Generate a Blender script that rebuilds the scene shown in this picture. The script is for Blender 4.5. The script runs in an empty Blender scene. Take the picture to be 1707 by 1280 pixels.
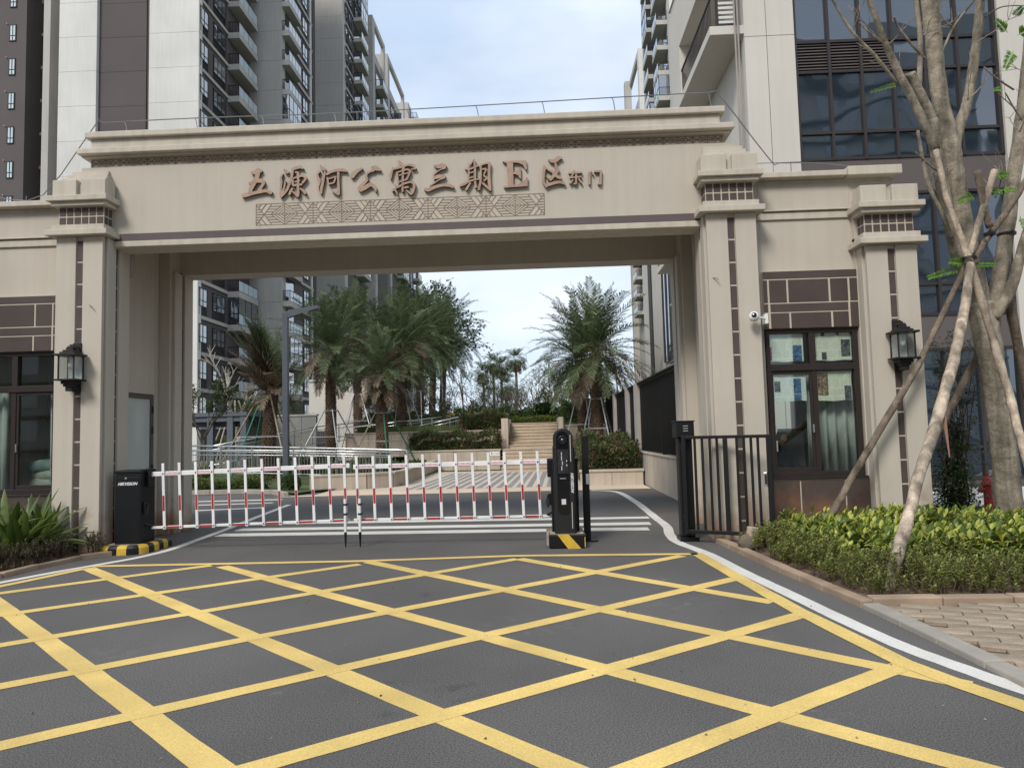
import bpy, bmesh, math, random
from mathutils import Vector, Matrix
SC = bpy.context.scene
COL = SC.collection
RAD = math.radians
rnd = random.Random(7)
# ---------------------------------------------------------------- camera
F, CX, CY, H = 1190.0, 853.5, 640.0, 1.6        # focal length in photo pixels, centre, eye height
PSI, TH, ROLL = RAD(2.1338), RAD(3.9489), 0.0252
_f = Vector((-math.sin(PSI)*math.cos(TH), math.cos(PSI)*math.cos(TH), math.sin(TH)))
_r = Vector((math.cos(PSI), math.sin(PSI), 0)); _u = _r.cross(_f)
CR = _r*math.cos(ROLL) - _u*math.sin(ROLL); CU = _r*math.sin(ROLL) + _u*math.cos(ROLL); CF = _f
cam_d = bpy.data.cameras.new('camera'); cam = bpy.data.objects.new('camera', cam_d); COL.objects.link(cam)
cam_d.sensor_width = 36; cam_d.lens = 36*F/1707; cam_d.clip_end = 2000; cam_d.clip_start = .05
m = Matrix.Identity(4)
for i in range(3): m[i][0], m[i][1], m[i][2] = CR[i], CU[i], -CF[i]
m.translation = (0, 0, H); cam.matrix_world = m
SC.camera = cam
def ray(x, y): return CR*((x-CX)/F) - CU*((y-CY)/F) + CF
def G(x, y, z=0.0):                              # photo pixel -> point on the level z
    d = ray(x, y); t = (z-H)/d.z; return Vector((d.x*t, d.y*t, z))
def PY(x, y, Y):                                 # photo pixel -> point on the plane y=Y
    d = ray(x, y); t = Y/d.y; return Vector((d.x*t, Y, H+d.z*t))
def PX(x, y, X):
    d = ray(x, y); t = X/d.x; return Vector((X, d.y*t, H+d.z*t))
# ---------------------------------------------------------------- world, sun, exposure
SUN_EL, SUN_AZ = RAD(44), RAD(207)               # azimuth clockwise from +Y: behind the viewer, to the left
w = bpy.data.worlds.new('World'); SC.world = w; w.use_nodes = True
nt = w.node_tree; N = nt.nodes; Lk = nt.links; N.clear()
out = N.new('ShaderNodeOutputWorld'); bg = N.new('ShaderNodeBackground'); sky = N.new('ShaderNodeTexSky')
sky.sky_type = 'NISHITA'; sky.sun_disc = False; sky.sun_elevation = SUN_EL; sky.sun_rotation = SUN_AZ
sky.air_density = 1.0; sky.dust_density = 2.0; sky.ozone_density = 1.0
tc = N.new('ShaderNodeTexCoord'); mp = N.new('ShaderNodeMapping'); mp.inputs['Scale'].default_value = (1.0, 1.0, 2.6)
n1 = N.new('ShaderNodeTexNoise'); n1.inputs['Scale'].default_value = 2.1; n1.inputs['Detail'].default_value = 5; n1.inputs['Roughness'].default_value = .5
n1.inputs['Distortion'].default_value = .4
cr = N.new('ShaderNodeValToRGB'); cr.color_ramp.elements[0].position = .33; cr.color_ramp.elements[1].position = .66
cr.color_ramp.elements[0].color = (.62, .62, .62, 1); cr.color_ramp.elements[1].color = (1, 1, 1, 1)
n2 = N.new('ShaderNodeTexNoise'); n2.inputs['Scale'].default_value = 3.4; n2.inputs['Detail'].default_value = 4
cr2 = N.new('ShaderNodeValToRGB'); cr2.color_ramp.elements[0].position = .3; cr2.color_ramp.elements[1].position = .7
cr2.color_ramp.elements[0].color = (3.3, 4.05, 5.1, 1); cr2.color_ramp.elements[1].color = (5.3, 5.6, 6.0, 1)
mx = N.new('ShaderNodeMix'); mx.data_type = 'RGBA'
Lk.new(tc.outputs['Generated'], mp.inputs['Vector']); Lk.new(mp.outputs[0], n1.inputs['Vector']); Lk.new(mp.outputs[0], n2.inputs['Vector'])
Lk.new(n1.outputs[0], cr.inputs[0]); Lk.new(n2.outputs[0], cr2.inputs[0])
Lk.new(cr.outputs[0], mx.inputs[0]); Lk.new(sky.outputs[0], mx.inputs[6]); Lk.new(cr2.outputs[0], mx.inputs[7])
Lk.new(mx.outputs[2], bg.inputs[0]); bg.inputs[1].default_value = .105; Lk.new(bg.outputs[0], out.inputs[0])
sd = bpy.data.lights.new('sun', 'SUN'); sd.energy = 1.45; sd.angle = RAD(17); sd.color = (1, .955, .89)
so = bpy.data.objects.new('sun', sd); COL.objects.link(so)
S = Vector((math.sin(SUN_AZ)*math.cos(SUN_EL), math.cos(SUN_AZ)*math.cos(SUN_EL), math.sin(SUN_EL)))
so.rotation_euler = S.to_track_quat('Z', 'Y').to_euler(); so.location = (0, -5, 30)
SC.view_settings.view_transform = 'Standard'; SC.view_settings.look = 'None'
SC.view_settings.exposure = 0.92; SC.view_settings.gamma = 1.0; SC.view_settings.use_curve_mapping = False
SC.cycles.max_bounces = 6; SC.cycles.diffuse_bounces = 3; SC.cycles.glossy_bounces = 3; SC.cycles.transmission_bounces = 4; SC.cycles.transparent_max_bounces = 12
SC.cycles.use_denoising = True; SC.cycles.sample_clamp_indirect = 4
# ---------------------------------------------------------------- materials
MATS = {}
def mat(name, col, rough=.8, var=.07, vs=2.0, bump=0.0, bs=60.0, metal=0.0, spec=.3, streak=0.0, grain=0.0, gs=180.0, rvar=0.0, soil=0.0, wear=0.0, wcol=(.075, .074, .075)):
    if name in MATS: return MATS[name]
    M_ = bpy.data.materials.new(name); M_.use_nodes = True; t = M_.node_tree; n = t.nodes; l = t.links
    p = n['Principled BSDF']; p.inputs['Roughness'].default_value = rough; p.inputs['Metallic'].default_value = metal
    p.inputs['Specular IOR Level'].default_value = spec
    tc = n.new('ShaderNodeTexCoord'); src = tc.outputs['Object']
    def noise(scale, det=4, mul=(1,1,1)):
        z = n.new('ShaderNodeTexNoise'); z.inputs['Scale'].default_value = scale; z.inputs['Detail'].default_value = det
        if mul != (1,1,1):
            q = n.new('ShaderNodeMapping'); q.inputs['Scale'].default_value = mul; l.new(src, q.inputs[0]); l.new(q.outputs[0], z.inputs[0])
        else: l.new(src, z.inputs[0])
        return z.outputs[0]
    def rng(x, a, b, lo=.3, hi=.7):
        q = n.new('ShaderNodeMapRange'); q.inputs[1].default_value = lo; q.inputs[2].default_value = hi; q.inputs[3].default_value = a; q.inputs[4].default_value = b
        l.new(x, q.inputs[0]); return q.outputs[0]
    def mul(a, b):
        q = n.new('ShaderNodeMath'); q.operation = 'MULTIPLY'; l.new(a, q.inputs[0]); l.new(b, q.inputs[1]); return q.outputs[0]
    v = rng(noise(vs, 5), 1-var, 1+var)
    v = mul(v, rng(noise(vs*.23, 3), 1-var*.7, 1+var*.7))
    if streak: v = mul(v, rng(noise(1.0, 5, (9, 9, .45)), 1-streak, 1+streak*.25, .35, .6))
    if grain: v = mul(v, rng(noise(gs, 2), 1-grain, 1+grain, .25, .75))
    if rvar:
        g = n.new('ShaderNodeNewGeometry'); v = mul(v, rng(g.outputs['Random Per Island'], 1-rvar, 1+rvar, 0, 1))
        oi = n.new('ShaderNodeObjectInfo'); v = mul(v, rng(oi.outputs['Random'], 1-rvar, 1+rvar, 0, 1))
    vm = n.new('ShaderNodeVectorMath'); vm.operation = 'SCALE'; vm.inputs[0].default_value = col[:3]; l.new(v, vm.inputs['Scale'])
    res = vm.outputs[0]
    if wear:
        k = rng(noise(30, 7), 0, wear, .58, .74); k2 = rng(noise(1.3, 3), .25, 1, .35, .65); k = mul(k, k2)
        mm = n.new('ShaderNodeMix'); mm.data_type = 'RGBA'; l.new(k, mm.inputs[0]); l.new(res, mm.inputs[6]); mm.inputs[7].default_value = (*wcol, 1); res = mm.outputs[2]
    if soil:                                    # splashed red earth on the foot of a wall
        sx = n.new('ShaderNodeSeparateXYZ'); l.new(src, sx.inputs[0])
        ad = n.new('ShaderNodeMath'); ad.operation = 'ADD'; l.new(sx.outputs[2], ad.inputs[0]); l.new(rng(noise(2.6, 5), -.34, .34), ad.inputs[1])
        k = rng(ad.outputs[0], soil, 0, .0, .62)
        mm = n.new('ShaderNodeMix'); mm.data_type = 'RGBA'; l.new(k, mm.inputs[0]); l.new(res, mm.inputs[6]); mm.inputs[7].default_value = (.27, .125, .06, 1)
        res = mm.outputs[2]
    l.new(res, p.inputs['Base Color'])
    if bump:
        b = n.new('ShaderNodeBump'); b.inputs['Strength'].default_value = bump; b.inputs['Distance'].default_value = .02
        l.new(noise(bs, 5), b.inputs['Height']); l.new(b.outputs[0], p.inputs['Normal'])
    MATS[name] = M_; return M_
def leafmat(name, cols, rough=.45, trans=.3, spec=.4):
    if name in MATS: return MATS[name]
    M_ = bpy.data.materials.new(name); M_.use_nodes = True; t = M_.node_tree; n = t.nodes; l = t.links
    p = n['Principled BSDF']; p.inputs['Roughness'].default_value = rough; p.inputs['Specular IOR Level'].default_value = spec
    g = n.new('ShaderNodeNewGeometry'); r = n.new('ShaderNodeValToRGB'); e = r.color_ramp.elements
    k = len(cols)
    for i, c in enumerate(cols):
        pos = i/max(1, k-1)
        q = e[0] if i == 0 else (e[-1] if i == k-1 else e.new(pos))
        q.position = pos; q.color = (*c, 1)
    l.new(g.outputs['Random Per Island'], r.inputs[0])
    tc = n.new('ShaderNodeTexCoord'); z = n.new('ShaderNodeTexNoise'); z.inputs['Scale'].default_value = 1.7; l.new(tc.outputs['Object'], z.inputs[0])
    q = n.new('ShaderNodeMapRange'); q.inputs[1].default_value = .3; q.inputs[2].default_value = .7; q.inputs[3].default_value = .75; q.inputs[4].default_value = 1.25; l.new(z.outputs[0], q.inputs[0])
    vm = n.new('ShaderNodeVectorMath'); vm.operation = 'SCALE'; l.new(r.outputs[0], vm.inputs[0]); l.new(q.outputs[0], vm.inputs['Scale'])
    l.new(vm.outputs[0], p.inputs['Base Color'])
    tr = n.new('ShaderNodeBsdfTranslucent'); l.new(vm.outputs[0], tr.inputs[0]); ms = n.new('ShaderNodeMixShader'); ms.inputs[0].default_value = trans
    l.new(p.outputs[0], ms.inputs[1]); l.new(tr.outputs[0], ms.inputs[2]); l.new(ms.outputs[0], n['Material Output'].inputs[0])
    MATS[name] = M_; return M_
def glassmat(name, tint=(.75, .82, .8), refl=.12, wav=0.0, ws=1.2, dark=None):
    """window glass: fresnel reflection over a clear (or dark-backed) pane"""
    if name in MATS: return MATS[name]
    M_ = bpy.data.materials.new(name); M_.use_nodes = True; t = M_.node_tree; n = t.nodes; l = t.links
    n.remove(n['Principled BSDF'])
    gl = n.new('ShaderNodeBsdfGlossy'); gl.inputs['Roughness'].default_value = .02; gl.inputs[0].default_value = (.95, .97, 1, 1)
    lw = n.new('ShaderNodeLayerWeight'); lw.inputs[0].default_value = .5
    pw = n.new('ShaderNodeMath'); pw.operation = 'POWER'; pw.inputs[1].default_value = 5; l.new(lw.outputs['Facing'], pw.inputs[0])
    ad = n.new('ShaderNodeMath'); ad.operation = 'MULTIPLY_ADD'; ad.inputs[1].default_value = .95; ad.inputs[2].default_value = .04+refl; l.new(pw.outputs[0], ad.inputs[0]); ad.use_clamp = True
    if dark is None: b = n.new('ShaderNodeBsdfTransparent'); b.inputs[0].default_value = (*tint, 1)
    else: b = n.new('ShaderNodeBsdfDiffuse'); b.inputs[0].default_value = (*dark, 1)
    ms = n.new('ShaderNodeMixShader'); l.new(ad.outputs[0], ms.inputs[0]); l.new(b.outputs[0], ms.inputs[1]); l.new(gl.outputs[0], ms.inputs[2])
    if wav:
        tc = n.new('ShaderNodeTexCoord'); z = n.new('ShaderNodeTexNoise'); z.inputs['Scale'].default_value = ws; z.inputs['Detail'].default_value = 1
        l.new(tc.outputs['Object'], z.inputs[0]); bp = n.new('ShaderNodeBump'); bp.inputs['Strength'].default_value = wav; bp.inputs['Distance'].default_value = .1
        l.new(z.outputs[0], bp.inputs['Height']); l.new(bp.outputs[0], gl.inputs['Normal'])
    l.new(ms.outputs[0], n['Material Output'].inputs[0]); MATS[name] = M_; return M_
STUCCO = mat('stucco', (.50, .453, .385), .9, .035, 1.1, .10, 90, streak=.04)
STUCCO_S = mat('stucco_splashed', (.50, .453, .385), .9, .035, 1.1, .10, 90, streak=.04, soil=.8)
STUCCO2 = mat('stucco_cornice', (.52, .472, .395), .9, .05, 1.6, .10, 90, streak=.09)
TILE = mat('brown_tile', (.078, .058, .052), .55, .10, 3, .03, 200, rvar=.07)
TILE_S = mat('brown_tile_splashed', (.078, .058, .052), .6, .10, 3, .03, 200, rvar=.05, soil=.75)
MORTAR = mat('pale_joint', (.50, .44, .36), .9, .06, 4)
BAND = mat('dark_band', (.115, .092, .092), .7, .06, 2)
BRONZE = mat('letter_copper', (.37, .255, .19), .5, .12, 14)
BRONZE_D = mat('letter_edge', (.11, .065, .045), .5, .1, 9)
GROOVE = mat('carved_line', (.23, .18, .14), .9, .2, 6)
BLACK = mat('black_metal', (.007, .007, .008), .45, .1, 6, spec=.35)
BLACK2 = mat('black_cabinet', (.005, .006, .008), .5, .08, 3, .01, 300, spec=.3)
BLACKG = mat('black_gloss', (.004, .004, .005), .12, .05, 3, spec=.6)
WHITEP = mat('white_paint', (.78, .78, .78), .4, .05, 5, spec=.4, streak=.06)
REDP = mat('red_reflective', (.40, .028, .03), .4, .15, 9)
PINK = mat('sticker_pink', (.62, .24, .31), .5, .10, 9)
WHITE = mat('white_print', (.8, .8, .8), .5, .02, 3)
GREYP = mat('grey_print', (.5, .5, .52), .5, .02, 3)
YEL = mat('yellow_paint', (.62, .40, .05), .6, .12, 12, streak=.05)
FRAME = mat('brown_window_frame', (.03, .023, .021), .45, .08, 5)
LANT = mat('lantern_metal', (.022, .018, .018), .5, .12, 20)
STEEL = mat('stainless_steel', (.62, .62, .62), .28, .05, 6, metal=.9)
STEELP = mat('galvanised_pole', (.5, .51, .52), .45, .12, 6, metal=.5)
GREENP = mat('green_pole', (.03, .15, .085), .5, .12, 6)
BAMB = mat('weathered_pole', (.30, .24, .17), .8, .2, 5, .2, 30)
# ---------------------------------------------------------------- mesh helpers
class MB:
    def __init__(s): s.v = []; s.f = []
    def add(s, v, f):
        b = len(s.v); s.v += [tuple(p) for p in v]; s.f += [tuple(i+b for i in q) for q in f]; return s
    def box(s, x0, x1, y0, y1, z0, z1, T=None):
        v = [Vector(p) for p in ((x0,y0,z0),(x1,y0,z0),(x1,y1,z0),(x0,y1,z0),(x0,y0,z1),(x1,y0,z1),(x1,y1,z1),(x0,y1,z1))]
        if T is not None: v = [T @ p for p in v]
        return s.add(v, [(0,3,2,1),(4,5,6,7),(0,1,5,4),(1,2,6,5),(2,3,7,6),(3,0,4,7)])
    def prism(s, pts, fn, d0, d1):               # polygon pts (u,v); fn(u,v,d)->xyz
        k = len(pts); v = [fn(u, q, d0) for u, q in pts] + [fn(u, q, d1) for u, q in pts]
        return s.add(v, [tuple(range(k))[::-1], tuple(range(k, 2*k))] + [(i, (i+1) % k, k+(i+1) % k, k+i) for i in range(k)])
    def tube(s, P, R, n=8, caps=True, sq=None):
        P = [Vector(p) for p in P]; R = R if isinstance(R, (list, tuple)) else [R]*len(P)
        rings = []; a = None; b0 = len(s.v)
        for i, p in enumerate(P):
            d = (P[min(i+1, len(P)-1)] - P[max(i-1, 0)]).normalized()
            if a is None: a = d.cross(Vector((0, 0, 1)) if abs(d.z) < .95 else Vector((1, 0, 0))).normalized()
            else: a = (a - d*a.dot(d)).normalized()
            b = d.cross(a)
            for k in range(n):
                t = 2*math.pi*(k+.5)/n; s.v.append(tuple(p + a*(R[i]*math.cos(t)) + b*(R[i]*math.sin(t))))
        for i in range(len(P)-1):
            for k in range(n):
                k2 = (k+1) % n; s.f.append((b0+i*n+k, b0+i*n+k2, b0+(i+1)*n+k2, b0+(i+1)*n+k))
        if caps: s.f.append(tuple(b0+k for k in range(n))[::-1]); s.f.append(tuple(b0+(len(P)-1)*n+k for k in range(n)))
        return s
    def lathe(s, prof, n=16, c=(0, 0, 0), T=None):
        b0 = len(s.v)
        for r, z in prof:
            for k in range(n):
                t = 2*math.pi*k/n; p = Vector((c[0]+r*math.cos(t), c[1]+r*math.sin(t), c[2]+z)); s.v.append(tuple(T @ p if T is not None else p))
        for i in range(len(prof)-1):
            for k in range(n): k2 = (k+1) % n; s.f.append((b0+i*n+k, b0+i*n+k2, b0+(i+1)*n+k2, b0+(i+1)*n+k))
        s.f.append(tuple(b0+k for k in range(n))[::-1]); s.f.append(tuple(b0+(len(prof)-1)*n+k for k in range(n)))
        return s
    def quad(s, a, b, c, d): return s.add([a, b, c, d], [(0, 1, 2, 3)])
    def build(s, name, mt, parent=None, smooth=False, bevel=0, world=True, fix=True):
        me = bpy.data.meshes.new(name); me.from_pydata(s.v, [], s.f); me.update()
        if fix:
            bm = bmesh.new(); bm.from_mesh(me); bmesh.ops.recalc_face_normals(bm, faces=bm.faces); bm.to_mesh(me); bm.free()
        if smooth:
            for p in me.polygons: p.use_smooth = True
        me.materials.append(mt)
        return link(name, me, parent, world, bevel)
ORG = {}
def link(name, me, parent=None, world=True, bevel=0):
    o = bpy.data.objects.new(name, me); COL.objects.link(o)
    if parent is not None:
        o.parent = parent
        if world: o.location = -ORG.get(parent.name, Vector((0, 0, 0)))
    ORG[o.name] = Vector((0, 0, 0))
    if bevel:
        b = o.modifiers.new('bevel', 'BEVEL'); b.width = bevel; b.segments = 2; b.limit_method = 'ANGLE'; b.angle_limit = RAD(40)
    return o
def thing(name, loc, label, cat, group=None, rz=0):
    o = bpy.data.objects.new(name, None); COL.objects.link(o); o.location = loc; o.rotation_euler = (0, 0, rz); o.empty_display_size = .2
    ORG[o.name] = Vector(loc); o['label'] = label; o['category'] = cat
    if group: o['group'] = group
    return o
def tag(o, label, cat, group=None, kind=None):
    o['label'] = label; o['category'] = cat
    if group: o['group'] = group
    if kind: o['kind'] = kind
    return o
def struct(o, label=None, kind='structure'):
    o['kind'] = kind
    if label: o['label'] = label
    return o
def clone(o, parent=None, loc=None):             # a thing with its parts and sub-parts
    c = o.copy(); COL.objects.link(c)
    if parent is not None: c.parent = parent
    if loc is not None: c.location = loc
    for ch in o.children: clone(ch, c)
    return c
def inst(name, me, parent, loc, rot=(0, 0, 0), scale=(1, 1, 1)):   # alike pieces share mesh data; loc relative to parent
    o = bpy.data.objects.new(name, me); COL.objects.link(o); o.parent = parent; o.location = loc; o.rotation_euler = rot; o.scale = scale
    ORG[o.name] = Vector((0, 0, 0)); return o
def boxmesh(name, sx, sy, sz, mt, bev=0.0):      # origin at centre
    b = MB().box(-sx/2, sx/2, -sy/2, sy/2, -sz/2, sz/2); me = bpy.data.meshes.new(name); me.from_pydata(b.v, [], b.f)
    if bev:
        bm = bmesh.new(); bm.from_mesh(me); bmesh.ops.bevel(bm, geom=bm.edges[:], offset=bev, segments=1, affect='EDGES'); bm.to_mesh(me); bm.free()
    me.update(); me.materials.append(mt); return me
def mesh(mb, name, mt, smooth=False):
    me = bpy.data.meshes.new(name); me.from_pydata(mb.v, [], mb.f)
    bm = bmesh.new(); bm.from_mesh(me); bmesh.ops.recalc_face_normals(bm, faces=bm.faces); bm.to_mesh(me); bm.free()
    if smooth:
        for p in me.polygons: p.use_smooth = True
    me.materials.append(mt); return me
def textmesh(name, s, size, mt, parent, origin, xdir, ydir, depth=.002, shear=0.0, align='CENTER', bold=0.0):
    cu = bpy.data.curves.new(name+'_c', 'FONT'); cu.body = s; cu.size = size; cu.extrude = depth; cu.shear = shear; cu.align_x = align; cu.align_y = 'CENTER'; cu.resolution_u = 2; cu.offset = bold
    t = bpy.data.objects.new('tmp', cu); COL.objects.link(t); dg = bpy.context.evaluated_depsgraph_get()
    me = bpy.data.meshes.new_from_object(t.evaluated_get(dg)); bpy.data.objects.remove(t); bpy.data.curves.remove(cu)
    X = Vector(xdir).normalized(); Yv = Vector(ydir).normalized(); Z = X.cross(Yv); o_ = Vector(origin)
    for v in me.vertices: v.co = o_ + X*v.co.x + Yv*v.co.y + Z*v.co.z
    me.materials.clear(); me.materials.append(mt); me.update()
    return link(name, me, parent)
# ================================================================ GROUND, ROAD, MARKINGS
ASPH = mat('asphalt', (.114, .109, .104), .92, .17, .45, .10, 120, grain=.70, gs=110, spec=.2, wear=.22, wcol=(.17, .16, .15))
GROUND = mat('earth', (.13, .12, .09), .95, .2, .3)
YLINE = mat('road_yellow', (.68, .49, .165), .8, .15, 1.6, .12, 90, grain=.18, gs=95, wear=.35, wcol=(.30, .24, .12))
WLINE = mat('road_white', (.64, .62, .575), .8, .10, 1.8, .12, 90, grain=.14, gs=95, wear=.35, wcol=(.32, .30, .27))
TERRA = mat('terracotta_kerb', (.33, .245, .175), .9, .2, 3, .15, 60, rvar=.08)
PALEK = mat('granite_kerb', (.33, .30, .26), .85, .10, 4, .12, 60, rvar=.06)
PAVER = mat('brick_paver', (.285, .23, .17), .95, .22, 3.5, .3, 60, rvar=.16, grain=.2, gs=70)
BEIGE = mat('beige_paving', (.55, .43, .31), .85, .08, 1.2, .05, 60, rvar=.05)
BEIGEL = mat('pale_paving', (.50, .43, .35), .85, .08, 1.2, .05, 60, rvar=.04)
GREYS = mat('grey_paving', (.25, .24, .23), .85, .08, 1.2, .05, 60, rvar=.05)
SAND = mat('sandstone', (.46, .365, .265), .85, .10, 1.5, .08, 40, rvar=.06, streak=.08)
SANDP = mat('sandstone_pale', (.47, .40, .32), .85, .09, 1.5, .08, 40, rvar=.05, streak=.12)
SOIL = mat('soil', (.13, .085, .06), .95, .3, 4, .6, 25)
LAWN = mat('lawn', (.075, .095, .035), .95, .3, 3, .4, 60)
def sheet(name, pts, z, mt, parent=None):
    return MB().add([(p[0], p[1], z) for p in pts], [tuple(range(len(pts)))]).build(name, mt, parent, fix=False)
struct(sheet('ground', [(-900, -200), (900, -200), (900, 1500), (-900, 1500)], -.03, GROUND), 'bare earth reaching to the horizon')
struct(sheet('road', [(-60, -30), (60, -30), (60, 21.0), (-60, 21.0)], 0, ASPH), 'dark grey asphalt road through the gate')
def ribbon(pts, wd, z, jit=.004):
    P = []
    for a, b in zip(pts[:-1], pts[1:]):
        k = max(1, int((b-a).length/.25))
        P += [a.lerp(b, i/k) for i in range(k)]
    P.append(pts[-1]); mb = MB(); v = []
    for i, p in enumerate(P):
        d = (P[min(i+1, len(P)-1)]-P[max(i-1, 0)]); d.z = 0; d.normalize(); q = Vector((-d.y, d.x, 0))
        e = rnd.uniform(-jit, jit); e2 = rnd.uniform(-jit, jit)
        v += [p+q*(wd/2+e), p-q*(wd/2+e2)]
    v = [(p.x, p.y, z) for p in v]
    return mb.add(v, [(2*i, 2*i+1, 2*i+3, 2*i+2) for i in range(len(P)-1)])
def pxline(P): return [G(x, y) for x, y in P]
def fitline(P, ext0=0, ext1=0):                  # straight ground line through the traced pixels
    Q = pxline(P); c = sum(Q, Vector())/len(Q); sxx = sum((q.x-c.x)**2 for q in Q); sxy = sum((q.x-c.x)*(q.y-c.y) for q in Q); syy = sum((q.y-c.y)**2 for q in Q)
    t = .5*math.atan2(2*sxy, sxx-syy); d = Vector((math.cos(t), math.sin(t), 0))
    if d.dot(Q[-1]-Q[0]) < 0: d = -d
    a, b = (Q[0]-c).dot(d)-ext0, (Q[-1]-c).dot(d)+ext1
    return [c+d*a, c+d*b]
yb = bpy.data.objects.new('road_marking', None); COL.objects.link(yb); ORG[yb.name] = Vector(); struct(yb, 'yellow criss-cross box painted on the asphalt before the gate')
LA = [([(-170, 910), (14, 1019), (351, 1277)], .6, .4), ([(151, 945.7), (318, 1023), (534, 1118), (747, 1193), (954, 1277)], 0, 1.2),
      ([(376, 943), (441, 965), (538, 988), (655, 1020.6), (803, 1061), (1010.5, 1115.5), (1283, 1191), (1458, 1233), (1627, 1275)], 0, 1.0),
      ([(613, 936), (701, 954), (838, 982), (1003, 1015), (1212.5, 1061), (1480, 1112), (1617, 1142)], 0, 0),
      ([(866, 931), (993, 954), (1153, 981), (1290, 1003)], 0, 0)]
LA[0] = ([(14, 1019), (110, 1095), (209, 1165), (351, 1277)], 2.6, .9)
LB = [([(0, 988), (176, 967), (351, 942)], .2, 0), ([(32, 1019.5), (239, 993), (436, 965), (597.5, 940)], .7, 0), ([(0, 1072), (316, 1025), (527, 991), (705, 957), (859, 931)], .7, 0),
      ([(0, 1142.5), (112, 1121), (415, 1067), (655, 1019), (845, 984), (1000, 952), (1126, 927.5)], .8, .1),
      ([(0, 1241), (218, 1195), (545, 1123), (803, 1059), (1003, 1015), (1153, 980), (1223, 966)], 1.0, .05),
      ([(394, 1276), (550, 1249), (747, 1196), (1003, 1119), (1212, 1061), (1335, 1022)], 1.2, 0), ([(1052.6, 1277), (1107, 1268), (1279, 1194.5), (1504, 1110)], 1.2, 0)]
for P, a, b in LA: ribbon(fitline(P, a, b), .165, .002).build('painted_line', YLINE, yb, fix=False)
for P, a, b in LB: ribbon(fitline(P, a if a < .3 else a+1.6, b), .15, .0035).build('painted_line', YLINE, yb, fix=False)
OUT = [[(158, 944), (597, 935.5), (859, 926.5), (1163, 923.5)], [(137, 949), (0, 977.5), (-150, 1008), (-520, 1084)], [(1160, 922), (1240, 968), (1332, 1019), (1504, 1104), (1600, 1141), (1707, 1177), (1850, 1230), (2150, 1332)]]
for i, P in enumerate(OUT): ribbon(pxline(P), (.13, .13, .16)[i], .005).build('painted_line', YLINE, yb, fix=False)
wl = bpy.data.objects.new('road_marking', None); COL.objects.link(wl); ORG[wl.name] = Vector(); struct(wl, 'white edge lines and stop strips on the asphalt')
def smooth(P, k=6):
    Q = []
    for i in range(len(P)-1):
        p0, p1, p2, p3 = P[max(i-1, 0)], P[i], P[i+1], P[min(i+2, len(P)-1)]
        for j in range(k):
            t = j/k; Q.append(.5*((2*p1)+(p2-p0)*t+(2*p0-5*p1+4*p2-p3)*t*t+(3*p1-p0-3*p2+p3)*t**3))
    Q.append(P[-1]); return Q
WR = [(985, 817.5), (1015, 818), (1035, 822), (1062, 838), (1092, 862), (1112, 878), (1116, 890), (1131, 904), (1180, 923), (1240, 954), (1300, 982), (1400, 1030), (1500, 1075), (1600, 1112), (1707, 1150), (1850, 1195), (2150, 1290)]
ribbon(smooth(pxline(WR), 4), .155, .0022).build('painted_line', WLINE, wl, fix=False)
WL = [(482, 841), (420, 865), (372, 884), (320, 903), (280, 917), (230, 929), (170, 940), (90, 954), (0, 971), (-150, 999), (-520, 1070)]
ribbon(smooth(pxline(WL), 4), .13, .0022).build('painted_line', WLINE, wl, fix=False)
for y, xa, xb in ((13.45, -5.0, 1.95), (12.62, -5.45, 1.85), (11.95, -5.5, 1.72)):
    ribbon([Vector((xa, y+.12, 0)), Vector((xb, y-.16, 0))], .36 if y < 13 else .3, .0035).build('painted_line', WLINE, wl, fix=False)
for P, wd in (([(327, 836), (470, 832.5)], .25), ([(327, 842), (455, 838)], .2), ([(327, 851), (440, 846)], .22)):
    ribbon(pxline(P), wd, .002).build('painted_line', WLINE, wl, fix=False)
# faint white dust and oil spots on the asphalt, real thin deposits
def kerbrun(name, pts, wd, h, mt, label, n=None, step=.6, gap=.008):
    k = bpy.data.objects.new(name, None); COL.objects.link(k); ORG[k.name] = Vector(); struct(k, label)
    for a, b in zip(pts[:-1], pts[1:]):
        a, b = Vector(a), Vector(b); L = (b-a).length; m_ = max(1, round(L/step)); d = (b-a)/L; q = Vector((-d.y, d.x, 0))
        for i in range(m_):
            s = a+d*(L*i/m_+gap/2); e = a+d*(L*(i+1)/m_-gap/2); hh = h+rnd.uniform(-.006, .006)
            v = [s+q*wd/2, s-q*wd/2, e-q*wd/2, e+q*wd/2]
            mb = MB(); mb.add([(p.x, p.y, -.02) for p in v]+[(p.x, p.y, hh) for p in v], [(3,2,1,0), (4,5,6,7), (0,1,5,4), (1,2,6,5), (2,3,7,6), (3,0,4,7)])
            mb.build('kerb_stone', mt, k, bevel=.012)
    return k
# right: kerb between road and bed, then along the brick sidewalk
KR = [(1192, 904), (1240, 927), (1300, 955), (1370, 985), (1436, 1013)]
KRp = [G(x, y) for x, y in KR]
kerbrun('kerb', [(p.x+.06, p.y, 0) for p in KRp], .12, .07, TERRA, 'terracotta kerb between the road and the hedge bed', step=.55)
KS = [(1436, 1013), (1500, 1043), (1560, 1072), (1640, 1112), (1707, 1146), (1860, 1200), (2160, 1288)]
KSp = [G(x, y) for x, y in KS]
kerbrun('kerb', [(p.x+.07, p.y-.02, 0) for p in KSp], .15, .045, PALEK, 'pale stone kerb beside the brick sidewalk', step=.7)
cx0, cy0 = KRp[-1].x+.10, KRp[-1].y+.06
kerbrun('kerb', [(cx0, cy0, 0), (cx0+1.2, cy0-.01, 0), (10.5, cy0-.03, 0)], .14, .085, TERRA, 'terracotta kerb along the front of the hedge bed', step=.8)
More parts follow.
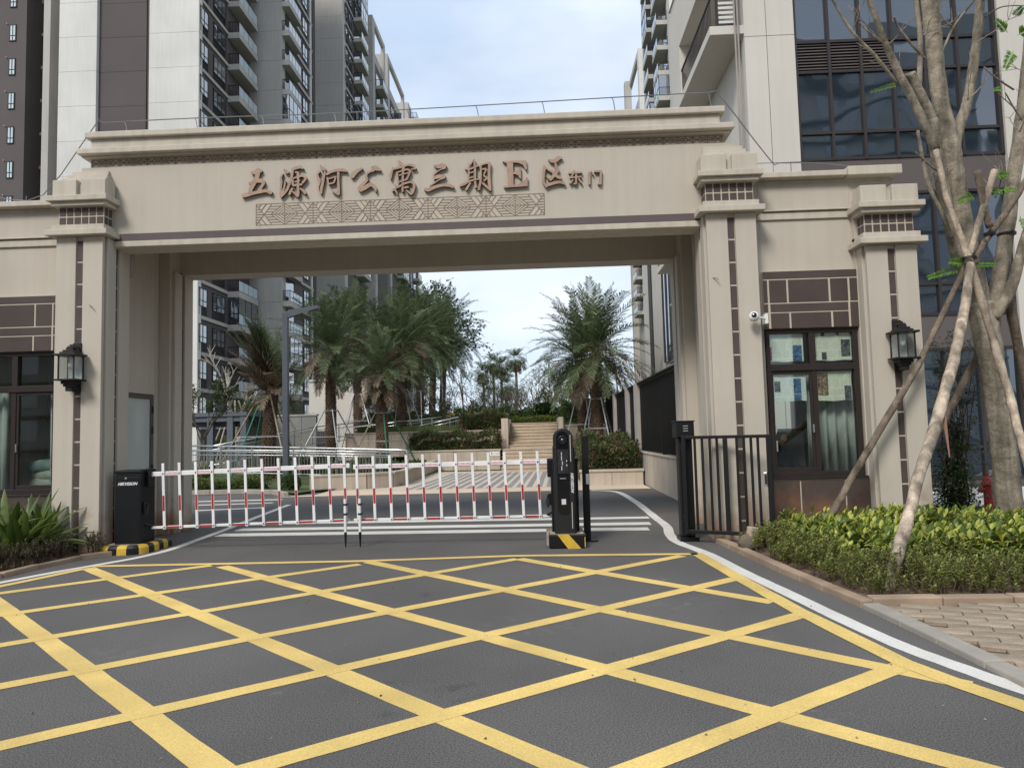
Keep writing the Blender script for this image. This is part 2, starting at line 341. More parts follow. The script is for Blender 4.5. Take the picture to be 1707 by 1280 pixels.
# brick sidewalk
sw = struct(sheet('pavement', [(p.x+.14, p.y) for p in KSp]+[(12, KSp[-1].y), (12, cy0-.1), (cx0, cy0-.1)], .004, mat('paver_joint', (.13, .10, .07), .95, .2, 5)), 'brick sidewalk beside the hedge bed')
pv = [boxmesh('paver_a', .294, .144, .05, PAVER, .005)]
ang = RAD(-24); ca, sa = math.cos(ang), math.sin(ang)
import itertools
for i, j in itertools.product(range(-20, 30), range(-26, 26)):
    u = i*.3+(.15 if j % 2 else 0); v_ = j*.15; x = 3.6+u*ca-v_*sa; y = 5.4+u*sa+v_*ca
    if y > cy0-.12 or y < 2.6 or x > 7.8: continue
    kx = None
    for a, b in zip(KSp[:-1], KSp[1:]):
        if b.y <= y <= a.y: kx = a.x+(b.x-a.x)*(a.y-y)/max(1e-6, a.y-b.y)
    if kx is None: kx = KSp[-1].x
    if x < kx+.17: continue
    inst('paver', pv[0], sw, (x, y, .008+rnd.uniform(-.003, .003)), (rnd.uniform(-.008, .008), rnd.uniform(-.008, .008), ang))
# left kerb
KL = [(187, 925), (133, 932), (60, 948), (0, 963), (-160, 995), (-540, 1066)]
KLp = [G(x, y) for x, y in KL]
kerbrun('kerb', [(p.x, p.y, 0) for p in KLp], .11, .06, TERRA, 'low kerb in front of the lily bed', step=.6)
# soil of the two beds
struct(sheet('soil_bed', [(p.x+.13, p.y) for p in KRp]+[(10.5, cy0+.05), (14, 16.5), (3.2, 16.5), (3.2, 10.3), (2.55, 10.3)], .035, SOIL), 'bare soil under the hedge')
struct(sheet('soil_bed', [(-6.55, 10.24)]+[(p.x, p.y+.05) for p in KLp[1:]]+[(-14, 12), (-7, 12), (-6.55, 10.4)], .035, SOIL), 'bare soil under the lilies')
# ================================================================ INNER PLAZA, STAIRS, TERRACES
plaza = struct(sheet('plaza', [(-6.4, 20.25), (3.0, 20.25), (3.0, 31.0), (-6.4, 31.0)], .004, BEIGEL), 'pale stone plaza before the steps')
struct(sheet('pavement', [(-7.4, 19.55), (3.0, 19.75), (3.0, 20.6), (-5.6, 20.6)], .008, BEIGE), 'beige paving band along the inner road')
for i in range(15):                              # slanting grey strips
    xa = -4.05+i*.30; q = [(xa, 21.3), (xa+.16, 21.3), (xa+.16+.42*(1-i/30), 29.4), (xa+.42*(1-i/30), 29.4)]
    a = MB(); a.add([(x, y, .0) for x, y in q]+[(x, y, .009+.0003*i) for x, y in q], [(4,5,6,7), (0,1,5,4), (1,2,6,5), (2,3,7,6), (3,0,4,7)]); a.build('paving_strip', GREYS, plaza)
stair = bpy.data.objects.new('staircase', None); COL.objects.link(stair); ORG[stair.name] = Vector(); struct(stair, 'broad beige stone staircase up to the garden terrace')
for i in range(6):
    MB().box(-1.66, 1.2, 30.2+i*.32, 33.2, .0 if i == 0 else i*.15+.002, (i+1)*.15-.035).build('riser', SAND, stair)
    MB().box(-1.68, 1.2, 30.17+i*.32, 33.3+.001*i, (i+1)*.15-.035, (i+1)*.15).build('tread', SANDP, stair, bevel=.006)
for i in range(8):
    z = .9+i*.15
    MB().box(-1.45, .86, 33.2+i*.32, 36.8, z+.002, z+.115).build('riser', SAND, stair)
    MB().box(-1.46, .87, 33.17+i*.32, 36.9+.001*i, z+.115, z+.15).build('tread', SANDP, stair, bevel=.006)
for x0, x1 in ((-1.78, -1.47), (.88, 1.1)):
    MB().box(x0, x1, 33.1, 36.9, .0, 2.3).build('cheek_wall', SANDP, stair, bevel=.01)
def planter(name, x0, x1, y, z0, z1, depth, label, mt=SANDP, soil=True, panel=1.2):
    t = thing(name, (x0, y, z0), label, 'wall')
    MB().box(x0, x1, y+.03, y+.2, z0, z1-.07).build('wall_core', mt, t)
    k = max(1, round((x1-x0)/panel)); L = (x1-x0)/k
    me = boxmesh('stone_panel', L-.012, .03, (z1-z0-.08), mt, .004)
    for i in range(k): inst('stone_panel', me, t, (L*(i+.5), .015, (z1-z0-.08)/2))
    MB().box(x0-.03, x1+.03, y-.03, y+.24, z1-.07, z1).build('coping', mt, t, bevel=.012)
    if soil: MB().box(x0+.01, x1-.01, y+.21, y+depth, z1-.3, z1-.09).build('planting_soil', SOIL, t)
    return t
planter('planter_wall', -6.0, -1.8, 32.0, 0, .92, 2.6, 'lower beige stone planter wall beside the foot of the steps')
planter('planter_wall', -9.5, -1.49, 34.6, .6, 1.80, 3.0, 'upper beige stone planter wall beside the top of the steps')
planter('planter_wall', 1.16, 3.0, 21.2, 0, .47, 7.0, 'low beige stone planter wall against the black fence')
planter('planter_wall', 1.1, 6, 36.6, .6, 1.95, 3.0, 'stone terrace wall behind the twin palms')
struct(MB().box(-9.5, 60, 36.9, 60, -.5, 2.1).build('terrace', LAWN), 'raised garden terrace at the top of the steps')
struct(MB().box(-200, 200, 60.01, 900, -.5, 2.09).build('terrace', LAWN), 'grassy rise beyond the garden')
# left island: kerb, lawn
struct(sheet('lawn', [(-60, 21.7), (-9, 21.7), (-7.7, 21.0), (-7.0, 20.1), (-6.5, 21.4), (-4.5, 23), (-4.5, 31.9), (-60, 34)], .06, LAWN), 'green lawn strip behind the inner road')
kerbrun('kerb', [(-30, 21.5, 0), (-9.0, 21.4, 0), (-7.9, 20.9, 0), (-7.1, 19.75, 0)], .14, .12, PALEK, 'pale kerb of the lawn island', step=1.0)
pc = thing('planter_wall', (-6.8, 21.6, 0), 'low curved beige planter wall with sloping top by the lamp post', 'wall')
ppt = [Vector((-7.0, 21.5, 0)), Vector((-5.4, 22.0, 0)), Vector((-4.75, 22.6, 0)), Vector((-4.55, 23.5, 0)), Vector((-4.6, 26, 0)), Vector((-4.7, 31.8, 0))]
for a, b in zip(ppt[:-1], ppt[1:]):
    d = (b-a).normalized(); q = Vector((d.y, -d.x, 0))*.11; v = [a+q, a-q, b-q, b+q]
    MB().add([(p.x, p.y, 0) for p in v]+[(p.x, p.y, .43) for p in v], [(4,5,6,7), (0,1,5,4), (1,2,6,5), (2,3,7,6), (3,0,4,7)]).build('wall_block', SANDP, pc)
    q *= 1.2; v = [a+q, a-q, b-q, b+q]
    MB().add([(p.x, p.y, .43) for p in v]+[(p.x, p.y, .49) for p in v], [(4,5,6,7), (0,3,2,1), (0,1,5,4), (1,2,6,5), (2,3,7,6), (3,0,4,7)]).build('coping', SANDP, pc)

# stains, dust and small litter lying on the asphalt
def dustmat(name, col, amt, sc):
    M_ = bpy.data.materials.new(name); M_.use_nodes = True; t = M_.node_tree; n = t.nodes; l = t.links; p = n['Principled BSDF']; p.inputs['Base Color'].default_value = (*col, 1); p.inputs['Roughness'].default_value = .95
    tc = n.new('ShaderNodeTexCoord'); z = n.new('ShaderNodeTexNoise'); z.inputs['Scale'].default_value = sc; z.inputs['Detail'].default_value = 7; z.inputs['Roughness'].default_value = .7; l.new(tc.outputs['Object'], z.inputs[0])
    g = n.new('ShaderNodeTexGradient'); g.gradient_type = 'SPHERICAL'; mp = n.new('ShaderNodeMapping'); l.new(tc.outputs['Generated'], mp.inputs[0]); mp.inputs['Location'].default_value = (-1, -1, 0); mp.inputs['Scale'].default_value = (2, 2, 0); l.new(mp.outputs[0], g.inputs[0])
    a = n.new('ShaderNodeMath'); a.operation = 'MULTIPLY_ADD'; l.new(z.outputs[0], a.inputs[0]); a.inputs[1].default_value = 2.6; a.inputs[2].default_value = -1.25; a.use_clamp = True
    b = n.new('ShaderNodeMath'); b.operation = 'MULTIPLY'; l.new(a.outputs[0], b.inputs[0]); l.new(g.outputs[0], b.inputs[1])
    c = n.new('ShaderNodeMath'); c.operation = 'MULTIPLY'; l.new(b.outputs[0], c.inputs[0]); c.inputs[1].default_value = amt; c.use_clamp = True
    l.new(c.outputs[0], p.inputs['Alpha']); return M_
DUST = dustmat('pale_dust', (.34, .325, .30), .8, 9); OIL = dustmat('dark_stain', (.035, .034, .033), .8, 7); SOILD = dustmat('red_soil_dust', (.30, .17, .09), 1.6, 6)
for i, (x, y, rx, ry, mt_) in enumerate(((1135, 1008, .55, .5, DUST), (1090, 965, .4, .5, DUST), (820, 920, .9, .35, DUST), (930, 918, .5, .3, DUST), (1235, 1065, .5, .4, DUST), (715, 990, .12, .22, OIL), (755, 1150, .25, .3, OIL), (660, 1135, .1, .1, OIL), (648, 1190, .10, .08, OIL), (480, 1155, .4, .05, DUST), (300, 1000, .6, .5, DUST), (900, 1040, .7, .6, DUST), (1330, 1190, .6, .4, DUST), (190, 1090, .5, .4, DUST), (1090, 815, .9, 1.6, SOILD), (1100, 855, .5, 2.2, SOILD))):
    p = G(x, y); k = 20; v = [(p.x+rx*math.cos(a*6.2832/k), p.y+ry*math.sin(a*6.2832/k), .0011+.00001*i) for a in range(k)]
    o = MB().add(v, [tuple(range(k))]).build('road_stain', mt_, fix=False); struct(o, 'faint stain on the asphalt')
rr = random.Random(77); lit = MB()
for i in range(150):
    x = rr.uniform(-5.5, 2.6); y = rr.uniform(3.6, 11); z = .004; s_ = rr.uniform(.004, .012); a = rr.random()*6.28
    lit.add([(x+s_*math.cos(a+k*2.1), y+s_*1.4*math.sin(a+k*2.1), z) for k in range(3)]+[(x, y, z+s_*.8)], [(0, 1, 3), (1, 2, 3), (2, 0, 3)])
struct(lit.build('road_grit', mat('grit', (.30, .27, .22), .9, .5, 9, rvar=.5)), 'scattered grit and crumbs on the asphalt', 'stuff')
# ================================================================ GATE PORTICO
XC = -1.98; YF = 10.25; YS = 10.5                # gate axis, column front, fascia plane
CLX, CRX, CEX = -6.80, 2.845, 5.09
def mX(x): return 2*XC-x
gate = thing('gate_portico', (XC, YF, 0), 'beige stucco entrance gate with tiled columns and raised bronze lettering on its lintel', 'gate')
TH_ = .335                                        # tile pitch along the strips
tile_v = boxmesh('tile_v', .088, .022, TH_-.026, TILE, .003)
tile_s = boxmesh('tile_s', .022, .082, TH_-.026, TILE, .003)
neck_t = boxmesh('neck_tile', .094, .02, .118, TILE, .003)
neck_s = boxmesh('neck_tile_side', .02, .08, .118, TILE, .003)
def head(par, c, zb, name_front='front'):
    """cap, tiled neck, upper cap, split blocks; zb = underside of the lower cap. parts of the column"""
    MB().box(c-.47, c+.47, YF-.11, YF+.7, zb, zb+.085).build('lower_cap', STUCCO2, par, bevel=.008)
    MB().box(c-.40, c+.40, YF-.05, YF+.68, zb+.087, zb+.17).build('cap_step', STUCCO2, par, bevel=.006)
    MB().box(c-.345, c+.345, YF+.035, YF+.62, zb+.172, zb+.455).build('neck', MORTAR, par)
    z1, z2 = zb+.172+.07, zb+.172+.212
    for z in (z1, z2):
        for i in range(6): inst('neck_tile', neck_t, par, Vector((c-.2875+i*.115, YF+.037, z))-ORG[par.name])
        for s in (-1, 1):
            for i in range(4): inst('neck_tile', neck_s, par, Vector((c+s*.342, YF+.09+i*.1, z))-ORG[par.name])
    MB().box(c-.41, c+.41, YF-.06, YF+.66, zb+.457, zb+.52).build('cap_step', STUCCO2, par, bevel=.006)
    MB().box(c-.465, c+.465, YF-.11, YF+.7, zb+.522, zb+.605).build('upper_cap', STUCCO2, par, bevel=.008)
    for a, b in ((-.405, -.04), (.04, .405)):
        MB().box(c+a, c+b, YF-.04, YF+.22, zb+.607, zb+.86).build('block', STUCCO2, par, bevel=.008)
    MB().box(c-.36, c+.36, YF+.02, YF+.3, zb+.6, zb+.8).build('block_core', STUCCO2, par)
def column(thing_, c, zt, sides=(1, -1), strip_z0=.12, depth=.68):
    col = bpy.data.objects.new('column', None); COL.objects.link(col); col.parent = thing_
    col.location = Vector((c, YF, 0))-ORG[thing_.name]; ORG[col.name] = Vector((c, YF, 0))
    MB().box(c-.325, c+.325, YF+.045, YF+depth, 0, zt).build('shaft_core', STUCCO_S, col)
    MB().box(c-.052, c+.052, YF+.03, YF+.05, 0, zt-.002).build('joint_strip', MORTAR, col)
    for a, b in ((-.355, -.055), (.055, .355)):
        MB().box(c+a, c+b, YF, YF+.06, 0, zt-.004).build('plate', STUCCO_S, col, bevel=.005)
    for s in sides:
        x0, x1 = sorted((c+s*.32, c+s*.385))
        for y0, y1 in ((.085, .30), (.385, depth-.01)):
            MB().box(x0, x1, YF+y0, YF+y1, 0, zt-.006).build('plate', STUCCO_S, col, bevel=.005)
        MB().box(*sorted((c+s*.32, c+s*.345)), YF+.3, YF+.385, 0, zt-.008).build('joint_strip', MORTAR, col)
    k = int((zt-.1)/TH_)
    for i in range(k+1):
        z = zt-.05-TH_*(i+.5)
        if z < .12: break
        inst('tile', tile_v, col, (0, .034, z))
        for s in sides: inst('tile', tile_s, col, (s*.341, .3425, z))
    head(col, c, zt)
    return col
column(gate, CLX, 4.70); column(gate, CRX, 4.70)
for c in (CLX, CRX):                              # stepped shoulders climbing to the lintel
    s = 1 if c < XC else -1; o = gate
    for k in range(3):
        MB().box(*sorted((c-s*(.34-.035*k), c+s*(.36-.03*k))), YF+.06+.075*k, YS+.6, 5.5, 5.62+.075*k).build('shoulder_step', STUCCO2, o, bevel=.006)
XL, XR = CLX-.15, CRX+.15
# lintel
MB().box(CLX+.33, CRX-.33, YS-.03, YS+.42, 4.58, 4.668).build('lintel_lip', STUCCO2, gate, bevel=.008)
MB().box(CLX+.33, CRX-.33, YS-.012, YS+.40, 4.67, 4.785).build('dark_band', BAND, gate)
MB().box(CLX+.32, CRX-.32, YS, YS+.40, 4.787, 5.845).build('fascia', STUCCO, gate)
for a, b in ((XL, CLX+.318), (CRX-.318, XR)): MB().box(a, b, YS+.002, YS+.40, 5.0, 5.843).build('fascia_end', STUCCO, gate)
FRZ = mat('frieze_stone', (.45, .385, .305), .9, .12, 5, .15, 60)
MB().box(XL+.13, XR-.13, YS+.02, YS+.5, 5.847, 6.0).build('frieze', FRZ, gate)
MB().box(XL+.0, XR-.0, YS-.14, YS+.6, 6.012, 6.10).build('cornice', STUCCO2, gate, bevel=.012)
MB().box(XL+.03, XR-.03, YS-.05, YS+.55, 5.985, 6.011).build('cornice_bed', STUCCO2, gate, bevel=.006)
MB().box(XL+.20, XR-.20, YS-.09, YS+.5, 6.102, 6.25).build('parapet', STUCCO2, gate, bevel=.008)
MB().box(XL+.13, XR-.13, YS-.15, YS+.55, 6.252, 6.35).build('cornice', STUCCO2, gate, bevel=.015)
# rear frame, soffit
MB().box(CLX-.3, CRX+.3, YS+.402, 13.1, 5.42, 5.6).build('soffit', STUCCO, gate)
MB().box(CLX+.3, CRX-.3, 12.62, 13.05, 4.62, 5.42).build('rear_beam', STUCCO, gate, bevel=.006)
for c, s in ((CLX, 1), (CRX, -1)):
    MB().box(*sorted((c-.3*s, c+.33*s)), 12.25, 13.05, 0, 5.42).build('rear_pier', STUCCO_S, gate, bevel=.006)
    for y0, y1 in ((12.33, 12.58), (12.68, 12.98)):
        MB().box(*sorted((c+.33*s, c+.385*s)), y0, y1, 0, 4.618).build('plate', STUCCO_S, gate, bevel=.005)
    for i in range(13): inst('tile', tile_s, gate, Vector((c+s*.34, 12.63, 4.5-TH_*i))-ORG[gate.name])
    MB().tube([(c+.36*s, 10.98, 5.42), (c+.36*s, 10.98, 4.35), (c+.33*s, 11.0, 4.27), (c+.22*s, 11.05, 4.25)], .055, 12).build('drain_pipe', mat('grey_pipe', (.32, .29, .25), .5), gate, smooth=True)
# --- bronze characters, brush strokes traced on the fascia
def dens(P, k=5):
    Q = []
    for i in range(len(P)-1):
        p0, p1, p2, p3 = [Vector(P[j]) for j in (max(i-1, 0), i, i+1, min(i+2, len(P)-1))]
        for j in range(k):
            t = j/k; Q.append(.5*((2*p1)+(p2-p0)*t+(2*p0-5*p1+4*p2-p3)*t*t+(3*p1-p0-3*p2+p3)*t**3))
    Q.append(Vector(P[-1])); return Q
def strokepoly(P):
    Q = dens(P, 4) if len(P) > 2 else [Vector(p) for p in P]; L = []; R = []
    for i, q in enumerate(Q):
        d = Vector((Q[min(i+1, len(Q)-1)]-Q[max(i-1, 0)]).to_2d().to_3d()); d.normalize(); n_ = Vector((-d.y, d.x)); h = max(6, q.z)/2
        L.append(q.to_2d()+n_*h); R.append(q.to_2d()-n_*h)
    def cap(c, a, b, d):
        m_ = (a+b)/2; r = (a-b).length/2; return [m_+d*(r*.45)]
    d0 = (Q[0]-Q[1]).to_2d().normalized(); d1 = (Q[-1]-Q[-2]).to_2d().normalized()
    return L+cap(0, L[-1], R[-1], d1)+R[::-1]+cap(0, L[0], R[0], d0)
CH = [(395, 270, 11.38, [[(260,190,30),(330,205,70),(400,165,90),(470,180,40)], [(400,180,90),(375,300,80),(320,400,85),(255,530,75),(250,600,65)], [(225,415,40),(330,370,60),(440,355,85),(505,395,60),(470,460,55),(430,530,60),(405,580,60)], [(95,645,75),(200,620,80),(330,590,60),(450,565,60),(560,550,60),(655,595,60)]]),
 (395, 270, 11.38, [[(885,140,20),(925,180,65),(975,205,40)], [(870,225,15),(832,300,40),(842,380,42),(832,480,36),(830,590,40),(830,670,40)], [(918,360,18),(895,480,36),(850,610,42)], [(1040,150,40),(1110,120,55),(1200,100,52),(1255,130,26)], [(1060,160,40),(1045,250,48),(1010,380,46),(940,540,50),(830,672,34)], [(1105,195,30),(1160,215,45),(1150,275,45)], [(1065,315,26),(1150,290,36),(1235,265,42),(1305,312,44),(1240,405,40)], [(1062,340,34),(1064,440,44),(1140,438,40),(1235,430,36)], [(1095,385,26),(1195,355,28)], [(1165,290,42),(1160,450,46),(1162,600,52),(1152,665,42)], [(1150,655,36),(1100,600,36),(1048,560,24)], [(1055,505,34),(1015,575,46),(1000,625,40)], [(1200,510,26),(1265,555,50),(1305,610,44)]]),
 (525, 265, 14.225, [[(118,140,20),(165,215,78),(240,265,60)], [(115,295,34),(58,365,48),(75,455,58),(112,535,52),(84,640,36),(88,740,34),(145,835,30)], [(240,300,40),(215,420,46),(185,560,60),(150,720,66),(152,830,30)], [(270,370,56),(400,300,62),(550,268,66),(680,268,74),(755,300,36)], [(292,440,36),(312,560,42),(345,605,30)], [(305,478,34),(400,455,30),(485,430,36),(455,560,40)], [(345,595,34),(455,568,34)], [(555,320,62),(555,500,52),(562,680,60),(562,840,64)], [(575,855,40),(490,800,54),(395,752,20)]]),
 (525, 265, 14.225, [[(1125,228,44),(1000,285,84),(905,380,104),(880,440,90)], [(1350,225,95),(1450,222,110),(1560,275,34)], [(1400,285,40),(1300,305,42),(1228,365,46),(1215,440,58),(1240,500,50),(1150,590,72),(1065,680,90),(1060,760,60)], [(1070,765,50),(1180,690,96),(1290,620,92),(1365,625,84),(1430,700,72),(1440,785,30)]]),
 (640, 260, 13.13, [[(315,105,30),(370,170,76),(430,240,60)], [(185,245,22),(180,320,36),(150,420,58),(148,515,24)], [(190,300,34),(300,265,44),(420,235,50),(520,200,40),(640,215,60),(700,285,34)], [(700,285,24),(600,290,26)], [(425,250,60),(415,400,46),(410,600,48),(408,785,44)], [(285,365,40),(300,480,36),(325,615,30)], [(290,365,30),(400,330,32),(500,300,40),(580,325,34)], [(575,325,42),(545,420,42),(500,510,40)], [(330,432,28),(430,402,28),(540,375,30)], [(320,580,30),(420,548,36),(525,505,34)], [(238,625,24),(290,690,46),(420,625,42),(560,580,46),(650,600,64),(662,690,58),(625,800,58),(595,865,24)], [(285,690,44),(180,770,50)], [(232,735,36),(278,800,36),(298,858,18)], [(455,700,46),(540,690,40)], [(490,760,34),(560,810,46),(605,850,36)]]),
 (640, 260, 13.13, [[(1095,205,24),(1180,235,76),(1280,215,96),(1360,230,60)], [(1345,265,34),(1230,305,26),(1120,380,32),(1082,440,34),(1112,510,44)], [(1125,470,76),(1230,450,84),(1340,450,60)], [(1330,480,34),(1200,530,26),(1100,595,30),(1010,655,30)], [(885,725,50),(970,745,82),(1100,690,70),(1280,645,62),(1420,645,70),(1525,688,50)]]),
 (755, 255, 11.38, [[(305,205,26),(300,350,32),(290,540,36)], [(402,125,34),(418,300,42),(415,500,42),(435,660,42)], [(388,140,18),(338,220,20)], [(232,300,26),(300,315,32),(400,275,32),(490,240,26)], [(310,385,24),(400,360,26)], [(310,478,24),(400,455,26)], [(130,630,36),(220,592,44),(300,545,36),(400,515,34),(500,498,26)], [(335,570,32),(290,635,40),(250,705,40)], [(528,245,34),(530,400,36),(520,560,40),(490,705,40)], [(535,240,30),(620,205,30),(710,200,48)], [(695,215,52),(685,400,48),(692,580,58),(712,720,36)], [(712,710,40),(640,645,42),(548,570,24)], [(555,318,28),(625,312,34),(600,390,30)], [(600,390,26),(592,440,30),(645,482,38),(595,535,24)]]),
 (755, 255, 11.38, ['poly', [(1020,160),(1140,157),(1150,640),(1045,645)], [(938,162),(1390,138),(1402,315),(1376,318),(1330,228),(1240,188),(1135,186),(1010,196)], [(1138,368),(1195,352),(1240,318),(1260,280),(1283,280),(1292,486),(1264,486),(1236,428),(1192,406),(1138,402)], [(960,632),(1140,606),(1250,588),(1340,540),(1396,464),(1416,464),(1418,632),(968,664)]]),
 (890, 250, 13.656, [[(330,215,24),(405,255,76),(500,235,96),(570,185,84),(645,195,36)], [(488,295,44),(505,380,60),(535,450,84),(500,520,84),(430,610,76),(365,690,56)], [(285,425,26),(350,462,46),(420,505,44),(480,565,56),(550,615,72),(630,655,48)], [(290,595,30),(350,660,50)], [(240,360,56),(232,450,64),(215,600,56),(222,740,54),(290,850,44)], [(265,820,60),(400,775,64),(520,742,64),(620,738,64),(705,778,48)]]),
 (890, 250, 13.656, [[(795,530,36),(1095,512,36)], [(925,465,36),(870,580,38),(825,630,34)], [(825,632,36),(1085,612,36)], [(962,555,42),(960,765,46)], [(965,772,36),(900,775,32)], [(890,680,34),(825,765,44)], [(1015,655,34),(1085,755,44)]]),
 (890, 250, 13.656, [[(1265,505,42),(1268,785,42)], [(1305,485,30),(1350,558,36)], [(1380,492,42),(1545,485,42)], [(1522,490,46),(1520,765,46)], [(1525,775,36),(1462,775,34)]])]
for x0, y0, s, ST in CH:
    mb = MB(); poly = ST[0] == 'poly'
    fronts = []
    for k, P in enumerate(ST[1:] if poly else ST):
        pg = [Vector(p) for p in P] if poly else strokepoly(P)
        fr = YS-.048-.0012*k
        pts = [(q.x, q.z) for q in (PY(x0+p[0]/s, y0+p[1]/s, YS-.05) for p in pg)]
        fronts.append(len(mb.f)); mb.prism(pts, lambda a, b, d: (a, d, b), fr, YS-.004)
    o = mb.build('sign_character', BRONZE, gate); o.data.materials.append(BRONZE_D)
    for p in o.data.polygons: p.material_index = 0 if p.normal.y < -.8 else 1
# --- carved lattice panel and frieze carving
def lattice(mb, x0, x1, z0, z1, y, units, wd, fine):
    W = (x1-x0)/units; Hh = z1-z0
    def seg(u0, v0, u1, v1, k, off):
        a = Vector((x0+(k+u0)*W, z0+v0*Hh)); b = Vector((x0+(k+u1)*W, z0+v1*Hh)); d = (b-a)
        if d.length < .004: return
        d.normalize(); n_ = Vector((-d.y, d.x))*wd/2; P = [a+n_, b+n_, b-n_, a-n_]
        mb.prism([(p.x, p.y) for p in P], lambda q, r, e: (q, e, r), y-.0015-.0003*off, y+.004)
    for k in range(units):
        seg(0, 0, 1, 0, k, 0); seg(0, 1, 1, 1, k, 0); seg(0, 0, 0, 1, k, 1); seg(.5, 0, .5, 1, k, 1)
        for j in ((1, .75, .5, .25) if fine else (1, .55)):
            a = .24*j; h = .5*j
            for su in (-1, 1):
                for sv in (-1, 1): seg(.5+su*a, .5, .5, .5+sv*h, k, 2)
        seg(.26, .5, .74, .5, k, 3)
        for f in (0, 1):
            fx = (lambda u: 1-u) if f else (lambda u: u)
            seg(fx(0), 0, fx(.28), 1, k, 4); seg(fx(0), 1, fx(.28), 0, k, 5)
            for i in range(1, 8 if fine else 4):
                v = i/(8 if fine else 4); m_ = min(v, 1-v)
                seg(fx(0), v, fx(.28*m_), v, k, 6); seg(fx(.28-.28*m_), v, fx(.5-.48*m_), v, k, 6)
            if fine:
                for a in (.09, .18):
                    seg(fx(a), 1, fx(a/2), 1-a/.56, k, 7); seg(fx(a), 0, fx(a/2), a/.56, k, 7)
    seg(1, 0, 1, 1, units-1, 1)
la = PY(427, 341, YS); lb = PY(427, 376, YS); lc = PY(907, 323, YS)
lat = MB(); lattice(lat, la.x, lc.x, lb.z, la.z, YS, 5, .013, True); lat.build('carved_panel', GROOVE, gate)
fz = MB(); lattice(fz, XL+.15, XR-.15, 5.853, 5.965, YS+.02, 22, .008, False); fz.build('frieze_carving', mat('frieze_line', (.15, .11, .08), .9, .2, 6), gate)
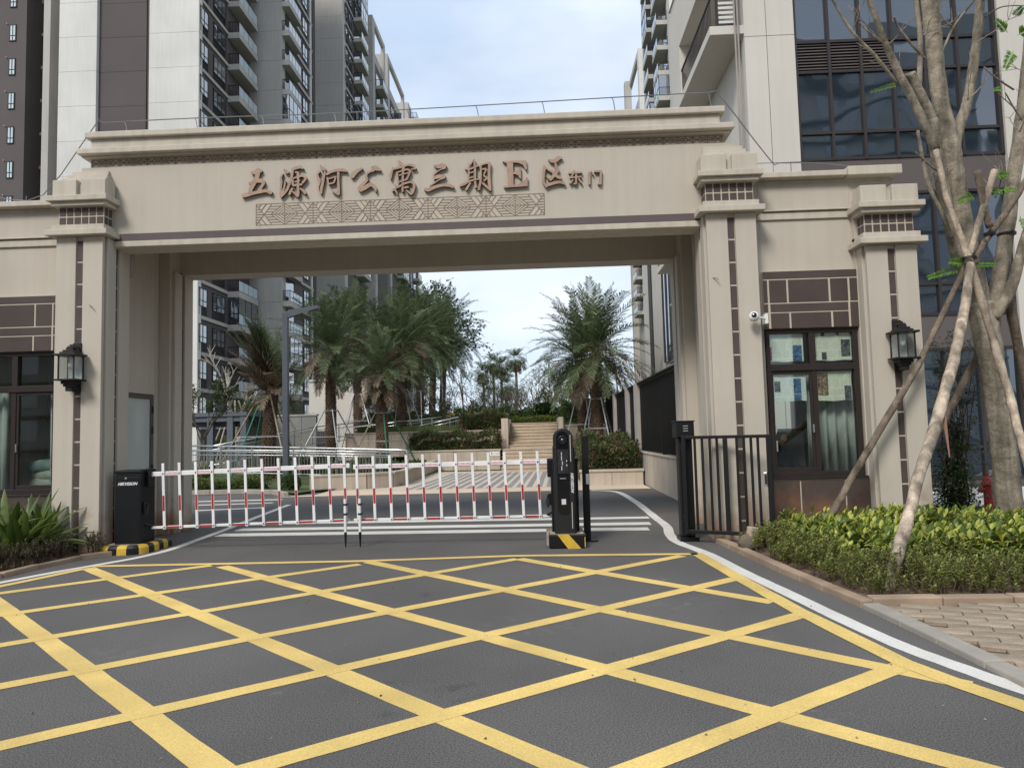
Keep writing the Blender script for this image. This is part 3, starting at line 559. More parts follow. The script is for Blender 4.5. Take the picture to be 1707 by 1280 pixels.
# ================================================================ GUARD HOUSES (two wings)
PANE = glassmat('window_pane', (.90, .935, .915), .015)
ROOMW = mat('room_wall', (.75, .75, .72), .9, .04, 2)
def house(side):
    f = (lambda x: x) if side > 0 else mX
    t = thing('guard_house', (f(4.2), YS, 0), 'beige guard room with newspapered window and lantern column' if side > 0 else 'beige guard room with sacks behind its window beside the lily bed', 'building')
    def B(n, x0, x1, y0, y1, z0, z1, mt=STUCCO, bev=.006, par=None):
        x0, x1 = sorted((f(x0), f(x1))); return MB().box(x0, x1, y0, y1, z0, z1).build(n, mt, par or t, bevel=bev)
    yw = 10.58
    B('wall', 3.16, 3.345, yw, yw+.18, 0, 5.2, STUCCO_S); B('wall', 4.68, 5.30, yw, yw+.18, 0, 5.2, STUCCO_S)
    B('wall', 3.345, 4.68, yw+.001, yw+.18, 3.03, 5.2); B('wall', 3.345, 4.68, yw+.02, yw+.18, 0, .84, STUCCO_S)
    B('wall', 5.1, 5.3, yw+.18, 13.0, 0, 5.2, STUCCO_S)
    # inner flank wall with door (passage side)
    if side > 0:
        B('wall', 2.70, 2.83, 10.95, 12.24, 0, 5.42, STUCCO_S)
    else:
        B('wall', 2.70, 2.83, 10.95, 11.2, 0, 5.42, STUCCO_S); B('wall', 2.70, 2.83, 12.12, 12.24, 0, 5.42, STUCCO_S); B('wall', 2.70, 2.83, 11.2, 12.12, 2.42, 5.42)
    B('wall', 3.155, 3.7, 12.82, 13.0, 0, 5.2); B('wall', 4.5, 5.1, 12.82, 13.0, 0, 5.2); B('wall', 3.7, 4.5, 12.82, 13.0, 2.5, 5.2); B('wall', 3.7, 4.5, 12.82, 13.0, 0, .95)
    B('floor', 3.155, 5.1, yw+.18, 12.82, 0, .06, mat('room_floor', (.25, .24, .22), .7)); B('roof', 3.16, 5.3, yw+.01, 13.0, 5.2, 5.26, STUCCO2); B('ceiling', 3.155, 5.1, yw+.181, 12.82, 3.3, 3.36, ROOMW)
    B('pilaster', 4.69, 4.76, YS+.0, yw+.01, 0, 4.66, STUCCO_S); B('pilaster', 4.762, 4.80, YS+.035, yw+.01, 0, 4.66, STUCCO_S)
    B('string_course', 3.2, 4.72, yw-.03, yw+.02, 4.66, 4.765, STUCCO2); B('string_course', 3.2, 4.72, yw-.06, yw+.02, 4.78, 4.80, STUCCO2)
    B('cornice', 3.2, 4.62, YS-.06, 13.05, 5.262, 5.345, STUCCO2, .01); B('cornice', 4.622, 5.40, YS-.09, 13.1, 5.25, 5.385, STUCCO2, .01)
    # dark cladding above and below the window
    zt, zb, xa, xb = 3.87, 3.03, 3.335, 4.69
    B('cladding_joint', xa, xb, YS+.0, yw+.002, zb, zt, MORTAR, 0)
    ROW = [(0, .128, [(0, 1)]), (.152, .548, [(0, .042), (.062, .246), (.266, .692), (.714, .898), (.92, 1)]), (.572, .712, [(0, .042), (.066, .893)]), (.734, 1, [(0, .042), (.066, .262), (.282, .706), (.728, .893)]), (.572, 1, [(.915, 1)])]
    for v0, v1, us in ROW:
        for u0, u1 in us: B('cladding_tile', xa+u0*(xb-xa), xa+u1*(xb-xa), YS-.007, YS+.002, zt-v1*(zt-zb), zt-v0*(zt-zb), TILE, .003)
    B('cladding_joint', xa, xb+.10, YS+.0, yw+.02, 0, .835, MORTAR, 0)
    for u0, u1 in ((0, .262), (.275, .70), (.713, 1)): B('cladding_tile', xa+u0*(xb+.1-xa), xa+u1*(xb+.1-xa), YS-.007, YS+.002, 0, .82, TILE_S, .003)
    B('window_sill', xa, xb, YS-.03, yw+.1, .84, .87, FRAME, .004)
    # window: frame, sashes, panes
    w0, w1, y0 = 3.35, 4.675, yw-.035
    wn = bpy.data.objects.new('window', None); COL.objects.link(wn); wn.parent = t; wn.location = Vector((f(4.0), y0, .87))-ORG[t.name]; ORG[wn.name] = Vector((f(4.0), y0, .87))
    zm = 2.46; xm = 4.02
    for x0, x1, z0, z1, dy in ((w0, w0+.055, .87, 3.03, 0), (w1-.075, w1, .87, 3.03, 0), (w0, w1, .87, .94, .004), (w0, w1, 2.96, 3.03, .004), (w0, w1, zm-.05, zm+.045, .004), (xm-.045, xm+.045, zm+.045, 2.96, .008), (xm-.02, xm+.05, .94, zm-.05, .02)):
        B('frame_bar', x0, x1, y0+dy, y0+.09+dy, z0, z1, FRAME, .004, wn)
    for x0, x1, z0, z1, dy in ((w0+.055, xm-.02, .94, 1.0, .03), (w0+.055, xm-.02, zm-.1, zm-.05, .03), (xm-.06, xm-.02, 1.0, zm-.1, .032), (w0+.055, w0+.09, 1.0, zm-.1, .032)):
        B('sash_bar', x0, x1, y0+dy, y0+.03+dy, z0, z1, FRAME, .003, wn)
    B('sash_handle', xm-.05, xm-.03, y0+.005, y0+.035, 1.5, 1.62, STEEL, .003, wn)
    for x0, x1, z0, z1 in ((w0+.05, xm-.04, zm+.04, 2.97), (xm+.04, w1-.07, zm+.04, 2.97), (w0+.05, xm-.015, .93, zm-.045), (xm+.045, w1-.07, .93, zm-.045)):
        x0, x1 = sorted((f(x0), f(x1))); MB().box(x0, x1, y0+.055, y0+.061, z0, z1).build('pane', PANE, wn)
    # rear window so daylight crosses the room
    rw = B('rear_window_frame', 3.7, 4.5, 12.88, 12.93, .95, 1.0, FRAME); B('rear_window_frame', 3.7, 4.5, 12.88, 12.93, 2.45, 2.5, FRAME); B('rear_window_frame', 4.08, 4.12, 12.885, 12.925, 1.0, 2.45, FRAME)
    MB().box(*sorted((f(3.7), f(4.5))), 12.9, 12.905, 1, 2.45).build('rear_pane', PANE, t)
    column(t, f(CEX), 4.16, sides=(-1, 1) if side > 0 else (1, -1), depth=.32)
    return t, f
gh_r, _f1 = house(1); gh_l, _f2 = house(-1)
# glass door in the flank of the other house (opens to the passage)
xd = mX(2.70)
dr = bpy.data.objects.new('door', None); COL.objects.link(dr); dr.parent = gh_l; dr.location = Vector((xd, 11.66, 0))-ORG[gh_l.name]; ORG[dr.name] = Vector((xd, 11.66, 0))
DOORF = mat('grey_door_frame', (.11, .10, .095), .5)
for y0, y1, z0, z1 in ((11.2, 11.27, .06, 2.42), (12.05, 12.12, .06, 2.42), (11.27, 12.05, 2.34, 2.42), (11.27, 12.05, .06, .18)):
    MB().box(xd-.09, xd-.02, y0, y1, z0, z1).build('door_frame', DOORF, dr, bevel=.004)
MB().box(xd-.05, xd-.045, 11.27, 12.05, .18, 2.34).build('door_pane', glassmat('pale_reflection_glass', dark=(.52, .57, .54), refl=.03), dr)  # pale reflection and curtain glow put into the pane's diffuse colour; no film here
for z in (.5, 1.1, 1.75, 2.1): MB().tube([(xd-.012, 12.08, z), (xd-.012, 12.08, z+.12)], .016, 8).build('hinge', BLACK, dr)
# curtains and things inside
CURT = mat('curtain', (.40, .43, .41), .9, .05, 4)
def curtain(name, x0, x1, y, z0, z1, label):
    mb = MB(); k = int((x1-x0)/.02); v = []
    for i in range(k+1):
        x = x0+(x1-x0)*i/k; yy = y+.03*math.sin(i*.9)+.012*math.sin(i*.37)
        v += [(x, yy, z0), (x, yy, z1)]
    mb.add(v, [(2*i, 2*i+2, 2*i+3, 2*i+1) for i in range(k)]); o = mb.build(name, CURT, smooth=True, fix=False)
    s_ = o.modifiers.new('thick', 'SOLIDIFY'); s_.thickness = .004
    tag(o, label, 'curtain'); MB().tube([(x0-.05, y, z1+.01), (x1+.05, y, z1+.01)], .012, 8).build('curtain_rod', FRAME, o)
curtain('curtain', 3.98, 4.72, 10.80, .92, 2.40, 'pale green curtain hanging behind the newspapered window')
curtain('curtain', mX(4.9), mX(4.3), 10.80, .5, 2.5, 'pale curtain behind the guard room window by the lilies')
curtain('curtain', mX(3.60), mX(3.38), 10.78, .5, 2.5, 'narrow pale curtain beside the sacks in the guard room')
mb = MB(); v = []
for i in range(46):
    yy = 11.24+.98*i/45; xx = mX(2.88)+.018*math.sin(i*.9); v += [(xx, yy, .12), (xx, yy, 2.38)]
mb.add(v, [(2*i, 2*i+2, 2*i+3, 2*i+1) for i in range(45)]); o = mb.build('curtain', CURT, smooth=True, fix=False); tag(o, 'pale curtain hanging behind the glass door in the passage', 'curtain'); MB().tube([(mX(2.88), 11.22, 2.39), (mX(2.88), 12.23, 2.39)], .012, 8).build('curtain_rod', FRAME, o)
SACK = mat('woven_sack', (.27, .30, .25), .9, .12, 14, .5, 60)
for i, (x, z, r) in enumerate(((-7.62, .99, .02), (-7.58, 1.13, -.1), (-7.64, 1.27, .08))):
    bm = bmesh.new(); bmesh.ops.create_cube(bm, size=1); bmesh.ops.subdivide_edges(bm, edges=bm.edges[:], cuts=6, use_grid_fill=True)
    for v in bm.verts:
        p = v.co.normalized()*.62; c = v.co*1.0; v.co = c.lerp(p, .55); v.co.x *= .62; v.co.y *= .36; v.co.z *= .19
        v.co += Vector((0, 0, .012*math.sin(v.co.x*23+i*2)+.008*math.sin(v.co.y*31)))
    me = bpy.data.meshes.new('sack'); bm.to_mesh(me); bm.free(); me.materials.append(SACK if i != 2 else mat('teal_sack', (.13, .19, .18), .8, .15, 10))
    for p in me.polygons: p.use_smooth = True
    o = link('sack', me); o.location = (x, 10.98, z); o.rotation_euler = (0, 0, r)
    tag(o, ['lowest woven sack on the pile in the guard room window', 'middle woven sack on the pile in the guard room window', 'teal sack topping the pile in the guard room window'][i], 'sack')
dk = thing('table', (-7.65, 11.0, .06), 'low table under the sacks inside the guard room', 'table')
MB().box(-8.1, -7.2, 10.8, 11.25, .83, .87).build('table_top', mat('table_wood', (.30, .24, .18), .6), dk)
for x in (-8.05, -7.25):
    for y in (10.84, 11.2): MB().box(x-.02, x+.02, y-.02, y+.02, .06, .83).build('leg', FRAME, dk)
# desk and seated guard behind the newspapered window
dk = thing('desk', (3.9, 11.1, .06), 'white desk inside the guard room behind the newspapered window', 'desk')
MB().box(3.5, 4.9, 10.86, 11.2, .86, .9).build('desk_top', mat('desk_white', (.62, .63, .62), .4), dk)
for x in (3.55, 4.85): MB().box(x-.02, x+.02, 10.86, 11.16, .06, .86).build('leg', FRAME, dk)
for i, (x, y) in enumerate(((3.92, 10.86), (4.3, 10.92))):
    tag(MB().box(x, x+.28, y, y+.2, .902, .915).build('paper_sheet', WHITE), ['white papers lying on the desk beside the guard', 'white papers lying on the desk before the pale curtain'][i], 'paper')
wb = thing('notice_board', (4.36, 12.6, .06), 'pale notice board standing inside the guard room behind the guard', 'board')
MB().box(4.16, 4.56, 12.55, 12.58, .9, 1.52).build('board', mat('board_pale', (.66, .65, .58), .7), wb); MB().box(4.12, 4.6, 12.575, 12.6, .86, 1.56).build('board_frame', FRAME, wb)
for x in (4.2, 4.52): MB().box(x-.02, x+.02, 12.581, 12.6, .06, .86).build('leg', FRAME, wb)
# ---- the guard: one skinned body, hair and jacket colours by height
def skin_figure(name, V, E, R, mt, root=0, sub=2):
    me = bpy.data.meshes.new(name); me.from_pydata(V, E, []); me.materials.append(mt); o = link(name, me)
    sk = o.modifiers.new('skin', 'SKIN'); sk.use_smooth_shade = True
    for i, r in enumerate(R): me.skin_vertices[0].data[i].radius = r if isinstance(r, tuple) else (r, r)
    me.skin_vertices[0].data[root].use_root = True
    sb = o.modifiers.new('sub', 'SUBSURF'); sb.levels = sub; sb.render_levels = sub
    return o
gx, gy = 3.74, 11.32
GV = [(gx, gy+.02, .56), (gx, gy, .8), (gx, gy-.01, 1.02), (gx, gy-.02, 1.14), (gx+.01, gy-.03, 1.23),
      (gx+.16, gy-.02, 1.10), (gx+.23, gy-.03, .94), (gx+.26, gy-.12, .83), (gx+.17, gy-.33, .93), (gx+.12, gy-.38, .93),
      (gx-.14, gy-.02, 1.10), (gx-.2, gy-.05, .94), (gx-.17, gy-.2, .9),
      (gx+.09, gy-.08, .53), (gx+.11, gy-.5, .53), (gx+.11, gy-.5, .14), (gx+.11, gy-.62, .1), (gx-.09, gy-.08, .53), (gx-.11, gy-.5, .53), (gx-.11, gy-.5, .14), (gx-.11, gy-.62, .1)]
GE = [(0,1),(1,2),(2,3),(3,4),(3,5),(5,6),(6,7),(7,8),(8,9),(3,10),(10,11),(11,12),(0,13),(13,14),(14,15),(15,16),(0,17),(17,18),(18,19),(19,20)]
GR = [(.16,.12),(.16,.11),(.18,.12),(.10,.08),.055,.07,.06,.05,.038,.03,.07,.06,.045,.09,.075,.055,.045,.09,.075,.055,.045]
def clothmat():
    M_ = mat('guard_uniform', (.012, .013, .018), .85, .2, 9); return M_
gp = skin_figure('person', GV, GE, GR, clothmat()); tag(gp, 'seated guard in dark uniform behind the newspapered window', 'person')
hd = MB()
prof = [(.02, -.115), (.055, -.10), (.068, -.05), (.078, 0), (.08, .04), (.068, .09), (.035, .118), (.01, .122)]
hd.lathe(prof, 16, (0, 0, 0))
T = Matrix.Translation((gx+.02, gy-.05, 1.41)) @ Matrix.Rotation(RAD(12), 4, 'X')
v = [T @ Vector((p[0]*.95, p[1]*1.18+(-.012 if p[1] < 0 and -.02 < p[2] < .02 and abs(p[0]) < .03 else 0), p[2])) for p in hd.v]; hd.v = [tuple(p) for p in v]
hd.box(-.012, .012, -.115, -.085, -.03, .015, T); 
for s in (-1, 1): hd.box(s*.07, s*.088, -.015, .02, -.03, .03, T)
SKIN = mat('skin', (.33, .19, .13), .6, .05, 8)
hdo = hd.build('head', SKIN, gp, smooth=True)
hr = MB(); hr.lathe([(.088, -.02), (.09, .03), (.082, .085), (.045, .125), (.012, .132)], 14)
hr.v = [tuple(T @ Vector((p[0]*.96, p[1]*1.18+.018, p[2]+.008))) for p in hr.v]; hr.build('hair', mat('hair_black', (.008, .008, .008), .6), gp, smooth=True)
for s in (-1, 1):
    e = MB(); e.lathe([(.004, -.006), (.009, 0), (.004, .006)], 8); e.v = [tuple(T @ Vector((p[0]+s*.03, p[1]-.087, p[2]+.02))) for p in e.v]; e.build('eye', WHITE, gp)
mo = MB().box(-.02, .02, -.086, -.078, -.062, -.054, T); mo.build('mouth', mat('lips', (.22, .09, .08), .6), gp)
ch = thing('chair', (gx, gy+.05, .06), 'dark office chair under the seated guard', 'chair')
MB().box(gx-.2, gx+.2, gy-.18, gy+.24, .40, .45).build('seat', BLACK, ch, bevel=.02); MB().box(gx-.18, gx+.18, gy+.19, gy+.23, .5, .98).build('backrest', BLACK, ch, bevel=.015)
for a in (-.17, .17):
    for b in (-.14, .2): MB().box(gx+a-.015, gx+a+.015, gy+b-.015, gy+b+.015, .06, .40).build('leg', BLACK, ch)
# ---- newspapers taped inside the panes
def newsmat(name, tint, seed):
    M_ = bpy.data.materials.new(name); M_.use_nodes = True; t = M_.node_tree; n = t.nodes; l = t.links; p = n['Principled BSDF']; p.inputs['Roughness'].default_value = .9
    tc = n.new('ShaderNodeTexCoord')
    def brick(rot, sw, sh, off):
        q = n.new('ShaderNodeMapping'); q.inputs['Rotation'].default_value = (RAD(90), 0, 0); q.inputs['Location'].default_value = (seed*.37, seed*.11, 0); l.new(tc.outputs['Object'], q.inputs[0])
        b = n.new('ShaderNodeTexBrick'); b.inputs['Scale'].default_value = 1; b.inputs['Brick Width'].default_value = sw; b.inputs['Row Height'].default_value = sh; b.inputs['Mortar Size'].default_value = off; b.offset = .37
        b.inputs['Color1'].default_value = (0, 0, 0, 1); b.inputs['Color2'].default_value = (.35, .35, .35, 1); b.inputs['Mortar'].default_value = (1, 1, 1, 1); l.new(q.outputs[0], b.inputs[0]); return b.outputs[0]
    a = brick(0, .036, .030, .010); c = brick(0, .12, .13, .012)
    mxx = n.new('ShaderNodeMix'); mxx.data_type = 'RGBA'; mxx.blend_type = 'LIGHTEN'; mxx.inputs[0].default_value = 1; l.new(a, mxx.inputs[6]); l.new(c, mxx.inputs[7])
    m2 = n.new('ShaderNodeMix'); m2.data_type = 'RGBA'; m2.inputs[6].default_value = (tint[0]*.30, tint[1]*.32, tint[2]*.32, 1); m2.inputs[7].default_value = (*tint, 1); l.new(mxx.outputs[2], m2.inputs[0])
    l.new(m2.outputs[2], p.inputs['Base Color']); return M_
PH = [mat('print_grey', (.08, .09, .10), .9, .9, 22), mat('print_blue', (.06, .13, .26), .9, .7, 25), mat('print_brown', (.20, .14, .09), .9, .9, 26), mat('print_red', (.38, .05, .04), .9, .4, 40)]
yn = 10.58-.035+.068
NEWS = [((1278, 555), (1340, 602), (.66, .67, .58), 'newspaper in the upper pane with a red masthead strip', [(.0, .50, .11, .95, 3), (.70, .45, .95, .98, 1)]),
        ((1352, 553), (1420, 600), (.65, .66, .57), 'newspaper in the upper pane with three grey photographs', [(.24, .0, .33, .16, 0), (.62, .0, .70, .14, 0), (.24, .72, .36, .96, 0), (.74, .3, .97, .85, 0)]),
        ((1281, 622), (1345, 668), (.60, .65, .62), 'newspaper in the lower pane with a blue photograph', [(.14, .30, .30, .66, 0), (.66, .22, .86, .72, 1), (.66, .76, .86, .98, 1)]),
        ((1357, 620), (1421, 667), (.66, .67, .56), 'newspaper in the lower pane with a brown photograph', [(.08, .04, .36, .80, 2), (.80, .5, .98, .98, 0)])]
for i, (p0, p1, tint, lab, ph) in enumerate(NEWS):
    a, b = PY(*p0, yn), PY(*p1, yn); t = thing('newspaper', (a.x, yn, b.z), lab, 'newspaper')
    k = 12; mb = MB(); vv = []
    for j in range(k+1):
        x = a.x+(b.x-a.x)*j/k; yy = yn+.004*math.sin(j*1.3+i); vv += [(x, yy, b.z+.006*math.sin(j*.8)), (x, yy+.002, a.z)]
    mb.add(vv, [(2*j, 2*j+2, 2*j+3, 2*j+1) for j in range(k)]); mb.build('sheet', newsmat('newsprint_%d' % i, tint, i), t, fix=False)
    for u0, v0, u1, v1, c in ph:
        MB().box(a.x+(b.x-a.x)*u0, a.x+(b.x-a.x)*u1, yn-.007, yn-.006, a.z+(b.z-a.z)*v1, a.z+(b.z-a.z)*v0).build('printed_photo', PH[c], t)
# ---- wall lanterns
LGLASS = glassmat('lantern_glass', (.96, .97, .965), .02)
LRIB = mat('ribbed_glass', (.72, .75, .74), .35, .1, 30)
def lantern(c, zt, label):
    t = thing('wall_lantern', (c, YF, zt), label, 'lamp', 'wall lanterns on the columns')
    y = YF-.15
    MB().box(c-.06, c+.06, YF-.02, YF+.0, zt+.0, zt+.60).build('back_plate', LANT, t, bevel=.004)
    MB().box(c-.045, c+.045, y-.02, YF-.02, zt+.49, zt+.55).build('arm', LANT, t, bevel=.004)
    r = MB()
    for (h, z0, z1) in ((.155, .425, .45), (.10, .452, .475), (.075, .477, .50), (.045, .502, .53), (.015, .53, .57)): r.box(c-h, c+h, y-h, y+min(h, .128), zt+z0, zt+z1)
    r.build('roof', LANT, t, bevel=.004)
    b = MB()
    for (h, z0, z1) in ((.15, .125, .145), (.085, .085, .123), (.065, .055, .083), (.045, .0, .053)): b.box(c-h, c+h, y-h, y+min(h, .128), zt+z0, zt+z1)
    b.build('base', LANT, t, bevel=.004)
    for sx in (-1, 1):
        for sy in (-1, 1): MB().box(c+sx*.105-.008, c+sx*.105+.008, y+sy*.105-.008, y+sy*.105+.008, zt+.146, zt+.424).build('corner_bar', LANT, t)
    for k, (x0, x1, y0, y1) in enumerate(((-.097, .097, -.108, -.104), (-.108, -.104, -.097, .097), (.104, .108, -.097, .097))):
        g = MB()
        n_ = 12
        for i in range(n_):
            if k == 0: g.box(c+x0+(x1-x0)*i/n_, c+x0+(x1-x0)*(i+.7)/n_, y+y0, y+y1, zt+.147, zt+.423)
            else: g.box(c+x0, c+x1, y+y0+(y1-y0)*i/n_, y+y0+(y1-y0)*(i+.7)/n_, zt+.147, zt+.423)
        if k == 0: g.box(c+x0, c+x1, y+y0+.0045, y+y1+.002, zt+.147, zt+.423)
        else:
            s = 1 if k == 1 else -1; g.box(c+x0+s*.0045, c+x1+s*.002, y+y0, y+y1, zt+.147, zt+.423)
        g.build('pane', LGLASS, t)
    MB().box(c-.1, c+.1, y+.1, y+.108, zt+.147, zt+.423).build('pane', LRIB, t)
    t.scale = (1.08, 1.0, 1.2)
    MB().lathe([(.012, .10), (.014, .07), (.03, .03), (.036, 0), (.028, -.03), (.008, -.042)], 14, (c, y, zt+.32)).build('bulb', mat('bulb_white', (.8, .8, .78), .3), t, smooth=True)
lantern(CLX, 2.37, 'black wall lantern on the gate column beside the lily bed'); lantern(CEX, 2.34, 'black wall lantern on the end column beside the propped tree')
# ---- security camera on the gate column
sc = thing('security_camera', (3.2, 10.2, 2.9), 'white dome security camera on the gate column above the swing gate', 'camera')
WP = mat('white_plastic', (.75, .75, .74), .35, .03, 5)
ce = PY(1257, 528, 10.1); MB().lathe([(.01, .075), (.04, .066), (.066, .03), (.072, 0), (.066, -.03), (.045, -.06), (.01, -.07)], 20, tuple(ce)).build('housing', WP, sc, smooth=True)
tt = Matrix.Translation(ce) @ Matrix.Rotation(RAD(75), 4, 'X') @ Matrix.Rotation(RAD(-15), 4, 'Y')
lz = MB(); lz.lathe([(.035, .055), (.035, .074), (.02, .078)], 16, T=tt); lz.build('lens', BLACKG, sc, smooth=True)
cb = PY(1275, 533, 10.3); MB().box(cb.x-.03, cb.x+.02, 10.2, 10.46, cb.z-.07, cb.z+.07).build('junction_box', WP, sc, bevel=.005)
MB().tube([ce, (cb.x-.01, 10.22, cb.z)], .016, 8).build('arm', WP, sc)
# ---- lightning rod wire along the roofs
lw = thing('lightning_wire', (XC, 10.5, 6.35), 'thin grey lightning wire on short stands along the gate roof', 'wire')
WIRE = mat('wire_grey', (.20, .20, .21), .5, .1, 5, metal=.4)
ya = 10.62
wp = [PY(0, 330, 10.9), PY(72, 325, 10.9), PY(160, 207, ya), PY(175, 205, ya), PY(330, 197, ya), PY(560, 189, ya), PY(800, 176, ya), PY(1020, 163, ya), PY(1180, 155, ya), PY(1200, 160, ya), PY(1283, 266, 10.9), PY(1300, 272, 10.9), PY(1365, 272, 10.9), PY(1470, 284, 10.9)]
MB().tube(dens(wp, 3), .008, 6).build('wire', WIRE, lw)
for x, y in ((208, 204), (325, 197), (436, 193), (556, 188), (678, 182), (793, 177), (903, 170), (1020, 163), (1180, 156)):
    p = PY(x, y, ya); MB().tube([p, (p.x+.02, ya, p.z-.05), (p.x+.06, ya, 6.33)], .007, 6).build('stand', WIRE, lw)
for x, y in ((44, 327), (1318, 270), (1440, 280)): p = PY(x, y, 10.9); MB().tube([p, (p.x, 10.9, 5.33)], .007, 6).build('stand', WIRE, lw)

# cable stubs left in the columns, plaster patch and soil marks
for x, y in ((155, 392), (156, 511), (1196, 466), (1190, 347)):
    p = PY(x, y, YF); MB().tube([(p.x-.07, YF+.01, p.z+.03), (p.x-.02, YF-.05, p.z+.01), (p.x, YF-.06, p.z-.02)], .008, 6).build('cable_stub', mat('cable_grey', (.25, .24, .22), .6), gate)
pp_ = []
rr = random.Random(2)
for i in range(16):
    a = i/16*6.283; q = PY(1490+26*math.cos(a)*rr.uniform(.75, 1.1), 885+48*math.sin(a)*rr.uniform(.8, 1.05), YF); pp_.append((min(max(q.x, CEX-.35), CEX+.35), max(q.z, .02)))
MB().prism(pp_, lambda a, b, d: (a, d, b), YF-.003, YF+.001).build('plaster_patch', mat('bare_plaster', (.60, .585, .55), .95, .15, 9, .4, 40), gh_r)
# ================================================================ BARRIERS
YB = 10.55
def barrier(cab, label, kern, pk, tip, sgn):
    t = thing('boom_barrier', (cab[0], cab[2], 0), label, 'barrier', 'fence boom barriers')
    x0, x1, y0, y1, z0, z1 = cab
    c = MB().box(x0, x1, y0, y1, z0, z1-.05).build('cabinet', BLACK2, t, bevel=.008)
    MB().box(x0-.012, x1+.012, y0-.012, y1+.012, z1-.048, z1).build('lid', BLACK2, c, bevel=.01)
    MB().box(x0+.02, x1-.02, y0-.004, y0+.002, z0+.05, z1-.10).build('door_panel', BLACK2, c, bevel=.003)
    cx = (x0+x1)/2
    T = Matrix.Translation((cx-.03, y0-.004, z1-.12)) @ Matrix.Rotation(RAD(90), 4, 'X')
    MB().lathe([(.016, 0), (.016, .012), (.008, .014)], 14, T=T).build('lock', STEEL, c)
    MB().box(cx-.034, cx-.026, y0-.021, y0-.0185, z1-.126, z1-.114).build('keyhole', BLACK, c)
    textmesh('lettering', 'HIKVISION', .060, WHITE, c, (cx-.01, y0-.007, z1-.20), (1, 0, 0), (0, 0, 1), .001, .35, bold=.0015)
    sx = x1 if sgn > 0 else x0
    MB().box(*sorted((sx, sx+sgn*.05)), y0+.12, y0+.26, .95, 1.25-.03).build('boom_hub', BLACK, t, bevel=.01)
    h = MB(); h.box(*sorted((sx+sgn*.001, sx+sgn*.045)), y0+.05, y0+.12, .55, .72); h.tube([(sx+sgn*.05, y0+.05, .52), (sx+sgn*.07, y0+.07, .60), (sx+sgn*.05, y0+.09, .70)], .012, 8); h.build('side_latch', BLACK, t, bevel=.004)
    a0, z0a, a1, z1a, zb0, zb1 = tip                   # rails: start x, z; end x, z; bottom z at both ends
    r = MB(); q = [Vector((a0, YB, z0a)), Vector((a1, YB, z1a))]
    dz = .034
    r.add([(a0, YB-.022, z0a-dz), (a1, YB-.022, z1a-dz), (a1, YB+.022, z1a-dz), (a0, YB+.022, z0a-dz), (a0, YB-.022, z0a+dz), (a1, YB-.022, z1a+dz), (a1, YB+.022, z1a+dz), (a0, YB+.022, z0a+dz)], [(0,3,2,1),(4,5,6,7),(0,1,5,4),(1,2,6,5),(2,3,7,6),(3,0,4,7)])
    rail = r.build('boom_rail', WHITEP, t, bevel=.006)
    r = MB(); dz = .019; e0, e1 = a0+.03*sgn*0, a1
    r.add([(e0, YB-.014, zb0-dz), (e1, YB-.014, zb1-dz), (e1, YB+.014, zb1-dz), (e0, YB+.014, zb0-dz), (e0, YB-.014, zb0+dz), (e1, YB-.014, zb1+dz), (e1, YB+.014, zb1+dz), (e0, YB+.014, zb0+dz)], [(0,3,2,1),(4,5,6,7),(0,1,5,4),(1,2,6,5),(2,3,7,6),(3,0,4,7)])
    br = r.build('bottom_rail', WHITEP, t, bevel=.004)
    MB().tube([(sx, y0+.1, zb0+.06), (sx+sgn*.06, YB, zb0+.02), (e0, YB, zb0)], [.012, .02, .016], 8).build('lower_pivot', BLACK, t)
    X = []
    for i, px_ in enumerate(pk):
        f = (i+.5)/len(pk); xt = PY(px_, 772, YB).x; zt = z0a+(z1a-z0a)*((xt-a0)/(a1-a0)); zb = zb0+(zb1-zb0)*((xt-a0)/(a1-a0))
        lean = .034 if px_ < 585 else .026
        p0, p1 = Vector((xt, YB-.034, zt+.155)), Vector((xt+lean, YB-.034, zb-.03)); X.append((p0, p1, zt, zb))
        def pt(u, dx, dy): return p0.lerp(p1, u)+Vector((dx, dy, 0))
        mb = MB(); mb.add([pt(1, -.02, -.01), pt(1, .02, -.01), pt(1, .02, .01), pt(1, -.02, .01), pt(0, -.02, -.01), pt(0, .02, -.01), pt(0, .02, .01), pt(0, -.02, .01)], [(0,3,2,1),(4,5,6,7),(0,1,5,4),(1,2,6,5),(2,3,7,6),(3,0,4,7)])
        pko = mb.build('picket', WHITEP, t, bevel=.004)
        mb = MB(); mb.add([pt(.72, -.0145, -.013), pt(.72, .0145, -.013), pt(.72, .0145, -.0105), pt(.72, -.0145, -.0105), pt(.49, -.0145, -.013), pt(.49, .0145, -.013), pt(.49, .0145, -.0105), pt(.49, -.0145, -.0105)], [(0,3,2,1),(4,5,6,7),(0,1,5,4),(1,2,6,5),(2,3,7,6),(3,0,4,7)])
        mb.build('red_strip', REDP, pko)
        for zz in (zt, zb):
            u = (p0.z-zz)/(p0.z-p1.z); b = pt(u, 0, -.0105)
            MB().lathe([(.011, 0), (.011, .004), (.005, .007)], 8, T=Matrix.Translation(b) @ Matrix.Rotation(RAD(90), 4, 'X')).build('bolt', BLACK, pko)
    k0 = 0 if sgn > 0 else 0
    for i in range(k0, len(X)-1, 2):
        (a, b, zt, zb), (c2, d2, zt2, zb2) = X[i], X[i+1]; zz = (zt+zt2)/2; xa, xb = a.x+.026, c2.x-.022
        MB().box(xa, xb, YB-.0265, YB-.0225, zz-.026, zz+.024).build('sticker', PINK, rail)
        MB().box(xa+.003, xb-.003, YB-.0275, YB-.0266, zz-.022, zz-.012).build('sticker_line', WHITE, rail)
        textmesh('sticker_lettering', 'HIKVISION', .044, WHITE, rail, ((xa+xb)/2, YB-.028, zz+.007), (1, 0, 0), (0, 0, 1), .0005, .3, bold=.0008)
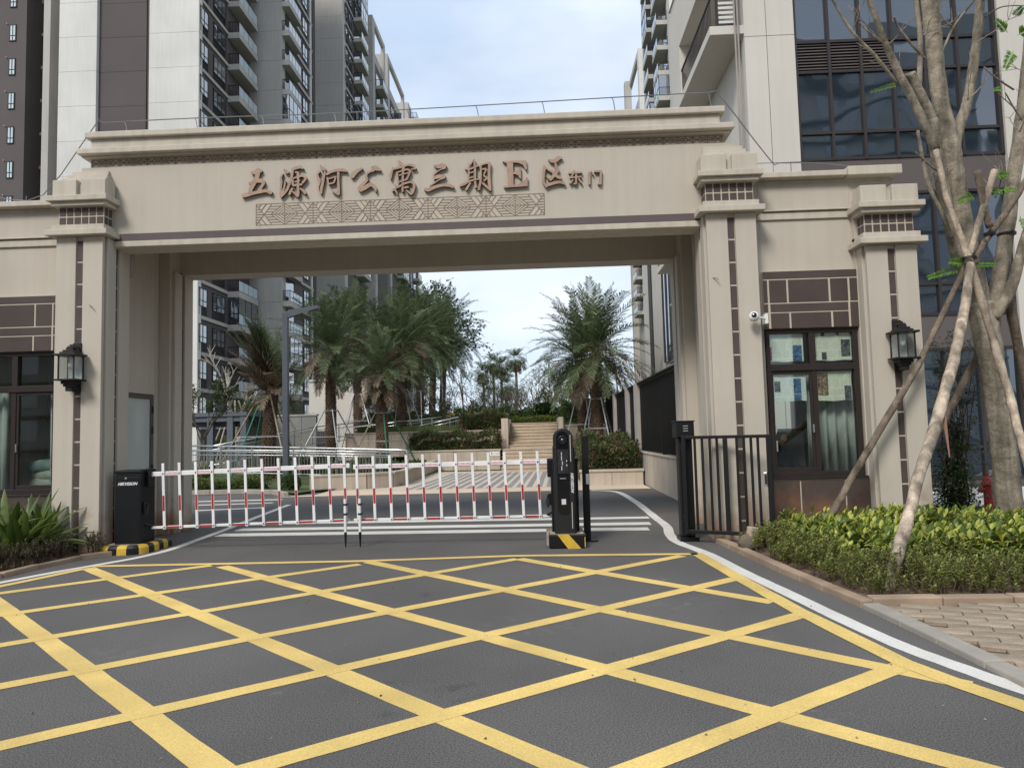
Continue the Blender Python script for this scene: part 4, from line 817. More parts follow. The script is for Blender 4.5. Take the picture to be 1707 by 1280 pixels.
        zb_ = (zb+zb2)/2; sl = (zb2-zb)/(xb-xa+.05)
        q = MB(); w0 = b.x+.028; w1 = d2.x-.024
        q.add([(w0, YB-.0165, zb-.013), (w1, YB-.0165, zb2-.013), (w1, YB-.0145, zb2-.013), (w0, YB-.0145, zb-.013), (w0, YB-.0165, zb+.013), (w1, YB-.0165, zb2+.013), (w1, YB-.0145, zb2+.013), (w0, YB-.0145, zb+.013)], [(0,3,2,1),(4,5,6,7),(0,1,5,4),(1,2,6,5),(2,3,7,6),(3,0,4,7)])
        q.build('red_strip', REDP, br)
    # folding support leg at the tip
    lx = X[-1][1].x-.005 if sgn > 0 else X[0][1].x+.035
    if sgn < 0: lx = X[0][1].x+.03
    lg = MB().tube([(lx-.004, YB-.075, .70), (lx, YB-.075, .22)], .021, 12).build('support_leg', WHITEP, t, smooth=False)
    MB().tube([(lx, YB-.075, .22), (lx+.001, YB-.075, .12), (lx+.001, YB-.075, .001)], [.022, .017, .008], 10).build('foot', BLACK, lg)
    for z in (.62, .48): MB().box(lx-.024, lx+.03, YB-.1, YB-.02, z-.012, z+.012).build('clamp_band', BLACK, lg)
    return t
PKL = [273.6, 300.5, 327.6, 354.6, 382, 409.6, 437.5, 465, 493, 521, 549, 574]
PKR = [595, 622.5, 650, 677.6, 705, 732.7, 760, 787.2, 814, 841, 868.3, 895.7]
barrier((-6.26, -5.87, 10.34, 10.72, .12, 1.20), 'black barrier cabinet with white picket boom beside the striped kerb corner', 0, PKL, (-5.82, 1.125, PY(583, 772, YB).x, 1.185, .335, .385), 1)
barrier((.14, .53, 10.36, 10.74, .16, 1.22), 'black barrier cabinet with white picket boom behind the camera pillar', 0, PKR, (.12, 1.175, PY(589, 772, YB).x, 1.16, .385, .385), -1)
# striped bases
def striped(pts, h, n, name, label, phase=0):
    t = thing(name, (pts[0][0], pts[0][1], 0), label, 'kerb'); L = [0]
    for a, b in zip(pts[:-1], pts[1:]): L.append(L[-1]+(Vector(b)-Vector(a)).length)
    return t
kb = thing('striped_kerb', (-6.1, 10.2, 0), 'yellow and black striped rounded kerb under the barrier cabinet', 'kerb')
MB().box(-6.385, -5.84, 10.24, 10.92, .0, .125).build('concrete_core', mat('concrete', (.30, .28, .25), .9, .1, 4), kb)
path = smooth([Vector((-6.385, 10.33, 0)), Vector((-6.37, 10.22, 0)), Vector((-6.25, 10.18, 0)), Vector((-5.95, 10.18, 0)), Vector((-5.83, 10.24, 0)), Vector((-5.79, 10.4, 0)), Vector((-5.79, 10.75, 0)), Vector((-5.80, 11.0, 0))], 8)
cum = [0]
for a, b in zip(path[:-1], path[1:]): cum.append(cum[-1]+(b-a).length)
def at(s):
    s = max(0, min(cum[-1]-1e-4, s))
    for i in range(len(cum)-1):
        if cum[i] <= s <= cum[i+1]:
            u = (s-cum[i])/max(1e-6, cum[i+1]-cum[i]); p = path[i].lerp(path[i+1], u); d = (path[i+1]-path[i]).normalized(); return p, Vector((d.y, -d.x, 0))
ns = 11
for i in range(ns):
    mb = MB(); v = []; k = 5
    for j in range(k+1):
        p, q = at(cum[-1]*(i+j/k)/ns)
        for off, z in ((.055, 0), (.05, .09), (.02, .128), (-.06, .13), (-.06, 0)): v.append((p.x+q.x*off, p.y+q.y*off, z))
    mb.add(v, [(5*j+a, 5*j+5+a, 5*j+5+(a+1) % 5, 5*j+(a+1) % 5) for j in range(k) for a in range(5)]+[(0,1,2,3,4), tuple(5*k+a for a in range(5))])
    mb.build('yellow_stripe' if i % 2 else 'black_stripe', YEL if i % 2 else BLACK, kb)
BASEC = mat('weathered_concrete', (.36, .30, .24), .9, .15, 6, .2, 50)
b2 = thing('striped_plinth', (.33, 10.05, 0), 'yellow and black striped concrete plinth under the camera pillar', 'plinth')
MB().box(.055, .60, 10.24, 10.9, 0, .16).build('rear_slab', BASEC, b2, bevel=.01); MB().box(.085, .58, 9.97, 10.24, 0, .195).build('block', BLACK, b2, bevel=.018)
fy = 9.97-.001
MB().prism([(.20, .195), (.355, .195), (.525, .0), (.345, .0)], lambda a, b, d: (a, d, b), fy-.004, fy).build('yellow_stripe', YEL, b2)
MB().box(.574, .5845, 9.966, 10.2, .02, .15).build('yellow_edge', YEL, b2); MB().box(.10, .566, 9.985, 10.2, .1955, .2).build('worn_top', BASEC, b2)
# camera pillar
cp = thing('camera_pillar', (.315, 10.08, .195), 'black number-plate camera pillar with rounded top and light strips', 'camera')
PB = mat('pillar_shell', (.018, .019, .02), .45, .06, 4)
def arch(x0, x1, z0, z1, n=10):
    r = (x1-x0)/2; c = (x0+x1)/2; return [(x0, z0), (x1, z0)]+[(c+r*math.cos(math.pi*i/n), z1-r+r*math.sin(math.pi*i/n)) for i in range(n+1)]
fn = lambda a, b, d: (a, d, b)
MB().prism(arch(.18, .455, .19, 1.655), fn, 9.995, 10.24).build('body', PB, cp, bevel=.012)
MB().prism([(.225, .50), (.255, .47), (.32, .455), (.365, .47), (.39, .50)]+[(.3075+.0825*math.cos(math.pi*i/10), 1.53+.0825*math.sin(math.pi*i/10)) for i in range(11)], fn, 9.990, 9.996).build('front_glass', BLACKG, cp)
cz = 1.49
MB().lathe([(.062, 0), (.062, .03), (.05, .034), (.045, .02), (.03, .018)], 20, T=Matrix.Translation((.307, 9.99, cz)) @ Matrix.Rotation(RAD(90), 4, 'X')).build('camera_lens', BLACK, cp, smooth=False)
MB().lathe([(.03, .0), (.022, .012), (.006, .018)], 16, T=Matrix.Translation((.307, 9.974, cz)) @ Matrix.Rotation(RAD(90), 4, 'X')).build('lens_glass', glassmat('lens_glass', dark=(.01, .01, .012), refl=.1), cp, smooth=True)
scr = MB().box(.235, .385, 9.986, 9.9895, 1.03, 1.36).build('display', mat('display_off', (.028, .028, .032), .3, .4, 40), cp)
for i, (x, z, h) in enumerate(((.29, 1.30, .02), (.29, 1.24, .03), (.30, 1.17, .025), (.29, 1.10, .03), (.36, 1.14, .012), (.36, 1.20, .012))): MB().box(x-.006, x+.006, 9.9845, 9.986, z-h, z+h).build('display_text', GREYP, scr)
MB().box(.26, .345, 9.987, 9.9895, .955, .962).build('slot', GREYP, cp)
MB().box(.275, .335, 9.986, 9.9895, .60, .675).build('label_sticker', mat('sticker_grey', (.55, .57, .6), .4), cp)
for z0, z1 in ((1.19, 1.56), (.27, .63)): MB().box(.412, .421, 9.991, 9.996, z0, z1).build('light_strip', mat('light_strip', (.5, .5, .5), .4), cp)
textmesh('lettering', 'HIKVISION', .056, WHITE, cp, (.428, 9.993, .90), (0, 0, -1), (1, 0, 0), .001, .3, bold=.001)
MB().box(.455, .475, 10.02, 10.2, .19, 1.38).build('side_fin', BLACK, cp, bevel=.004); MB().box(.17, .18, 10.05, 10.2, .19, 1.40).build('side_fin', BLACK, cp)
# slim post
po = thing('sensor_post', (.655, 10.6, 0), 'slim black square post with grey label and foot plate', 'post')
MB().box(.605, .705, 10.57, 10.67, .02, 1.54).build('post', BLACK, po, bevel=.006); MB().box(.58, .80, 10.53, 10.72, 0, .022).build('foot_plate', BLACK, po, bevel=.004); MB().box(.655, .695, 10.567, 10.571, .83, .98).build('label_sticker', mat('sticker_grey', (.5, .5, .5)), po)
# ================================================================ PEDESTRIAN SWING GATE
sg = thing('swing_gate', (2.06, 10.47, 0), 'black barred swing gate standing open on its motor post', 'gate')
ps = MB().box(1.99, 2.19, 10.42, 10.64, .06, 1.48).build('motor_post', BLACK, sg, bevel=.02); MB().box(1.96, 2.23, 10.38, 10.68, 0, .062).build('base_plate', BLACK, ps, bevel=.006)
MB().box(1.95, 2.21, 10.34, 10.66, 1.482, 1.70).build('motor_box', BLACK, sg, bevel=.012); MB().box(1.94, 2.22, 10.33, 10.67, 1.70, 1.72).build('box_lid', BLACK, sg, bevel=.006)
for i in range(3): MB().box(2.05, 2.12, 10.336, 10.341, 1.57+i*.035, 1.577+i*.035).build('vent_slot', GREYP, sg)
hx = Vector((2.02, 10.34, 0)); ex = Vector((3.12, 9.80, 0)); dd = (ex-hx); LL = dd.length; ag = math.atan2(dd.y, dd.x)
TG = Matrix.Translation(hx) @ Matrix.Rotation(ag, 4, 'Z')
def gb(n, x0, x1, z0, z1, w=.02, par=sg, mt=BLACK, y=0): return MB().box(x0, x1, y-w, y+w, z0, z1, TG).build(n, mt, par, bevel=.004)
gb('frame_bar', 0, .055, .12, 1.50, .024); gb('frame_bar', LL-.07, LL, .10, 1.50, .024); gb('frame_bar', .055, LL-.07, 1.455, 1.50, .022); gb('frame_bar', .055, LL-.07, .13, .18, .022); gb('frame_bar', .58, .64, .18, 1.455, .022)
for x in (.17, .275, .38, .48, .75, .845, .94, 1.03): gb('bar', x, x+.035, .18, 1.455, .012)
gb('handle', LL-.115, LL-.07, .80, .99, .02, sg, STEEL, -.03); gb('handle_back', LL-.1, LL-.075, .83, .96, .022, sg, BLACK, -.032)
for z in (.3, 1.3): MB().tube([(2.03, 10.35, z), (2.03, 10.35, z+.09)], .022, 10).build('hinge', BLACK, sg)
# ---- two stones propping it
def rock(name, loc, dim, seed, mt, label, sub=3, rough=.16, rot=0):
    r = random.Random(seed); bm = bmesh.new(); bmesh.ops.create_icosphere(bm, subdivisions=sub, radius=1)
    dirs = [(Vector((r.uniform(-1, 1), r.uniform(-1, 1), r.uniform(-1, 1))).normalized(), r.uniform(.72, .95)) for _ in range(9)]
    for v in bm.verts:
        p = v.co.copy()
        for d, h in dirs:
            k = p.dot(d)
            if k > h: p -= d*(k-h)*.85
        v.co = Vector((p.x*dim[0], p.y*dim[1], p.z*dim[2]))*(1+rough*.2*math.sin(p.x*7+seed)*math.sin(p.y*6))
    mn = min(v.co.z for v in bm.verts)
    for v in bm.verts: v.co.z = max(v.co.z-mn, 0)
    me = bpy.data.meshes.new(name); bm.to_mesh(me); bm.free(); me.materials.append(mt); o = link(name, me); o.location = loc; o.rotation_euler = (0, 0, rot); return tag(o, label, 'stone')
ROCK = mat('grey_rock', (.14, .115, .085), .95, .25, 9, .5, 22); BRK = mat('pale_brick', (.42, .35, .26), .95, .12, 12, .4, 40)
rk = G(1250, 922); rock('stone', (rk.x+.02, rk.y+.08, .0), (.155, .12, .12), 3, ROCK, 'grey stone on the kerb at the end of the swing gate', rot=.3)
bk = MB().box(-.06, .07, -.05, .05, 0, .13); o = bk.build('broken_brick', BRK, bevel=.012); o.location = (rk.x+.06, rk.y+.09, .19); o.rotation_euler = (.08, .15, .35); tag(o, 'broken pale brick resting on the grey stone', 'brick')
# ================================================================ FENCE on the inner right
FX = 3.05
PIERM = mat('grey_stone_pier', (.36, .33, .30), .9, .08, 2, .08, 50, streak=.1)
FENCEM = mat('black_mesh', (.012, .012, .014), .6, .2, 30)
fw = thing('fence', (FX, 22, 0), 'black mesh panel fence on a pale stone wall with stone piers', 'fence')
for i in range(5):
    y0 = 14.2+i*1.6; MB().box(FX, FX+.2, y0+.006, y0+1.594, 0, .92).build('wall_panel', PIERM if i > 3 else SANDP, fw, bevel=.006)
for i in range(5): MB().box(FX, FX+.2, 22.206+i*1.6, 23.794+i*1.6, 0, .92).build('wall_panel', SANDP, fw, bevel=.006)
MB().box(FX-.03, FX+.23, 14.2, 30.2, .921, .97).build('coping', SANDP, fw, bevel=.008)
for y in (22.0, 24.4, 28.6):
    MB().box(FX-.06, FX+.26, y, y+.6 if y > 23 else y+.7, .972, 3.05).build('pier', PIERM, fw, bevel=.008)
rib = MB()
nb = 60
for y0, y1 in ((14.2, 18.1), (18.1, 22.0), (22.72, 24.38), (25.02, 28.58), (29.22, 33)):
    p = MB().box(FX+.06, FX+.10, y0+.02, y1-.02, 1.0, 2.95).build('mesh_panel', FENCEM, fw)
    k = int((y1-y0)/.075); r = MB()
    for j in range(k): r.box(FX+.03, FX+.06, y0+.05+j*.075, y0+.075+j*.075, 1.0, 2.95)
    r.build('panel_ribs', BLACK, p)
    MB().box(FX+.03, FX+.13, y0, y1, 2.95, 3.0).build('top_rail', BLACK, fw); MB().box(FX+.02, FX+.12, y0, y0+.05, .972, 2.95).build('post', BLACK, fw)
    MB().box(FX-.05, FX+.05, y0, y1, 3.0, 3.04).build('cap_rail', BLACK, fw)
# ================================================================ APARTMENT TOWERS
PWHITE = mat('tower_white_render', (.61, .60, .565), .9, .07, .25, .03, 20, streak=.04)
PGREY = mat('tower_grey_render', (.42, .40, .37), .9, .07, .25, .03, 20, streak=.07)
PDARK = mat('tower_dark_render', (.105, .09, .088), .9, .06, .25)
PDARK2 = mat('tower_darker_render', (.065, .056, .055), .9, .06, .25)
LOUV = mat('louver_dark', (.045, .04, .04), .6, .1, 2)
TWIN = glassmat('tower_glass', dark=(.035, .045, .05), refl=.30, wav=.15, ws=.8)
TWIN2 = glassmat('tower_glass_curtained', dark=(.26, .28, .28), refl=.22, wav=.15, ws=.8)
TWIN3 = glassmat('tower_glass_mid', dark=(.11, .12, .12), refl=.34, wav=.2, ws=.6)
TFRAME = mat('tower_window_frame', (.03, .03, .032), .5)
BGLASS = mat('balcony_glass', (.50, .58, .62), .12, .05, 1, spec=.8)
RAILM = mat('rail_dark', (.02, .02, .022), .5)
ST = 3.05
_wm = {}
def win_meshes(wd, h):                            # local: faces +X, origin at centre of the opening
    k = (round(wd, 2), round(h, 2))
    if k not in _wm:
        f = MB(); n_ = max(2, round(wd/.75))
        f.box(-.05, .06, -wd/2, -wd/2+.07, -h/2, h/2); f.box(-.05, .06, wd/2-.07, wd/2, -h/2, h/2); f.box(-.05, .06, -wd/2, wd/2, -h/2-.02, -h/2+.05); f.box(-.05, .06, -wd/2, wd/2, h/2-.05, h/2+.02)
        for i in range(1, n_): f.box(-.04, .05, -wd/2+wd*i/n_-.03, -wd/2+wd*i/n_+.03, -h/2, h/2)
        f.box(-.04, .048, -wd/2, wd/2, -h/2+h*.30, -h/2+h*.30+.06)
        p = MB().box(-.02, .02, -wd/2+.01, wd/2-.01, -h/2+.01, h/2-.01)
        _wm[k] = (mesh(f, 'window_frame', TFRAME), [mesh(p, 'window_pane', q) for q in (TWIN, TWIN, TWIN3, TWIN2)])
    return _wm[k]
def louver_mesh(wd, h):
    k = ('l', round(wd, 2), round(h, 2))
    if k not in _wm:
        f = MB(); f.box(-.03, .0, -wd/2, wd/2, -h/2, h/2); n_ = max(4, int(h/.1))
        for i in range(n_): z = -h/2+h*(i+.5)/n_; f.box(0, .04, -wd/2, wd/2, z-.012, z+.02)
        _wm[k] = mesh(f, 'louver', LOUV)
    return _wm[k]
def balc_meshes(L, pr, enc=False):                # faces +X; origin at wall plane, mid length, floor level
    k = ('b', round(L, 2), round(pr, 2), enc)
    if k not in _wm:
        s = MB().box(0, pr, -L/2, L/2, -.42, .12)
        g = MB(); n_ = max(3, round(L/1.0)); hh = 1.0
        for i in range(n_): g.box(pr-.07, pr-.04, -L/2+.05+(L-.1)*i/n_+.02, -L/2+.05+(L-.1)*(i+1)/n_-.02, .2, hh+.12)
        r = MB(); r.box(pr-.09, pr-.02, -L/2+.03, L/2-.03, hh+.12, hh+.18); r.box(.0, pr-.02, -L/2+.03, -L/2+.08, hh+.12, hh+.18)
        for i in range(n_+1): y = -L/2+.05+(L-.1)*i/n_; r.box(pr-.08, pr-.03, y-.02, y+.02, .12, hh+.12)
        for i in range(8): x = pr*i/8; r.box(x, x+.03, -L/2+.04, -L/2+.07, .12, hh+.12)
        e = None
        if enc:
            e = MB(); e.box(pr-.06, pr-.04, -L/2+.05, L/2-.05, 1.2, ST-.45); e.box(.02, pr-.06, -L/2+.05, -L/2+.07, .14, ST-.45)
            for i in range(4): y = -L/2+.05+(L-.1)*i/3; r.box(pr-.09, pr-.02, y-.03, y+.03, .12, ST-.43)
        d = MB().box(-.3, .012, -L/2+.5, L/2-.5, .12, 2.4)
        _wm[k] = (mesh(s, 'balcony_slab', PGREY), mesh(g, 'glass_guard', BGLASS), mesh(r, 'railing', RAILM), mesh(d, 'balcony_door', TWIN), mesh(e, 'enclosure_pane', TWIN) if e else None)
    return _wm[k]
def put_window(t, XP, y, z, wd, h, s=1, louver=0):
    fr, pa = win_meshes(wd, h); pa = rnd.choice(pa); rz = 0 if s > 0 else math.pi
    o = inst('window', fr, t, Vector((XP+.02*s, y, z))-ORG[t.name], (0, 0, rz)); inst('pane', pa, o, (0, 0, 0))
    if louver: inst('louver', louver_mesh(wd, louver), t, Vector((XP+.012*s, y, z-h/2-louver/2-.08))-ORG[t.name], (0, 0, rz))
def put_balcony(t, XP, y, z, L, pr, s=1, enc=False):
    sl, g, r, d, e = balc_meshes(L, pr, enc); rz = 0; sc = (s, 1, 1)
    o = inst('balcony', sl, t, Vector((XP, y, z))-ORG[t.name], (0, 0, 0), sc)
    inst('glass_guard', g, o, (0, 0, 0)); inst('railing', r, o, (0, 0, 0)); inst('balcony_door', d, o, (0, 0, 0))
    if e: inst('enclosure_pane', e, o, (0, 0, 0))
def panels(t, x0, x1, y0, y1, zs, mt, core=True):  # storey-high wall panels with open joints
    for a, b in zip(zs[:-1], zs[1:]):
        MB().box(x0, x1, y0, y1, a+.012, b-.012).build('wall_panel', mt, t)
    if core: MB().box(x0+.06, x1-.06, y0+.06, y1, zs[0], zs[-1]).build('wall_core', PGREY, t)
XA = -28.0
YA = PX(331, 150, XA).y
z0 = PX(329.4, 527, XA).z
while z0 > ST: z0 -= ST
ZS = [z0+ST*k for k in range(-1, 22)]; ZS[0] = 0
ZTOP = ZS[-1]
T1 = thing('apartment_tower', (XA-6, YA+6, 0), 'tall white and charcoal apartment tower with balconies at the near end of the row', 'building', 'apartment towers')
ax = lambda px_, Y: PY(px_, 150, Y).x
VIS = ZS[:19]
panels(T1, ax(248, YA), XA, YA, YA+.45, ZS[6:16], PWHITE); MB().box(ax(248, YA), XA, YA, YA+.45, 0, ZS[6]).build('wall_panel', PWHITE, T1); MB().box(ax(248, YA), XA, YA, YA+.45, ZS[15], ZTOP).build('wall_panel', PWHITE, T1)
panels(T1, ax(97, YA), ax(160, YA), YA, YA+5.5, ZS[6:16], PWHITE); MB().box(ax(97, YA), ax(160, YA), YA, YA+5.5, 0, ZS[6]).build('wall_panel', PWHITE, T1)
panels(T1, ax(160, YA)+.01, ax(239.5, YA), YA+.35, YA+5.4, ZS[6:16], PDARK); MB().box(ax(160, YA)+.01, ax(239.5, YA), YA+.35, YA+5.4, 0, ZS[6]).build('wall_panel', PDARK, T1)
MB().box(ax(239.5, YA)+.01, ax(248, YA)-.01, YA+1.2, YA+5.3, 0, ZTOP).build('recess_wall', PDARK2, T1)
fr, pa = win_meshes(.42, 1.3); pa = pa[0]
for z in ZS[7:16]:
    o = inst('window', fr, T1, Vector((ax(243.7, YA+1.2), YA+1.15, z+1.7))-ORG[T1.name], (0, 0, -math.pi/2)); inst('pane', pa, o, (0, 0, 0))
MB().box(XA-10, XA-.02, YA+5.5, YA+26, 0, ZTOP).build('body', PDARK, T1)
# flank facing the gate: dark wall, floor bands, windows, balconies
yb0 = PX(380, 150, XA).y
MB().box(XA-6, XA-.06, YA+.46, yb0, .01, ZTOP).build('flank_wall', PDARK, T1)
MB().box(XA-.06, XA+.02, YA+.451, YA+.6, 0, ZTOP).build('corner_strip', PWHITE, T1)
w1 = (PX(333, 150, XA).y, PX(347, 150, XA).y); w2 = (PX(356, 150, XA).y, PX(376, 150, XA).y)
XB = PY(399, 150, yb0).x; yb1 = PX(430, 150, XB).y
YG = yb1+.6; XG = PY(469.5, 150, YG).x
yc1 = PX(503, 150, PY(482, 150, YG).x).y; XBc = PY(482, 150, YG).x
w3 = (PX(504.5, 150, XG).y, PX(513, 150, XG).y)
for k, z in enumerate(VIS):
    if k == 0: continue
    MB().box(XA-.05, XA+.08, YA+.61, yb0, z-.16, z+.14).build('floor_band', PGREY, T1)
    for a, b in (w1, w2): put_window(T1, XA-.04, (a+b)/2, z+1.72, b-a, 1.55, 1, .62)
    put_balcony(T1, XA-.04, (yb0+yb1)/2, z, yb1-yb0, XB-XA+.04, 1, enc=k in (8, 9, 4))
    if k > 1: put_balcony(T1, XG-.04, (YG+.15+yc1)/2, z, yc1-YG-.15, XBc-XG+.04, 1, enc=k in (3, 11))
    put_window(T1, XG-.04, (w3[0]+w3[1])/2, z+1.6, w3[1]-w3[0], 1.7, 1)
    MB().box(XG-.05, XG+.10, yc1+.02, w3[1]+1.4, z-.16, z+.14).build('floor_band', PGREY, T1)
MB().box(XA-1.2, XA-.03, yb0+.01, YG-.01, 0, ZTOP).build('loggia_wall', PGREY, T1)
panels(T1, XA-1, XG, YG, YG+1.0, VIS, PGREY, False)
ye = PX(526, 150, XG).y
MB().box(XA-1, XG-.06, YG+1.0, ye, 0, ZTOP).build('flank_wall', PDARK, T1)
MB().box(XG-.06, XG+.08, PX(516.5, 150, XG).y, PX(518.5, 150, XG).y, 0, ZTOP).build('corner_strip', PWHITE, T1)
MB().box(XA-1, XG-.02, ye-1.0, ye, 0, ZTOP).build('end_wall', PDARK2, T1)
# charcoal tower at the far side of the lily bed
T0 = thing('apartment_tower', (-44, YA+8, 0), 'charcoal apartment tower wing with small square windows and louvered recess', 'building', 'apartment towers')
Y0 = YA+2
MB().box(ax(-60, Y0), ax(42, Y0), Y0, Y0+9, 0, ZTOP).build('wall', PDARK, T0); MB().box(ax(42, Y0)+.01, ax(62, Y0), Y0+2.5, Y0+9, 0, ZTOP).build('recess_wall', PDARK2, T0)
MB().box(ax(62, Y0)+.01, ax(84, Y0)-.01, Y0+2.2, Y0+9, 0, ZTOP).build('recess_wall', PDARK2, T0); MB().box(ax(84, Y0), ax(95, Y0), Y0-1, Y0+9, 0, ZTOP).build('pale_fin', PGREY, T0)
fr, pa = win_meshes(.62, 1.5); fr2, pa2 = win_meshes(ax(82, Y0+2.2)-ax(64, Y0+2.2), 1.65); pa2 = pa2[0]; lv = louver_mesh(ax(82, Y0+2.2)-ax(64, Y0+2.2), .85)
zz = PY(20, 42, Y0).z
for k in range(-8, 3):
    z = zz+k*ST*1.02
    if z < 8: continue
    o = inst('window', fr, T0, Vector((ax(19.5, Y0), Y0-.02, z-.75))-ORG[T0.name], (0, 0, -math.pi/2)); inst('pane', mesh(MB().box(-.02, .02, -.3, .3, -.74, .74), 'window_pane', BGLASS), o, (0, 0, 0))
    c = Vector((ax(73, Y0+2.2), Y0+2.17, z-.9))-ORG[T0.name]
    o = inst('window', fr2, T0, c, (0, 0, -math.pi/2)); inst('pane', pa2, o, (0, 0, 0))
    inst('louver', lv, T0, c+Vector((0, 0, -1.45)), (0, 0, -math.pi/2))
    MB().box(ax(62, Y0+2), ax(84, Y0+2), Y0+1.9, Y0+2.2, z+.0, z+.28).build('floor_band', PGREY, T0)
    MB().tube([(ax(10, Y0), Y0-.12, z+.1), (ax(10, Y0), Y0, z+.1)], .05, 6).build('vent_pipe', PGREY, T0)
# further towers of the row
def far_tower(XP, pc, ptop, pw, pb, pend, label, dn=6, front=9, frame=False):
    """pc corner px, pw window px range, pb balcony px range on plane XP"""
    y0 = PX(pc, 100, XP).y; y1 = PX(pend, 100, XP).y; t = thing('apartment_tower', (XP-4, y0+4, 0), label, 'building', 'apartment towers')
    zt = ptop
    zs = [z0+ST*k for k in range(0, 30) if z0+ST*k < zt-1.5]
    top = zs[-1]+ST
    panels(t, XP-front, XP, y0, y0+1.5, zs[dn:]+[zt], PGREY, False); MB().box(XP-front, XP, y0, y0+1.5, 0, zs[dn]).build('wall_panel', PGREY, t)
    hb = zt-(7 if frame else 0)
    MB().box(XP-10, XP-.06, y0+1.5, y1, 0, hb).build('body', PDARK, t)
    if frame:
        MB().box(XP-.5, XP, y0+1.5, y1, zt-.9, zt).build('roof_beam', PGREY, t); MB().box(XP-.5, XP, y1-1.2, y1, hb, zt-.91).build('roof_post', PGREY, t); MB().box(XP-10, XP-.5, y0+1.5, y1, hb+.01, hb+2.6).build('roof_room', PGREY, t)
    wa, wb_ = (PX(p, 100, XP).y for p in pw) if pw else (0, 0)
    ba, bb = (PX(p, 100, XP).y for p in pb)
    for k, z in enumerate(zs[dn:]):
        if z > hb-2: break
        if pw:
            n_ = max(1, round((wb_-wa)/2.6)); L = (wb_-wa)/n_
            for i in range(n_): put_window(t, XP-.04, wa+L*(i+.5), z+1.7, L-.7, 1.6, 1, .6)
            MB().box(XP-.05, XP+.09, y0+1.52, ba, z-.16, z+.14).build('floor_band', PGREY, t)
        put_balcony(t, XP-.04, (ba+bb)/2, z, bb-ba, 1.25, 1, enc=rnd.random() < .3)
    return t
X2 = XG
far_tower(X2, 571.5, 78, (573.5, 588), (589.5, 601), 606, 'grey-white apartment tower with glazed balconies, second in the row', 7)
zt3 = PY(621.5, 27, PX(621.5, 27, X2).y).z
far_tower(X2, 621.5, zt3, None, (626, 634), 642, 'apartment tower with an open roof frame, third in the row', 9, 5, True)
zt4 = PX(646, 90, X2).z
far_tower(X2, 646, zt4, (650, 656), (657, 666), 673, 'apartment tower with a roof frame, fourth in the row', 9, 5, True)
zt5 = PX(679.5, 168, X2).z
far_tower(X2, 679.5, zt5, None, (683, 688), 692, 'farthest low-looking apartment tower of the row', 9, 4, False)
# towers beyond the office block, facing the other way
XR_ = 16.6
def right_tower(XP, pa_, pb_, zt, label, front, frame, bal, enc):
    y0 = PX(pb_, 100, XP).y; y1 = PX(pa_, 100, XP).y; t = thing('apartment_tower', (XP+4, (y0+y1)/2, 0), label, 'building', 'apartment towers')
    zs = [ST*k+.6 for k in range(0, 30) if ST*k < zt-2]
    hb = zt-(8 if frame else 0)
    MB().box(XP+.06, XP+12, y0+1.5, y1, 0, hb).build('body', PGREY, t)
    panels(t, XP, XP+front, y0, y0+1.5, zs[8:]+[zt], PWHITE, False); MB().box(XP, XP+front, y0, y0+1.5, 0, zs[8]).build('wall_panel', PWHITE, t)
    if frame: MB().box(XP, XP+.6, y0+1.5, y1, zt-1, zt).build('roof_beam', PGREY, t)
    MB().box(XP-.9, XP+.3, y1-1.6, y1, 0, zt).build('end_fin', PGREY, t)
    for k, z in enumerate(zs[7:]):
        if z > hb-2: break
        for ba, bb in bal:
            a = y0+(y1-y0)*ba; b = y0+(y1-y0)*bb; put_balcony(t, XP+.04, (a+b)/2, z, b-a, 1.3, -1, enc=(k % 4 == enc))
        put_window(t, XP+.03, y0+(y1-y0)*.5, z+1.7, 1.8, 1.6, -1)
right_tower(PY(1064, 78, 119).x, 1046, 1064, PY(1064, 78, 119).z, 'pale apartment tower with roof frame beyond the office block', 6, True, [(.25, .6)], 9)
right_tower(16.2, 1083, 1119, 74, 'apartment tower with stacked glass balconies beyond the office block', 4, False, [(.12, .36), (.6, .88)], 2)
# ================================================================ OFFICE BLOCK beyond the guard room
OW = mat('office_render', (.58, .55, .495), .9, .04, .5, .05, 40, streak=.03)
OG = glassmat('office_glass', dark=(.012, .022, .036), refl=.13, wav=.45, ws=.55)
OS = mat('office_spandrel', (.105, .09, .085), .6, .05, .6)
OM = mat('office_mullion', (.035, .03, .03), .5)
ob = thing('office_block', (9, 17.5, 0), 'office block with dark curtain-wall glazing and pale rendered walls', 'building')
YO = 17.5; ox = lambda p: PY(p, 300, YO).x; oz = lambda p: PY(1450, p, YO).z
OX0 = 5.4; xw0 = ox(1337); xw1 = ox(1683); ZR = 15.8
xj = ox(1290)
zj = PY(1290, 60, YO).z
for a, b in ((OX0, xj-.008), (xj+.008, xw0)):
    for c, d in ((0, 4.2), (4.216, 8.1), (8.116, zj), (zj+.016, ZR)): MB().box(a, b, YO, YO+.3, c, d).build('wall_panel', OW, ob)
MB().box(OX0+.02, xw1+4, YO+.3, 36, 0, 3.3).build('body', OW, ob); MB().box(OX0+.02, xw1+4, YO+.5, 22.4, 3.3, ZR).build('body', OW, ob); MB().box(OX0+.02, xw1+4, 22.4, 36, 3.3, 12.0).build('body', OW, ob)
MB().box(xw1, xw1+5, YO, YO+.3, 0, ZR).build('wall_panel', OW, ob)
zs_ = [.25, 3.36, 4.2, 5.0, 5.55, 7.3, 8.15, 8.85, 10.42, 11.2, 12.5, 13.0, ZR]
